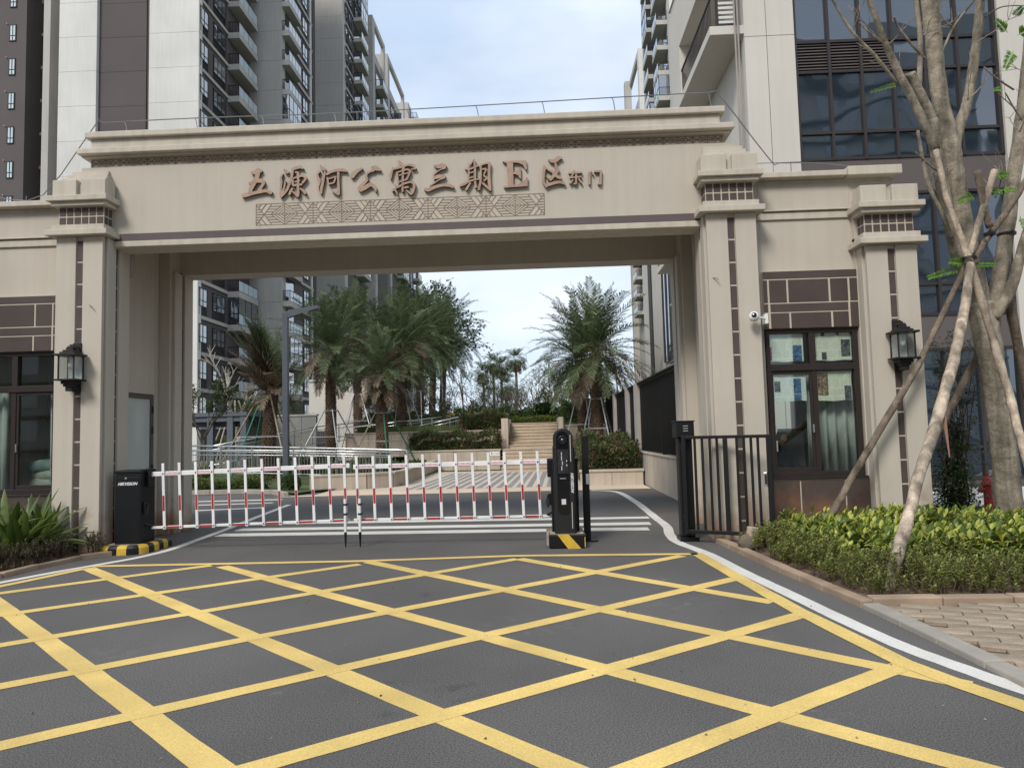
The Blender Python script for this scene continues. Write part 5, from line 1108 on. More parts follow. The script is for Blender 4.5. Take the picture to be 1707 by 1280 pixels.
MB().box(xw0, xw1, YO+.1, YO+.3, 3.4, 4.2).build('spandrel', OS, ob); MB().box(xw0, xw1, YO+.1, YO+.3, 7.3, 8.15).build('spandrel', OS, ob); MB().box(xw0, xw1, YO+.1, YO+.3, 0, .25).build('spandrel', OS, ob); MB().box(xw0, xw1, YO+.1, YO+.3, 13, ZR).build('spandrel', OS, ob)
mu = [ox(p) for p in (1344, 1396, 1450, 1504, 1558, 1614, 1676)]
mu[0] = xw0+.04; mu[-1] = xw1-.05
for i, x in enumerate(mu):
    for za, zb in ((.25, 3.4), (4.2, 7.3), (8.15, 13)): MB().box(x-.035, x+.035, YO+.06, YO+.2, za, zb).build('mullion', OM, ob)
for z in (.27, 1.0, 3.37, 4.23, 4.98, 7.27, 8.18, 8.85, 10.42, 11.2, 12.97): MB().box(xw0, xw1, YO+.075, YO+.19, z-.035, z+.035).build('transom', OM, ob)
for i in range(6):
    a, b = mu[i]+.035, mu[i+1]-.035
    for za, zb in ((.3, .96), (1.04, 3.34), (4.26, 4.95), (5.01, 7.24), (8.21, 8.82), (8.88, 10.39), (11.23, 12.94)):
        o = MB().box(a, b, YO+.13, YO+.14, za, zb).build('pane', OG, ob)
        o.rotation_euler = (0, 0, 0)
    if i < 3:
        MB().box(a, b, YO+.16, YO+.18, 10.45, 11.17).build('louver_back', LOUV, ob)
        for k in range(9):
            z = 10.5+k*.077; MB().add([(a, YO+.10, z), (b, YO+.10, z), (b, YO+.15, z+.05), (a, YO+.15, z+.05), (a, YO+.10, z+.012), (b, YO+.10, z+.012), (b, YO+.15, z+.062), (a, YO+.15, z+.062)], [(0,3,2,1),(4,5,6,7),(0,1,5,4),(1,2,6,5),(2,3,7,6),(3,0,4,7)]).build('louver_blade', OS, ob)
    else: MB().box(a, b, YO+.13, YO+.14, 10.46, 11.16).build('pane', OG, ob)
# projecting gallery on the flank
XO = PY(1184, 58, YO).x; zg = PY(1184, 58, YO).z
MB().box(XO, OX0+.01, YO+.02, 22.4, zg, zg+.22).build('gallery_slab', OW, ob)
MB().box(XO, OX0+.01, YO+.02, 22.4, zg+1.75, ZR-.9).build('gallery_wall', OW, ob); MB().box(XO, OX0+.01, PX(1134, 130, XO).y, 22.4, zg+.22, zg+1.75).build('gallery_wall', OW, ob)
MB().tube([(XO-.02, YO, ZR-.85), (XO-.02, 22.3, ZR-.85)], .03, 8).build('roof_pipe', mat('grey_pipe', (.3, .3, .3)), ob)
for y in [YO+.1+.14*i for i in range(27)]: MB().box(XO+.04, XO+.06, y, y+.02, zg+.22, zg+.95).build('gallery_bar', OM, ob)
MB().box(XO+.03, XO+.07, YO+.04, 21.2, zg+.95, zg+1.0).build('gallery_rail', OM, ob)
lvw = (PY(1194, 30, YO).x, PY(1230, 30, YO).x)
for a, b, c, d in ((lvw[0], lvw[0]+.06, zg+.22, zg+1.75), (lvw[1]-.06, lvw[1], zg+.22, zg+1.75), (lvw[0]+.06, lvw[1]-.06, zg+.22, zg+.28), (lvw[0]+.06, lvw[1]-.06, zg+1.69, zg+1.75)): MB().box(a, b, YO+.03, YO+.09, c, d).build('screen_frame', OM, ob)
for k in range(11): z = zg+.3+k*.125; MB().box(lvw[0]+.06, lvw[1]-.06, YO+.045, YO+.07, z, z+.065).build('screen_slat', PWHITE, ob)
for x, y0_ in ((ox(1236), 0), (ox(1241), 0)): MB().tube([(x, YO-.06, 0), (x, YO-.06, ZR)], .025, 8).build('downpipe', mat('grey_pipe', (.3, .3, .3)), ob)
# flank details seen through the arch
xf = OX0+.02
for a, b in ((33.2, 34.0), (24.6, 26.2), (28.6, 30.2)): MB().box(xf-.06, xf+.01, a, b, .5 if a > 33 else 4.4, 11).build('dark_strip' if a > 33 else 'flank_window', OM if a > 33 else OG, ob)
for y in (24.6, 25.4, 26.15, 28.6, 29.4, 30.15): MB().box(xf-.10, xf-.055, y-.04, y+.04, 4.4, 11).build('flank_mullion', OM, ob)
MB().box(4.55, xf, 22.6, 26.6, 7.4, 7.6).build('flank_slab', OW, ob)
for i in range(28): MB().box(4.58, 4.61, 22.65+i*.14, 22.68+i*.14, 7.6, 8.7).build('gallery_bar', OM, ob)
for i in range(5): MB().box(4.9, xf, 22.8+i*.7, 23.4+i*.7, 6.1-.0*i, 6.16).build('awning_slat', PGREY, ob)
for i in range(4): MB().box(4.9, 4.94, 22.5, 26.6, 4.0+.22*i, 4.06+.22*i).build('rail_bar', OM, ob)
# plain blocks across the street behind the viewer, mirrored in the glazing
for i, (x, y, wx, h, lab) in enumerate(((34, -34, 22, 40, 'grey apartment block across the street mirrored in the office glazing'), (2, -52, 34, 48, 'grey apartment slab across the street mirrored in the guard room glass'), (-46, -44, 44, 40, 'long grey apartment slab across the street mirrored beside the lily bed'))):
    t = thing('street_block', (x, y, 0), lab, 'building'); MB().box(x-wx/2, x+wx/2, y-10, y, 0, h).build('wall', PGREY if i else PWHITE, t)
    for k in range(int(h/3.1)):
        MB().box(x-wx/2+.3, x+wx/2-.3, y, y+.9, 1.2+k*3.1, 1.45+k*3.1).build('balcony_slab', PGREY, t)
        for j in range(5): MB().box(x-wx/2+1+j*wx/5, x-wx/2+3.4+j*wx/5, y-.1, y+.05, 2.0+k*3.1, 3.9+k*3.1).build('window', TWIN, t)
# ================================================================ PLANT GENERATORS
def leaf(mb, p, d, up, L, W, fold=.25):           # pointed leaf of two folded halves
    d = d.normalized(); s = d.cross(up)
    if s.length < 1e-3: s = d.cross(Vector((1, 0, 0)))
    s.normalize(); n_ = s.cross(d)
    m_ = p+d*L*.45
    mb.add([p, m_+s*W/2+n_*fold*W, p+d*L, m_-s*W/2+n_*fold*W], [(0, 1, 2), (0, 2, 3)])
def rv(r, z0=-1, z1=1):
    a = r.uniform(0, 2*math.pi); z = r.uniform(z0, z1); q = math.sqrt(max(0, 1-z*z)); return Vector((q*math.cos(a), q*math.sin(a), z))
def frond(mb, rb, base, az, el, L, droop, r, nl=34, ll=.34, wind=None, w=.042):
    P = [Vector(base)]; d = Vector((math.cos(az)*math.cos(el), math.sin(az)*math.cos(el), math.sin(el))); n_ = 12
    for i in range(n_):
        d = (d+Vector((0, 0, -droop*(.25+1.6*i/n_)/n_))+(wind*(.16) if wind else Vector())).normalized(); P.append(P[-1]+d*L/n_)
    rb.tube(P, [.022*(1-i/n_*.85) for i in range(n_+1)], 3, False)
    for i in range(nl):
        t = .12+.88*(i+.5)/nl; f = t*n_; k = min(int(f), n_-1); p = P[k].lerp(P[k+1], f-k); t_ = (P[k+1]-P[k]).normalized()
        side = t_.cross(Vector((0, 0, 1)))
        if side.length < 1e-3: side = Vector((1, 0, 0))
        side.normalize(); up = side.cross(t_)
        l_ = ll*(.45+1.0*math.sin(math.pi*min(1, t*.92+.08)))*r.uniform(.8, 1.15)
        for s in (-1, 1):
            dd = (t_*(.55+.5*t)+side*s*.9+up*r.uniform(.1, .5)+Vector((0, 0, -.25*t))+rv(r)*.12).normalized()
            a = p; b = p+dd*l_*.6; c = p+dd*l_+Vector((0, 0, -l_*.10)); q = dd.cross(up).normalized()*w*.5
            mb.add([a-q*.4, a+q*.4, b+q, b-q, c], [(0, 1, 2, 3), (3, 2, 4)])
PALM_L = leafmat('palm_leaf', [(.05, .077, .034), (.078, .112, .05), (.108, .145, .068), (.145, .175, .095)], .6, .2, .2)
PALM_D = leafmat('palm_dead_leaf', [(.10, .075, .05), (.15, .11, .07), (.19, .15, .10)], .7, .15)
PALM_T = mat('palm_trunk', (.115, .078, .055), .95, .22, 6, .5, 30, rvar=.3)
def trunk_mesh(name, hgt, r0, r1, lean=(0, 0), seed=1, top=None):
    r = random.Random(seed); mb = MB(); nr = int(hgt/.115); ns = 13
    mb.tube([(lean[0]*(i/6)**1.4, lean[1]*(i/6)**1.4, hgt*i/6) for i in range(7)], [r0*.93+(r1*.93-r0*.93)*i/6 for i in range(7)], 10)
    for i in range(nr):
        u = i/nr; z = hgt*u; rr = r0+(r1-r0)*u; cx, cy = lean[0]*u**1.4, lean[1]*u**1.4
        for k in range(ns):
            a = 2*math.pi*(k+.5*(i % 2))/ns; da = math.pi/ns*.95; o = r.uniform(.02, .05); h = .105*r.uniform(.9, 1.2)
            def P(an, ra, zz): return (cx+ra*math.cos(an), cy+ra*math.sin(an), zz)
            mb.add([P(a, rr*.93, z-.01), P(a+da, rr*.95, z+h*.55), P(a, rr+o, z+h), P(a-da, rr*.95, z+h*.55), P(a, rr*.92, z+h*1.1)], [(0, 1, 2), (0, 2, 3), (2, 1, 4), (3, 2, 4)])
    return mesh(mb, name, PALM_T)
def crown_mesh(seed, n_=46, L=2.5, dead=.12, bias=None, el0=-35, el1=85, droop=.9, ll=.34, nl=34, wind=None, w=.042):
    r = random.Random(seed); g = MB(); b = MB(); rg = MB(); rbr = MB()
    for i in range(n_):
        u = (i+.5)/n_; el = RAD(el1+(el0-el1)*u+r.uniform(-8, 8)); az = i*2.39996+r.uniform(-.2, .2)
        if bias is not None: az = bias[0]+r.uniform(-bias[1], bias[1])
        isd = u > 1-dead*(1 if wind is None else 1) or r.random() < dead*.3
        base = (.09*math.cos(az), .09*math.sin(az), .25*(1-u))
        frond(b if isd else g, rbr if isd else rg, base, az, el, L*r.uniform(.8, 1.08)*(.8 if isd else 1), droop*(1.25 if isd else 1)*r.uniform(.7, 1.2), r, nl, ll, wind, w)
    return mesh(g, 'crown', PALM_L), mesh(b, 'dead_fronds', PALM_D), mesh(rg, 'frond_stalks', mat('frond_stalk', (.14, .15, .07), .7))
CROWNS = [crown_mesh(11, 66, 3.2, .10, None, -48, 86, 1.05, .40, 40), crown_mesh(12, 60, 3.0, .14, None, -50, 86, 1.1, .38, 38), crown_mesh(13, 54, 2.7, .28, None, -45, 86, 1.1, .36, 36)]
def palm(px_, pyb, Y, zc, r0, lab, ci=0, sc=1.0, lean=(0, 0), rot=0, zb=None):
    p = PY(px_, pyb, Y); zb = p.z if zb is None else zb
    t = thing('date_palm', (p.x, Y, zb), lab, 'palm', 'date palms in the garden'); hgt = zc-zb
    inst('trunk', trunk_mesh('trunk', hgt, r0, r0*.85, lean, int(px_)), t, (0, 0, 0))
    c, d, s = CROWNS[ci]
    o = inst('crown', c, t, (lean[0], lean[1], hgt), (0, 0, rot), (sc,)*3)
    inst('dead_fronds', d, o, (0, 0, 0)); inst('frond_stalks', s, o, (0, 0, 0))
    return t, p.x, zb
def zat(px_, y, Y): return PY(px_, y, Y).z
def props(px_, Y, zb, hh, rad, kind, lab, n_=4, rot=.4):
    x = PY(px_, 700, Y).x; t = thing('palm_prop', (x, Y, zb), lab, 'support frame', 'prop frames around the palms')
    for i in range(n_):
        a = rot+2*math.pi*i/n_; m_ = kind if not isinstance(kind, (list, tuple)) else kind[i % len(kind)]
        MB().tube([(x+rad*math.cos(a), Y+rad*math.sin(a), zb), (x+.30*math.cos(a), Y+.30*math.sin(a), zb+hh)], .032, 8).build('pole', m_, t)
    for f in (.98, .5):
        q = .30+(rad-.30)*(1-f)
        for i in range(n_):
            a = rot+2*math.pi*i/n_; b = rot+2*math.pi*(i+1)/n_; MB().tube([(x+q*math.cos(a), Y+q*math.sin(a), zb+hh*f), (x+q*math.cos(b), Y+q*math.sin(b), zb+hh*f)], .02, 6).build('tie_bar', STEELP, t)
    return t
# palms, nearest first
PALMS = [(552, 748, 34, zat(552, 588, 34), .27, 'tall date palm with full green crown behind the lamp post', 0, 1.0, (0, 0), .3, .35),
 (597, 745, 44, zat(597, 560, 44), .28, 'date palm half hidden between the two fullest palms', 1, 1.15, (0, 0), 1.2, .9),
 (638, 790, 31.4, zat(638, 628, 31.4), .29, 'date palm with green fern collar and browned lower fronds', 2, .85, (.0, 0), 2.0, .1),
 (671, 755, 39, zat(671, 582, 39), .29, 'thick dark-trunked date palm behind the fern-collared palm', 0, 1.1, (0, 0), 2.9, .6),
 (702, 740, 47, zat(702, 568, 47), .27, 'slim dark date palm beside the flowering hedge', 1, 1.25, (0, 0), .7, 1.2),
 (720, 705, 56, zat(720, 575, 56), .27, 'far date palm with crown reaching over the steps', 0, 1.25, (.3, 0), 4.1, 2.1),
 (737, 705, 60, zat(737, 560, 60), .27, 'outermost far date palm of the clump beside the steps', 1, 1.35, (.4, 0), 5.0, 2.1),
 (996, 740, 30.6, zat(996, 590, 30.6), .27, 'date palm with broad dark crown in front of its twin beside the fence', 0, .98, (.05, 0), 1.1, .42),
 (974, 735, 33, zat(974, 600, 33), .27, 'rear twin date palm beside the fence', 1, .95, (-.1, 0), 3.3, .42)]
for a in PALMS: palm(*a[:6], ci=a[6], sc=a[7], lean=a[8], rot=a[9], zb=a[10])
# wind-bent brown palm by the lamp post
p = PY(446, 785, 28); zc = zat(456, 650, 28)
t = thing('date_palm', (p.x, 28, .06), 'wind-bent date palm with browned fronds swept to one side by the lamp post', 'palm', 'date palms in the garden')
inst('trunk', trunk_mesh('trunk', zc-.06, .29, .24, (.2, 0), 77), t, (0, 0, 0))
WB = crown_mesh(31, 60, 3.0, .99, (RAD(150), 1.5), 48, 104, .22, .34, 40, Vector((-.42, 0, .22))); WG = crown_mesh(32, 34, 3.1, .0, (RAD(125), 1.5), 62, 104, .22, .34, 40, Vector((-.34, 0, .34))); WX = crown_mesh(33, 16, 1.6, .99, None, 0, 60, 1.2, .3, 26)
o = inst('crown', WG[0], t, (.2, 0, zc-.1)); inst('browned_fronds', WB[1], o, (0, 0, -.25)); inst('frond_stalks', WG[2], o, (0, 0, 0)); inst('dead_skirt', WX[1], o, (0, 0, -.1))
PROPS = [(446, 28, .06, 3.3, 2.1, [BAMB, BAMB, GREENP, BAMB, GREENP], 'bamboo and green prop poles around the wind-bent palm', 6, .2), (552, 34, .35, 2.6, 1.7, STEELP, 'steel prop frame around the tall palm behind the lamp post', 4, .5),
 (597, 44, .9, 3.4, 1.7, STEELP, 'steel prop frame around the half hidden palm', 4, .9), (638, 31.4, .1, 2.6, 1.6, [GREENP, GREENP, BAMB], 'green prop frame around the fern-collared palm', 4, .35), (671, 39, .6, 3.6, 1.8, [STEELP, BAMB], 'steel prop frame around the thick dark palm', 4, .6),
 (702, 47, 1.2, 3.4, 1.7, STEELP, 'steel prop frame around the slim palm beside the flowering hedge', 4, .2), (737, 60, 2.1, 5, 2.0, STEELP, 'steel prop frame around the outermost far palm', 4, .2), (996, 30.6, .42, 2.6, 1.05, STEELP, 'white steel prop frame around the palm beside the fence', 4, .55), (974, 33, .42, 3.0, 1.1, STEELP, 'white steel prop frame around the rear twin palm', 4, .25)]
for a in PROPS: props(*a)
# fern collar on the third palm
fc = MB(); r = random.Random(5)
for i in range(260):
    a = r.uniform(0, 6.28); q = PY(638, 655, 31.4); b = Vector((q.x+.28*math.cos(a), 31.4+.28*math.sin(a), q.z+r.uniform(-.35, .3))); leaf(fc, b, Vector((math.cos(a), math.sin(a), r.uniform(-.5, .6))), Vector((0, 0, 1)), r.uniform(.15, .32), .07)
tag(fc.build('fern', leafmat('fern_leaf', [(.05, .11, .02), (.10, .18, .04)], .5, .3), fix=False), 'green fern collar growing round the palm trunk', 'fern')
# ---- bare and leafy trees
BARK_P = mat('pale_bark', (.40, .36, .31), .9, .2, 6, .4, 30)
BARK_G = mat('grey_twig', (.17, .14, .12), .9, .2, 6)
def branchy(mb, p, d, L, r0, depth, r, spread=.6, n_=3, tips=None, upb=.15):
    P = [p]; q = d.normalized()
    for i in range(4): q = (q+rv(r)*.16+Vector((0, 0, upb*.5))).normalized(); P.append(P[-1]+q*L/4)
    mb.tube(P, [r0*(1-.45*i/4) for i in range(5)], 6 if r0 > .03 else 4, False)
    if depth == 0:
        if tips is not None: tips.append((P[-1], q)); tips.append((P[2], q))
        return
    for i in range(n_):
        k = r.choice((2, 3, 4, 4)); dd = (q+rv(r)*spread*1.2+Vector((0, 0, upb))).normalized(); branchy(mb, P[k], dd, L*r.uniform(.6, .85), r0*.55, depth-1, r, spread, n_, tips, upb)
def bare_tree(name, loc, hgt, r0, seed, lab, cat='tree', mt=BARK_P, depth=4, n_=3, spread=.6, leaves=0, lm=None, ls=.08, group=None, multi=1):
    r = random.Random(seed); mb = MB(); tips = []; t = thing(name, loc, lab, cat, group)
    for j in range(multi):
        branchy(mb, Vector((r.uniform(-.1, .1)*multi*.6, r.uniform(-.1, .1)*multi*.6, -.03)), Vector((r.uniform(-.3, .3) if multi > 1 else 0, r.uniform(-.3, .3) if multi > 1 else 0, 1)), hgt*.36, r0, depth, r, spread, n_, tips)
    mb.build('trunk', mt, t, world=False, fix=False)
    if leaves:
        lb = MB()
        for i in range(leaves):
            p, d = r.choice(tips); leaf(lb, p+rv(r)*hgt*.035, rv(r, -.5, .8), Vector((0, 0, 1)), ls*r.uniform(.7, 1.3), ls*.5)
        lb.build('crown', lm, t, world=False, fix=False)
    return t
DGL = leafmat('dark_green_leaf', [(.022, .045, .014), (.035, .065, .02), (.055, .09, .03)], .4, .2)
MGL = leafmat('mid_green_leaf', [(.045, .08, .025), (.07, .11, .035), (.10, .14, .05)], .5, .3)
bt = PY(392, 690, 46); bare_tree('bare_tree', (bt.x, 46, .3), 6.8, .30, 4, 'pale leafless tree propped behind the grey pergola', depth=4, spread=.75, n_=3)
for i, (dx, dy) in enumerate(((-2, .4), (-1, -.6), (.4, -.8), (1.3, .3))):
    tag(MB().tube([(bt.x+dx*1.0, 46+dy, .3), (bt.x+dx*.15, 46+dy*.2, 4.2)], .05, 7).build('support_pole', BARK_P), ['outermost pale pole propping the leafless tree', 'pale pole propping the leafless tree next to the outermost', 'pale pole propping the front of the leafless tree', 'pale pole propping the leafless tree beside the wind-bent palm'][i], 'pole', 'poles of the leafless tree')
lt = PY(640, 700, 66); t = bare_tree('leafy_tree', (lt.x, 66, 2.1), 13.2, .42, 9, 'large dark green leafy tree rising behind the date palms', mt=BARK_G, depth=4, n_=4, spread=.8, leaves=9000, lm=DGL, ls=.42)
# slender far palms
def far_palm(px_, ytop, Y, lab, ybase=686, th=.16):
    p = PY(px_, ybase, Y); zt = PY(px_, ytop, Y).z; t = thing('slender_palm', (p.x, Y, 2.09), lab, 'palm', 'slender palms on the terrace')
    k = MB().tube([(0, 0, 0), (.1, 0, (zt-2.1)*.5), (.05, 0, zt-2.1)], [th*1.3, th, th*.8], 8); k.build('trunk', mat('slender_trunk', (.22, .19, .16), .9, .1, 3), t, world=False)
    c, d, s = CROWNS[2]; o = inst('crown', FARC[0], t, (.05, 0, zt-2.1), (0, 0, px_), (1,)*3); inst('dead_fronds', FARC[1], o, (0, 0, 0))
FARC = crown_mesh(41, 30, 1.7, .25, None, -70, 70, 1.8, .42, 14, None, .075)
for i, (x, y, Y) in enumerate(((806, 622, 78), (823, 606, 80), (836, 612, 76), (861, 600, 74), (843, 645, 72))): far_palm(x, y, Y, ['slender palm at the outer end of the far row', 'tallest slender palm of the far clump', 'slender palm in the middle of the far clump', 'lone slender palm standing apart on the terrace', 'short drooping slender palm below the lone one'][i])
# leafless shrubs and small trees along the terrace
for i, (x, Y, h) in enumerate(((700, 52, 4.2), (752, 50, 3.6), (775, 46, 5.5), (800, 44, 3.2), (815, 52, 4.4), (848, 48, 3.2), (872, 50, 3.4), (890, 46, 3.8), (905, 52, 5.2), (925, 44, 4.5), (945, 48, 5.0), (1010, 44, 8.5), (1030, 46, 8.0), (985, 50, 7))):
    p = PY(x, 690, Y); bare_tree('bare_shrub', (p.x, Y, 2.09), h, .05 if h < 5 else .08, 100+i, ['twiggy shrub beside the far railing', 'twiggy shrub at the head of the ramp', 'tall thin sapling above the flowering hedge', 'low twiggy shrub above the flowering hedge', 'twiggy shrub under the slender palms', 'twiggy shrub left of the round bush', 'twiggy shrub behind the round bush', 'twiggy shrub beside the round bush', 'tall twiggy sapling behind the round bush', 'leafy sapling beside the twin palms', 'taller leafy sapling beside the twin palms', 'tall bare sapling behind the twin palms', 'second tall bare sapling behind the twin palms', 'bare sapling between the twin palms and the terrace'][i].replace(' left of', ' in front of'), 'shrub', mt=BARK_G, depth=3, n_=3, spread=.55, leaves=(520 if i % 2 == 0 or i in (9, 3) else 160) if h < 7 else 0, lm=MGL, ls=.14, group='shrubs on the terrace', multi=3 if h < 5 else 1)
# ---- hedges: real small leaves over a bumpy mass of shoots
def hedge(name, boxes, dens, ls, lw, lm, lab, cat='hedge', core=(.03, .045, .015), flowers=0, fm=None, seed=1, zfun=None, poly=None):
    r = random.Random(seed); mb = MB(); cb = MB(); fb = MB()
    for (x0, x1, y0, y1, z0, z1) in boxes:
        A = (x1-x0)*(y1-y0)+(x1-x0)*(z1-z0)+(y1-y0)*(z1-z0)*2
        nb = lambda x, y: .5+.3*math.sin(x*4.3+seed)+.3*math.sin(y*5.1+x*2.3)
        for i in range(int(A*dens)):
            k = r.random(); x, y = r.uniform(x0, x1), r.uniform(y0, y1); top = z1-(z1-z0)*.34*nb(x, y)
            if k < .55: p = Vector((x, y, top+r.gauss(0, (z1-z0)*.06)))
            elif k < .85: p = Vector((x, y0+.06*math.sin(x*5+seed)+r.gauss(0, .06), z0+(top-z0)*r.random()**.7))
            else: p = Vector((r.choice((x0, x1))+r.gauss(0, .07), y, z0+(top-z0)*r.random()**.7))
            leaf(mb, p, (rv(r, -.1, .9)+Vector((0, -.3, .2))), Vector((0, 0, 1)), ls*r.uniform(.6, 1.3), lw*r.uniform(.7, 1.2))
            if flowers and r.random() < flowers*(4 if math.sin(x*6.1+seed*2)*math.sin(y*7.7+p.z*9) > .45 else .25):
                for q in range(3): leaf(fb, p+rv(r)*.06, rv(r, -.2, 1), Vector((0, 0, 1)), ls*.8, ls*.7)
        g = 8; vs_ = []
        for i in range(g+1):
            for j in range(g+1):
                x = x0+.05+(x1-x0-.1)*i/g; y = y0+.05+(y1-y0-.1)*j/g; e = i in (0, g) or j in (0, g); vs_.append((x, y, z0+.02 if e else z0+(z1-z0)*.62-.3*(z1-z0)*nb(x, y)))
        cb.add(vs_, [(i*(g+1)+j, (i+1)*(g+1)+j, (i+1)*(g+1)+j+1, i*(g+1)+j+1) for i in range(g) for j in range(g)])
    t = mb.build(name, lm, fix=False); tag(t, lab, cat, kind='stuff')
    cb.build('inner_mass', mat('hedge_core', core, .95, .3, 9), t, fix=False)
    if flowers: fb.build('blossoms', fm, t, fix=False)
    return t
BOUG = leafmat('bougainvillea_leaf', [(.05, .08, .022), (.08, .115, .032), (.12, .15, .05), (.17, .15, .07)], .5, .3)
BPINK = leafmat('bougainvillea_bloom', [(.40, .05, .14), (.45, .12, .18), (.32, .16, .12)], .6, .3)
hedge('flowering_hedge', [(-5.9, -1.9, 32.25, 34.2, .83, 1.72)], 520, .11, .06, BOUG, 'flowering hedge in the lower planter beside the steps', flowers=.016, fm=BPINK, seed=2)
hedge('flowering_hedge', [(-3.9, -1.7, 35.0, 37.2, 1.7, 2.7)], 520, .11, .06, BOUG, 'flowering hedge at the head of the ramp beside the steps', flowers=.02, fm=BPINK, seed=3)
hedge('flowering_hedge', [(1.25, 2.95, 21.5, 23.4, .38, 1.22), (1.3, 2.95, 23.4, 25.4, .38, 1.45), (1.4, 2.95, 25.4, 27.8, .38, 1.5)], 620, .085, .05, BOUG, 'pink flowering hedge in the low planter against the black fence', flowers=.022, fm=BPINK, seed=4)
hedge('clipped_hedge', [(-1.4, .9, 37.2, 38.0, 2.1, 2.45)], 700, .09, .05, leafmat('yellow_green_leaf', [(.12, .16, .03), (.20, .23, .05), (.07, .11, .025)], .5, .3), 'yellow-green clipped hedge at the top of the steps', seed=5)
hedge('terrace_bank', [(-4.5, -1.6, 38.2, 40, 2.1, 3.0), (1.2, 4.0, 37.2, 40, 2.1, 3.2), (-1.5, 1.2, 39.5, 41, 2.1, 2.9)], 220, .14, .08, MGL, 'mixed green planting along the terrace behind the steps', 'planting', flowers=.012, fm=BPINK, seed=6)
hedge('thicket', [(-12, -6, 46, 49, 2.1, 4.0), (-6, 0, 44, 46, 2.1, 3.5), (0, 5, 45, 48, 2.1, 4.2), (-5, 3, 52, 54, 2.1, 4.4)], 75, .20, .07, leafmat('thicket_leaf', [(.06, .07, .035), (.09, .10, .05), (.13, .12, .08), (.16, .13, .10)], .7, .3), 'loose grey-green thicket along the back of the terrace', 'thicket', seed=16)
hedge('clipped_hedge', [(-10.9, -9.4, 21.75, 22.5, .06, .42), (-9.4, -8.5, 21.75, 22.4, .06, .44), (-14, -10.9, 21.8, 22.5, .06, .42)], 1500, .06, .035, leafmat('bright_hedge_leaf', [(.06, .10, .02), (.11, .15, .03), (.17, .20, .05)], .5, .3), 'low clipped green hedge behind the inner road kerb', seed=7)
hedge('ramp_planting', [(-9.0, -6.0, 27.6, 30.6, .06, .55), (-6.5, -4.9, 26.5, 31, .06, .5), (-12.5, -9.4, 30, 33.5, .06, .7)], 160, .15, .06, MGL, 'loose ground cover between the ramp railings', 'planting', seed=8)
def round_bush(px_, y, Y, rad, lab, lm, seed, squash=.9, n_=2200):
    p = PY(px_, y, Y); r = random.Random(seed); mb = MB(); t = thing('round_bush', (p.x, Y, p.z-rad*.9), lab, 'bush')
    for i in range(n_):
        d = rv(r); q = rad*(.78+.22*r.random())*(1+.10*math.sin(d.x*6+seed)*math.sin(d.z*5)); leaf(mb, Vector((p.x+d.x*q, Y+d.y*q, p.z+d.z*q*squash)), d+rv(r)*.7, Vector((0, 0, 1)), .12*rad/.5, .06*rad/.5)
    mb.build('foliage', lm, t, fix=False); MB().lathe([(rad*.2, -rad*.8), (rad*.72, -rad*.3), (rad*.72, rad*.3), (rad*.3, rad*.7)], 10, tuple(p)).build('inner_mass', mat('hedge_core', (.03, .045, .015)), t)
round_bush(908, 688, 40, .62, 'dense round clipped bush at the top of the steps', DGL, 3); round_bush(484, 805, 21.6, .30, 'small round bush at the foot of the lamp post', MGL, 4, n_=1400)
round_bush(755, 690, 46, .8, 'yellow-green rounded bush by the far railing', leafmat('yellow_green_leaf', []), 5) if False else None
# spiky plant by the far side of the arch
sp = PY(341, 785, 24); mb = MB(); r = random.Random(3); t = thing('spiky_plant', (sp.x, 24, .06), 'spiky green yucca behind the inner hedge', 'plant')
for i in range(60):
    d = rv(r, .15, .95); P0 = Vector((sp.x, 24, .3)); leaf(mb, P0, d, Vector((0, 0, 1)), r.uniform(.6, .95), .06, .15)
mb.build('leaves', MGL, t, fix=False); MB().tube([(sp.x, 24, .05), (sp.x, 24, .4)], .06, 8).build('stem', PALM_T, t)
# weeds / trees filling the gap beside the arch, near the pergola
for i, (x, Y, h) in enumerate(((336, 30, 4.6), (420, 44, 4.6), (500, 46, 4.2), (415, 52, 5))):
    p = PY(x, 700, Y); bare_tree('young_tree', (p.x, Y, .05), h, .07, 300+i, ['young leafy tree close beside the arch', 'young leafy tree behind the pergola', 'young leafy tree behind the lamp post', 'young leafy tree behind the leafless one'][i], mt=BARK_G, depth=3, n_=4, spread=.6, leaves=1800, lm=MGL, ls=.14, group='young trees behind the lawn')
# ================================================================ GARDEN STRUCTURES
LAMPM = mat('lamp_grey', (.085, .095, .11), .45, .05, 4)
lp = G(477, 812); Yl = lp.y; lt_ = thing('street_lamp', (lp.x, Yl, 0), 'grey square street lamp with one flat arm behind the barrier', 'street lamp')
zl = PY(484, 520, Yl).z
MB().box(lp.x-.09, lp.x+.09, Yl-.09, Yl+.09, .05, zl).build('post', LAMPM, lt_, bevel=.008); MB().box(lp.x-.13, lp.x+.13, Yl-.13, Yl+.13, .0, .06).build('base', LAMPM, lt_, bevel=.008)
e = PY(531, 512, Yl); a = Vector((lp.x+.09, Yl, zl-.12)); q = Vector((0, 0, .085))
MB().add([a-q+Vector((0, -.09, 0)), a-q+Vector((0, .09, 0)), a+q*2+Vector((0, .09, 0)), a+q*2+Vector((0, -.09, 0)), e-q*.6+Vector((0, -.11, 0)), e-q*.6+Vector((0, .11, 0)), e+q*.6+Vector((0, .11, 0)), e+q*.6+Vector((0, -.11, 0))], [(0,3,2,1),(4,5,6,7),(0,1,5,4),(1,2,6,5),(2,3,7,6),(3,0,4,7)]).build('arm', LAMPM, lt_)
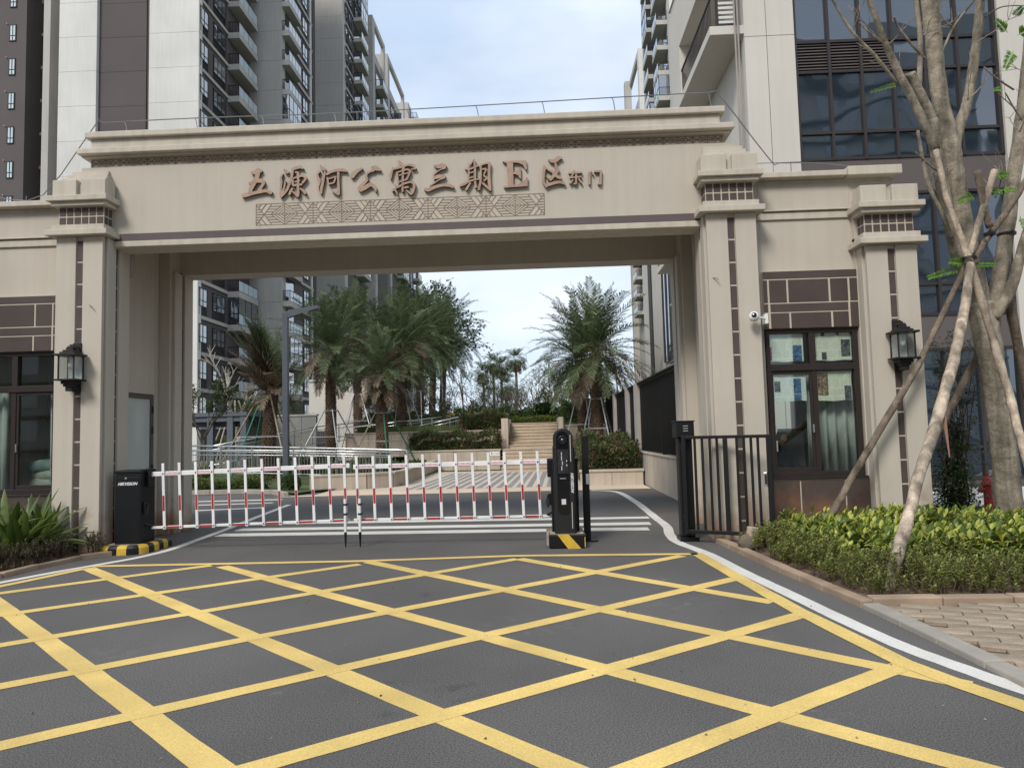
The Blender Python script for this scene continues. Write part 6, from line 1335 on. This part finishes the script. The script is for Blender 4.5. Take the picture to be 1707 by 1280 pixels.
b_ = a.lerp(e, .5); MB().add([b_-q*.95+Vector((0, -.08, 0)), b_-q*.95+Vector((0, .08, 0)), b_-q*.8+Vector((0, .08, 0)), b_-q*.8+Vector((0, -.08, 0)), e-q*.75+Vector((-.1, -.08, 0)), e-q*.75+Vector((-.1, .08, 0)), e-q*.6+Vector((-.1, .08, 0)), e-q*.6+Vector((-.1, -.08, 0))], [(0,3,2,1),(4,5,6,7),(0,1,5,4),(1,2,6,5),(2,3,7,6),(3,0,4,7)]).build('light_panel', mat('lamp_lens', (.6, .6, .58), .3), lt_)
def railing(name, pts, h, lab, sp_=.115, curl=0):
    t = thing(name, tuple(pts[0]), lab, 'railing', 'stainless steel ramp railings'); P = [Vector(p) for p in pts]
    up = Vector((0, 0, h)); MB().tube([p+up for p in P]+([P[-1]+up+Vector((.25, 0, -.02)), P[-1]+up+Vector((.3, 0, -.15)), P[-1]+Vector((.3, 0, h*.35))] if curl else []), .032, 10).build('handrail', STEEL, t, smooth=True)
    MB().tube([p+up*.82 for p in P], .02, 8).build('middle_rail', STEEL, t, smooth=True); MB().tube([p+up*.1 for p in P], .02, 8).build('bottom_rail', STEEL, t, smooth=True)
    bl = MB()
    for a, b in zip(P[:-1], P[1:]):
        L = (b-a).length
        for i in range(int(L/sp_)): q = a.lerp(b, (i+.5)*sp_/L); bl.tube([q+up*.1, q+up*.82], .009, 4, False)
        for i in range(int(L/1.6)+1): q = a.lerp(b, min(1, i*1.6/L)); MB().tube([q, q+up], .026, 8).build('post', STEEL, t)
    o = bl.build('balusters', mat('baluster_steel', (.30, .30, .29), .4, .1, 5, metal=.6), t); o['kind'] = 'stuff'
    return t
def rpt(x, y, Y, h): p = PY(x, y, Y); return (p.x, Y, p.z-h)
railing('ramp_railing', [rpt(300, 738, 25, 1.1), rpt(420, 740, 24.6, 1.1), rpt(560, 745, 24, 1.05), rpt(664, 750, 23.6, 1.0)], 1.0, 'front stainless ramp railing curving down at its end', curl=1)
railing('ramp_railing', [rpt(300, 744, 26.4, 1.1), rpt(430, 744, 26.2, 1.1), rpt(560, 750, 26, 1.0), rpt(655, 754, 25.4, .95)], .95, 'second stainless ramp railing just behind the front one')
railing('ramp_railing', [rpt(345, 745, 33, 1.0), rpt(450, 726, 35.5, 1.0), rpt(520, 712, 38, 1.0), rpt(600, 704, 40, 1.0)], 1.0, 'stainless railing climbing behind the wind-bent palm')
railing('ramp_railing', [rpt(590, 712, 42, 1.0), rpt(720, 697, 44, 1.0), rpt(782, 690, 45, 1.0)], 1.0, 'level stainless railing behind the palm clump')
railing('ramp_railing', [rpt(700, 708, 37.2, 1.0), rpt(781, 690, 37.6, 1.0)], .95, 'short stainless railing above the upper planter wall')
# yellow thing by the far railing: a small play bench
yb_ = thing('garden_bench', tuple(PY(752, 700, 48)), 'small yellow bench beside the far railing', 'bench'); q = PY(752, 690, 48)
MB().box(q.x-.5, q.x+.5, 47.8, 48.2, 2.5, 2.6).build('seat', YEL, yb_); MB().box(q.x-.5, q.x+.5, 48.15, 48.22, 2.65, 3.1).build('backrest', YEL, yb_)
for s in (-.4, .4): MB().box(q.x+s-.05, q.x+s+.05, 47.85, 48.15, 2.1, 2.5).build('leg', YEL, yb_)
# pergola
PG = mat('pergola_blue_grey', (.10, .115, .135), .6, .06, 2); Yp = 38
pg = thing('pergola', tuple(PY(370, 735, Yp)), 'blue-grey steel pergola beside the bare tree', 'pergola')
a, b = PY(300, 690, Yp), PY(411, 686, Yp)
MB().box(a.x, b.x, Yp, Yp+4, b.z-.22, b.z).build('roof_slab', PG, pg); MB().box(a.x, b.x, Yp+.1, Yp+.25, b.z-.5, b.z-.22).build('beam', PG, pg)
for i in range(6): MB().box(a.x+.2, b.x-.5, Yp+.5+i*.5, Yp+.62+i*.5, b.z-.75+.0*i, b.z-.45).build('slat', PG, pg)
for x in (352, 385, 407): q = PY(x, 700, Yp+.2); MB().box(q.x-.16, q.x+.16, Yp+.05, Yp+.4, .0, b.z-.2).build('post', PG, pg)
gw = thing('garden_wall', tuple(PY(450, 735, 42)), 'low grey garden wall behind the wind-bent palm', 'wall'); a, b = PY(405, 692, 42), PY(527, 690, 42)
k = 5
for i in range(k): MB().box(a.x+(b.x-a.x)*i/k+.01, a.x+(b.x-a.x)*(i+1)/k-.01, 42, 42.3, 0, b.z-.1).build('wall_panel', mat('grey_wall', (.22, .22, .21), .9, .08, 1), gw)
MB().box(a.x-.05, b.x+.05, 41.95, 42.35, b.z-.1, b.z).build('coping', PIERM, gw)
ww = thing('blank_wall', tuple(PY(555, 720, 50)), 'blank cream gable wall of a small building behind the palms', 'building'); a, b = PY(515, 633, 50), PY(612, 634, 50)
MB().box(a.x, b.x, 50, 56, 0, a.z-.15).build('wall', OW, ww); MB().box(a.x-.08, b.x+.08, 49.92, 56.1, a.z-.15, a.z).build('parapet', OW, ww); MB().box(a.x+.6, a.x+1.3, 49.97, 50.0, .1, 2.1).build('door', LOUV, ww)
# caution signs on the planter walls
def csign(px_, py_, Y, lab):
    p = PY(px_, py_, Y); t = thing('caution_sign', tuple(p), lab, 'sign')
    MB().box(p.x-.22, p.x+.22, Y-.012, Y-.001, p.z-.09, p.z+.09).build('plate', WHITE, t)
    f = MB(); f.lathe([(.012, -.02), (.02, 0), (.012, .02)], 8, (p.x-.15, Y-.014, p.z+.045)); f.prism([(p.x-.17, p.z-.06), (p.x-.14, p.z+.01), (p.x-.16, p.z+.02), (p.x-.11, p.z+.015), (p.x-.12, p.z-.06), (p.x-.145, p.z-.02)], lambda u, v_, d: (u, d, v_), Y-.0155, Y-.0125); f.build('pictogram', BLACK, t)
    try: textmesh('lettering', '小心台阶', .078, mat('sign_print', (.05, .05, .06), .6), t, (p.x+.06, Y-.014, p.z), (1, 0, 0), (0, 0, 1), .001)
    except Exception: pass
csign(825, 756, 32.0, 'white caution sign on the lower planter wall'); csign(835, 720, 34.6, 'white caution sign on the upper planter wall')
# ================================================================ NEAR BEDS
CROT = leafmat('croton_leaf', [(.05, .10, .02), (.10, .16, .03), (.17, .23, .035), (.28, .33, .045), (.42, .44, .07), (.50, .50, .12)], .38, .3, .5)
BOXW = leafmat('boxwood_leaf', [(.10, .125, .032), (.15, .18, .045), (.21, .235, .055), (.29, .31, .08)], .45, .35)
TWIG = mat('twig_brown', (.12, .085, .06), .9, .2, 9)
r = random.Random(21)
def kerbx(y):
    for a, b in zip(KRp[:-1], KRp[1:]):
        if b.y <= y <= a.y: return a.x+(b.x-a.x)*(a.y-y)/(a.y-b.y)
    return KRp[-1].x if y < KRp[-1].y else KRp[0].x
def oval(mb, p, d, L, W):
    d = d.normalized(); s = d.cross(Vector((0, 0, 1))).normalized(); n_ = s.cross(d); b = Vector((0, 0, -1))
    P = [p, p+d*L*.3+s*W*.42+n_*W*.16, p+d*L*.65+s*W*.45+n_*W*.12+b*L*.03, p+d*L+b*L*.12, p+d*L*.65-s*W*.45+n_*W*.12+b*L*.03, p+d*L*.3-s*W*.42+n_*W*.16, p+d*L*.32, p+d*L*.66+b*L*.03]
    mb.add(P, [(0, 1, 6), (6, 1, 2, 7), (7, 2, 3), (0, 6, 5), (6, 7, 4, 5), (7, 3, 4)])
mb = MB(); st = MB()
for i in range(2100):                             # rosettes of broad leaves
    x = r.uniform(2.9, 9.2); y = r.uniform(7.55, 10.15)
    back = y-7.7
    if x < kerbx(y)+.55+.25*r.random(): continue
    if 6.75 < x < 7.35 and 10.05 < y: continue
    h = .35+.06*math.sin(x*2.3)*math.sin(y*3.1)+r.uniform(-.07, .07)-(.12 if x < kerbx(y)+.9 else 0)
    top = Vector((x+r.gauss(0, .03), y+r.gauss(0, .03), h)); st.tube([(x, y, .03), top], .006, 4, False)
    k = r.randint(9, 14)
    for j in range(k):
        a = j*2.4+r.random(); el = r.uniform(-.15, .75) if j > 2 else r.uniform(.7, 1.3); d = Vector((math.cos(a)*math.cos(el), math.sin(a)*math.cos(el), math.sin(el)))
        oval(mb, top+Vector((0, 0, -.012*j)), d, r.uniform(.085, .15), r.uniform(.038, .058))
o = mb.build('variegated_hedge', CROT, fix=False); tag(o, 'bright yellow-green variegated hedge around the propped tree', 'hedge', kind='stuff'); st.build('stems', TWIG, o, fix=False)
mb = MB(); st = MB(); bl = MB()
PB_ = PY(1490, 945, 6.8)
y1f = lambda x: 7.75+.12*math.sin(x*3)
for i in range(5200):                             # fine upright shoots of small leaves
    x = r.uniform(2.6, 9.2); y = r.uniform(cy0+.10, 9.9)
    kx = kerbx(y)
    if y > y1f(x) and x > kx+.75: continue
    if x < kx+.17: continue
    edge = min((x-kx-.15)/.35, (y-cy0-.08)/.25, 1); h = (.17+.14*max(0, min(1, edge)))*(1+.18*math.sin(x*5.1)*math.sin(y*4.3))+r.uniform(-.05, .07)
    b0 = Vector((x, y, .03)); tp = Vector((x+r.gauss(0, .045), y+r.gauss(0, .045), h)); st.tube([b0, b0.lerp(tp, .6)+Vector((r.gauss(0, .01), r.gauss(0, .01), 0)), tp], [.004, .003, .002], 3, False)
    for j in range(r.randint(13, 19)):
        u = 1-(j/19)**1.2*.86; p = b0.lerp(tp, u); a = j*2.3+r.random(); el = r.uniform(.1, 1.0); d = Vector((math.cos(a)*math.cos(el), math.sin(a)*math.cos(el), math.sin(el)))
        leaf(mb, p, d, Vector((0, 0, 1)), r.uniform(.034, .058), r.uniform(.017, .026), .2)
o = mb.build('boxwood_hedge', BOXW, fix=False); tag(o, 'fine-leaved dark green border hedge along the terracotta kerb', 'hedge', kind='stuff'); st.build('stems', TWIG, o, fix=False)
# litter of dead leaves on the soil
lf = MB()
for i in range(900):
    x = r.uniform(2.6, 9); y = r.uniform(cy0+.05, 10.3)
    if x < kerbx(y)+.14: continue
    leaf(lf, Vector((x, y, .04+r.random()*.015)), rv(r, -.1, .15), Vector((0, 0, 1)), .05, .025, .1)
tag(lf.build('leaf_litter', leafmat('dry_leaf', [(.14, .09, .05), (.22, .15, .08), (.10, .06, .04)], .8, .1), fix=False), 'dry fallen leaves on the soil below the hedge', 'leaves', kind='stuff')
# weeds and bushes behind the swing gate end
# ---- spider lilies
LILY = leafmat('lily_leaf', [(.045, .085, .02), (.08, .13, .025), (.13, .18, .04), (.19, .24, .07)], .35, .3, .5)
def lily(x, y, seed, lab, h=.75, n_=30):
    r = random.Random(seed); t = thing('spider_lily', (x, y, .035), lab, 'plant', 'broad-leaved lilies in the bed'); mb = MB()
    for i in range(n_):
        a = i*2.4+r.random()*.6; el = r.uniform(.55, 1.4); L = h*r.uniform(.85, 1.5); wd = r.uniform(.045, .07); d = Vector((math.cos(a)*math.cos(el), math.sin(a)*math.cos(el), math.sin(el))); s = Vector((-math.sin(a), math.cos(a), 0))
        P = Vector((x+.04*math.cos(a), y+.04*math.sin(a), .04)); v = []; dd = d.copy(); k = 8
        for j in range(k+1):
            u = j/k; w_ = wd*(.45+1.1*math.sin(math.pi*min(1, .12+u*.88))**.8)*.5*(1 if u < .98 else .05); nn = s.cross(dd).normalized()
            v += [P-s*w_+nn*w_*.35, P-nn*w_*.1, P+s*w_+nn*w_*.35]; P = P+dd*L/k; dd = (dd+Vector((0, 0, -.09*(1+2.2*u*(1.5-el))))).normalized()
        mb.add(v, [(3*j+c, 3*j+c+1, 3*j+c+4, 3*j+c+3) for j in range(k) for c in (0, 1)])
    mb.build('leaves', LILY, t, smooth=True, fix=False); MB().lathe([(.05, 0), (.06, .05), (.03, .12)], 8, (x, y, .03)).build('bulb', LILY, t)
for i, (px_, Y, h) in enumerate(((70, 10.0, .62), (40, 9.75, .70), (8, 9.6, .72), (-25, 9.8, .75), (22, 10.2, .68), (-60, 9.7, .75), (55, 10.3, .6))):
    p = PY(px_, 900, Y); lily(p.x, Y, 50+i, ['broad-leaved lily nearest the gate column', 'broad-leaved lily in front of the window base', 'broad-leaved lily at the front of the bed', 'broad-leaved lily spreading beyond the window', 'broad-leaved lily under the window sill', 'outermost broad-leaved lily of the bed', 'broad-leaved lily against the brown cladding'][i].replace('nearest the', 'beside the'), h)
mb = MB(); st = MB(); r = random.Random(8)
for i in range(520):
    u = r.random(); k = r.uniform(0, 1); a, b = KLp[0], KLp[-1]; p = KLp[1].lerp(KLp[-1], u) if u > .1 else KLp[0].lerp(KLp[1], .3+u*7); x, y = p.x, p.y+.12+r.random()*(.45 if u > .12 else .15)
    if y > 10.15 and x > -6.6: continue
    h = r.uniform(.16, .40); tp = Vector((x+r.gauss(0, .07), y+r.gauss(0, .07), h)); b0 = Vector((x, y, .03)); st.tube([b0, tp], [.005, .002], 3, False)
    for j in range(12): leaf(mb, b0.lerp(tp, .35+.65*r.random()), rv(r, -.1, 1), Vector((0, 0, 1)), r.uniform(.03, .05), .018, .2)
o = mb.build('border_shrubs', leafmat('dusky_leaf', [(.035, .04, .02), (.055, .06, .03), (.09, .095, .05), (.12, .08, .06)], .6, .2), fix=False); tag(o, 'low dusky border shrubs in front of the lilies', 'shrub', kind='stuff'); st.build('stems', TWIG, o, fix=False)
# ---- the propped tree
BARK = mat('tree_bark', (.25, .215, .165), .95, .34, 7, 1.0, 16, streak=.45, grain=.25, gs=60)
YT = 10.35
tb = G(1692, 884, .05); big = thing('shade_tree', (tb.x, tb.y, .03), 'pale grey-barked tree with forked limbs held by wooden props', 'tree')
YT = tb.y
def limb(P, Y0, Y1, nm='limb'):
    k = len(P)-1; Q = []; R = []
    for i, (x, y, rp) in enumerate(P):
        Y = Y0+(Y1-Y0)*i/k; Q.append(PY(x, y, Y)); R.append(rp*LR*Y/F)
    Q4 = [Vector((*q, 0)) for q in Q]
    D = []; RR = []
    for i in range(k):
        p0, p1, p2, p3 = Q[max(i-1, 0)], Q[i], Q[i+1], Q[min(i+2, k)]
        for j in range(5):
            t = j/5; D.append(.5*((2*p1)+(p2-p0)*t+(2*p0-5*p1+4*p2-p3)*t*t+(3*p1-p0-3*p2+p3)*t**3)+rv(rnd)*R[i]*.05); RR.append((R[i]+(R[i+1]-R[i])*t)*rnd.uniform(.96, 1.05))
    D.append(Q[-1]); RR.append(R[-1])
    return MB().tube(D, RR, 14 if R[0] > .05 else 8).build(nm, BARK, big, smooth=True)
LR = .60
limb([(1690, 890, 44), (1683, 860, 36), (1674, 760, 32), (1660, 650, 31), (1645, 560, 33), (1632, 505, 34)], YT, YT, 'trunk')
LR = .66
limb([(1640, 540, 26), (1622, 450, 23), (1606, 380, 24), (1590, 290, 24), (1583, 240, 23), (1566, 160, 19), (1556, 60, 20), (1548, -20, 19), (1540, -150, 14)], YT, YT-.2)
limb([(1618, 470, 15), (1595, 420, 15), (1575, 330, 15), (1560, 250, 15), (1553, 200, 14)], YT-.15, YT-.25)
limb([(1590, 250, 14), (1598, 212, 14), (1613, 168, 12), (1628, 70, 11), (1634, 0, 11), (1640, -120, 8)], YT-.1, YT-.1)
limb([(1560, 250, 11), (1540, 205, 10), (1519, 161, 9.5), (1495, 115, 9), (1478, 77, 8), (1460, 30, 7), (1447, -10, 6), (1425, -100, 5)], YT-.25, YT-.5)
limb([(1495, 140, 4.5), (1460, 95, 4.5), (1421, 54, 4), (1388, 0, 3.5), (1360, -60, 3)], YT-.4, YT-.6)
limb([(1556, 205, 12), (1540, 170, 12.5), (1524, 140, 13), (1517, 122, 13)], YT-.2, YT-.35, 'cut_stub')
limb([(1532, 150, 6), (1534, 90, 6.5), (1533, 50, 6), (1527, 0, 6), (1522, -80, 5)], YT-.3, YT-.3)
limb([(1544, 100, 3), (1520, 75, 3.5), (1497, 45, 3), (1490, 28, 2.5)], YT-.3, YT-.5); limb([(1568, 95, 3), (1590, 45, 3), (1625, 0, 2.5)], YT-.2, YT-.4); limb([(1478, 77, 2.6), (1450, 55, 2.4), (1432, 38, 1.6)], YT-.4, YT-.5)
limb([(1652, 545, 19), (1662, 490, 18), (1676, 400, 17), (1688, 310, 16), (1700, 220, 15), (1712, 120, 14), (1722, 0, 12)], YT, YT+.1)
limb([(1655, 530, 14), (1682, 490, 13), (1700, 430, 12), (1722, 360, 11)], YT-.1, YT-.2)
limb([(1587, 398, 5), (1570, 355, 5), (1549, 312, 5), (1537, 260, 4.5), (1530, 218, 4)], YT-.3, YT-.45); limb([(1562, 285, 2.2), (1545, 272, 2), (1526, 254, 1.6)], YT-.3, YT-.5)
limb([(1690, 150, 2.5), (1660, 130, 2.2), (1640, 112, 1.6)], YT, YT-.1); limb([(1707, 205, 2), (1690, 180, 2), (1676, 155, 1.5)], YT, YT-.1); limb([(1640, 30, 2), (1670, 12, 1.6), (1710, 10, 1.2)], YT, YT)
r9 = random.Random(91)
for x, y in ((1447, -10), (1478, 77), (1500, 120), (1527, 0), (1534, 60), (1560, 20), (1548, -20), (1634, 0), (1628, 70), (1613, 168), (1700, 220), (1712, 120), (1690, 300), (1421, 54), (1590, 45), (1549, 312), (1660, 330), (1690, 180)):
    for j in range(2):
        tw = MB(); branchy(tw, PY(x, y, YT-.25), Vector((r9.uniform(-1, 1), r9.uniform(-.6, .4), r9.uniform(.1, 1))), r9.uniform(.25, .5), .009, 1, r9, .7, 3); tw.build('twig', BARK, big, fix=False)
FERN = leafmat('feather_leaf', [(.10, .22, .03), (.16, .32, .05), (.22, .38, .08)], .5, .45)
sprays = MB(); sr = random.Random(4)
def spray(px_, py_, dx, dy, Lp, n_=26, Y=None):
    Y = Y or YT-.4; a = PY(px_, py_, Y); b = PY(px_+dx, py_+dy, Y-.12); d = (b-a); q = d.normalized().cross(Vector((0, 1, 0))).normalized(); sprays.tube([a, b], [.004, .001], 3, False)
    for i in range(n_):
        u = .15+.85*i/n_; p = a.lerp(b, u)+Vector((0, 0, -.04*u*u))
        for s in (-1, 1): leaf(sprays, p, q*s*.9+d.normalized()*.4+rv(sr)*.25, Vector((0, -1, .5)), Lp*.8*(1-.6*u)*Y/F, Lp*.2*Y/F, .1)
for a in ((1605, 447, -60, 12, 14), (1605, 445, 55, -8, 12), (1612, 440, -30, -8, 16), (1625, 325, -28, 8, 14), (1630, 322, 40, -6, 14), (1660, 295, 22, -8, 12), (1668, 318, 30, -4, 10), (1500, 140, -50, 10, 8), (1695, 60, 25, -15, 20), (1680, 55, -20, -25, 16), (1690, 85, -15, 25, 18), (1690, 30, 15, -22, 14), (1672, 150, -16, -4, 9), (1700, 360, 12, 30, 9)): spray(*a)
sprays.build('feathery_leaves', FERN, big, fix=False)
# wooden props
WOOD = mat('peeled_wood', (.40, .325, .25), .9, .32, 6, 1.0, 18, streak=.5, grain=.22, gs=70); WOODD = mat('dark_wood', (.19, .15, .115), .9, .3, 7, 1.0, 18, streak=.45, grain=.2, gs=70)
def prop(P, mt, lab):
    Q = [PY(x, y, Y) for x, y, rp, Y in P]; R = [rp*.6*Y/F for x, y, rp, Y in P]; D = []; RR = []
    for i in range(len(Q)-1):
        for j in range(6): t = j/6; D.append(Q[i].lerp(Q[i+1], t)+rv(rnd)*R[i]*.10); RR.append((R[i]+(R[i+1]-R[i])*t)*rnd.uniform(.93, 1.07))
    D.append(Q[-1]); RR.append(R[-1]); o = MB().tube(D, RR, 10).build('support_pole', mt, smooth=True); tag(o, lab, 'pole', 'wooden props of the shade tree'); return o
prop([(1366, 888, 10, 10.0), (1383, 862, 10, 10.0), (1450, 745, 10, 10.0), (1530, 610, 9, 10.0), (1606, 452, 8, 10.0), (1618, 425, 7, 10.0)], WOODD, 'long thin grey prop slanting across the newspapered window')
o = prop([(1482, 985, 14, 6.95), (1490, 948, 16, 7.0), (1497, 922, 17, 7.12), (1530, 800, 15, 7.8), (1560, 705, 15, 8.5), (1590, 600, 14, 9.1), (1607, 520, 13, 9.5), (1618, 440, 10, 9.75)], WOOD, 'thick pale peeled prop planted in the border hedge')
MB().tube([PY(1566, 655, 8.75), PY(1573, 690, 8.6), PY(1583, 762, 8.55)], [.02, .026, .006], 6).build('split_splinter', mat('reddish_wood', (.33, .19, .14), .9), o)
prop([(1775, 960, 11, 8.0), (1712, 770, 11, 8.9), (1680, 650, 11, 9.4), (1645, 530, 10, 9.7), (1618, 440, 9.5, 9.85), (1578, 330, 8, 9.95), (1560, 250, 7, 10.0)], WOOD, 'pale prop crossing in front of the trunk')
prop([(1722, 700, 11, 10.9), (1700, 590, 12, 10.8), (1682, 500, 13, 10.6)], WOODD, 'dark bark-covered prop behind the trunk fork')
prop([(1540, 760, 11, 11.3), (1580, 690, 11, 11.2), (1626, 600, 10, 11.0), (1640, 560, 9, 10.9)], WOODD, 'dark prop behind the tree reaching to the end column')
prop([(1612, 452, 9, 10.0), (1640, 405, 9, 10.0), (1680, 350, 9, 10.0), (1730, 270, 9, 10.0)], WOODD, 'brown pole lashed across the upper limbs'); prop([(1650, 380, 9, 9.9), (1640, 340, 9, 9.9), (1629, 285, 9.5, 9.9)], WOODD, 'short brown stub pole tied to the limbs'); prop([(1614, 430, 9, 9.9), (1635, 360, 9, 9.9), (1658, 284, 9, 9.9)], WOOD, 'short pale stub pole tied to the limbs')
# wire ties
for i, (x, y, rp, Y) in enumerate(((1617, 432, 14, 9.85), (1678, 392, 19, YT+.03), (1650, 392, 12, 9.9))):
    c = PY(x, y, Y); q = MB()
    for k in range(3): q.tube([(c.x+rp*.7*Y/F*math.cos(a*.524), c.y+rp*.7*Y/F*math.sin(a*.524), c.z+.014*k) for a in range(13)], .006, 5, False)
    tag(q.build('tie_wire', BLACK), ['black tie binding the props to the trunk fork', 'black tie around the outer limb', 'black tie on the crossing pole'][i], 'tie')
# dark shrub between the end column and the tree
r = random.Random(14); sb = thing('dark_shrub', tuple(PY(1595, 862, 11.6)), 'dark twiggy shrub beside the end column', 'shrub'); tw = MB(); lv = MB(); bx = PY(1597, 865, 11.6); tips = []
for i in range(16):
    tgt = PY(r.uniform(1560, 1640), r.uniform(560, 640), 11.6+r.uniform(-.3, .3)); P = [Vector((bx.x+r.gauss(0, .12), 11.6+r.gauss(0, .12), .03))]
    for k in range(1, 7): P.append(P[0].lerp(tgt, k/6)+rv(r)*.06)
    tw.tube(P, [.016, .014, .012, .010, .008, .006, .003], 5, False); tips += P[1:]
for i in range(4200): p = r.choice(tips)+rv(r)*r.uniform(.02, .16); leaf(lv, p, rv(r, -.6, .6), Vector((0, 0, 1)), r.uniform(.05, .085), .026, .15)
for i in range(4600): p = Vector((bx.x+r.gauss(-.06, .22), 11.6+r.gauss(0, .2), .12+abs(r.gauss(.2, .55)))); leaf(lv, p, rv(r, -.6, .6), Vector((0, 0, 1)), r.uniform(.05, .085), .028, .15)
tw.build('stems', TWIG, sb, fix=False); lv.build('foliage', DGL, sb, fix=False)
# red hydrant behind the tree, pale forecourt
hy = G(1648, 862); HR = mat('hydrant_red', (.23, .02, .02), .45, .1, 8); Yh = 13.2; hp = PY(1648, 835, Yh)
h = thing('fire_hydrant', (hp.x, Yh, .02), 'dark red fire hydrant behind the shade tree trunk', 'hydrant')
MB().lathe([(.11, 0), (.11, .04), (.075, .05), (.075, .42), (.10, .44), (.10, .48), (.085, .52), (.05, .58), (.03, .62), (.03, .65)], 16, (hp.x, Yh, .02)).build('barrel', HR, h, smooth=False)
for s in (-1, 1): MB().lathe([(.05, 0), (.05, .06), (.035, .07), (.03, .09)], 12, T=Matrix.Translation((hp.x+s*.07, Yh, .38)) @ Matrix.Rotation(RAD(90*s), 4, 'Y')).build('outlet', HR, h)
struct(sheet('pavement', [(6.2, 13.6), (40, 13.6), (40, 17.5), (6.2, 17.5)], .045, mat('pale_forecourt', (.62, .61, .59), .8, .06, 1)), 'pale forecourt in front of the office block')
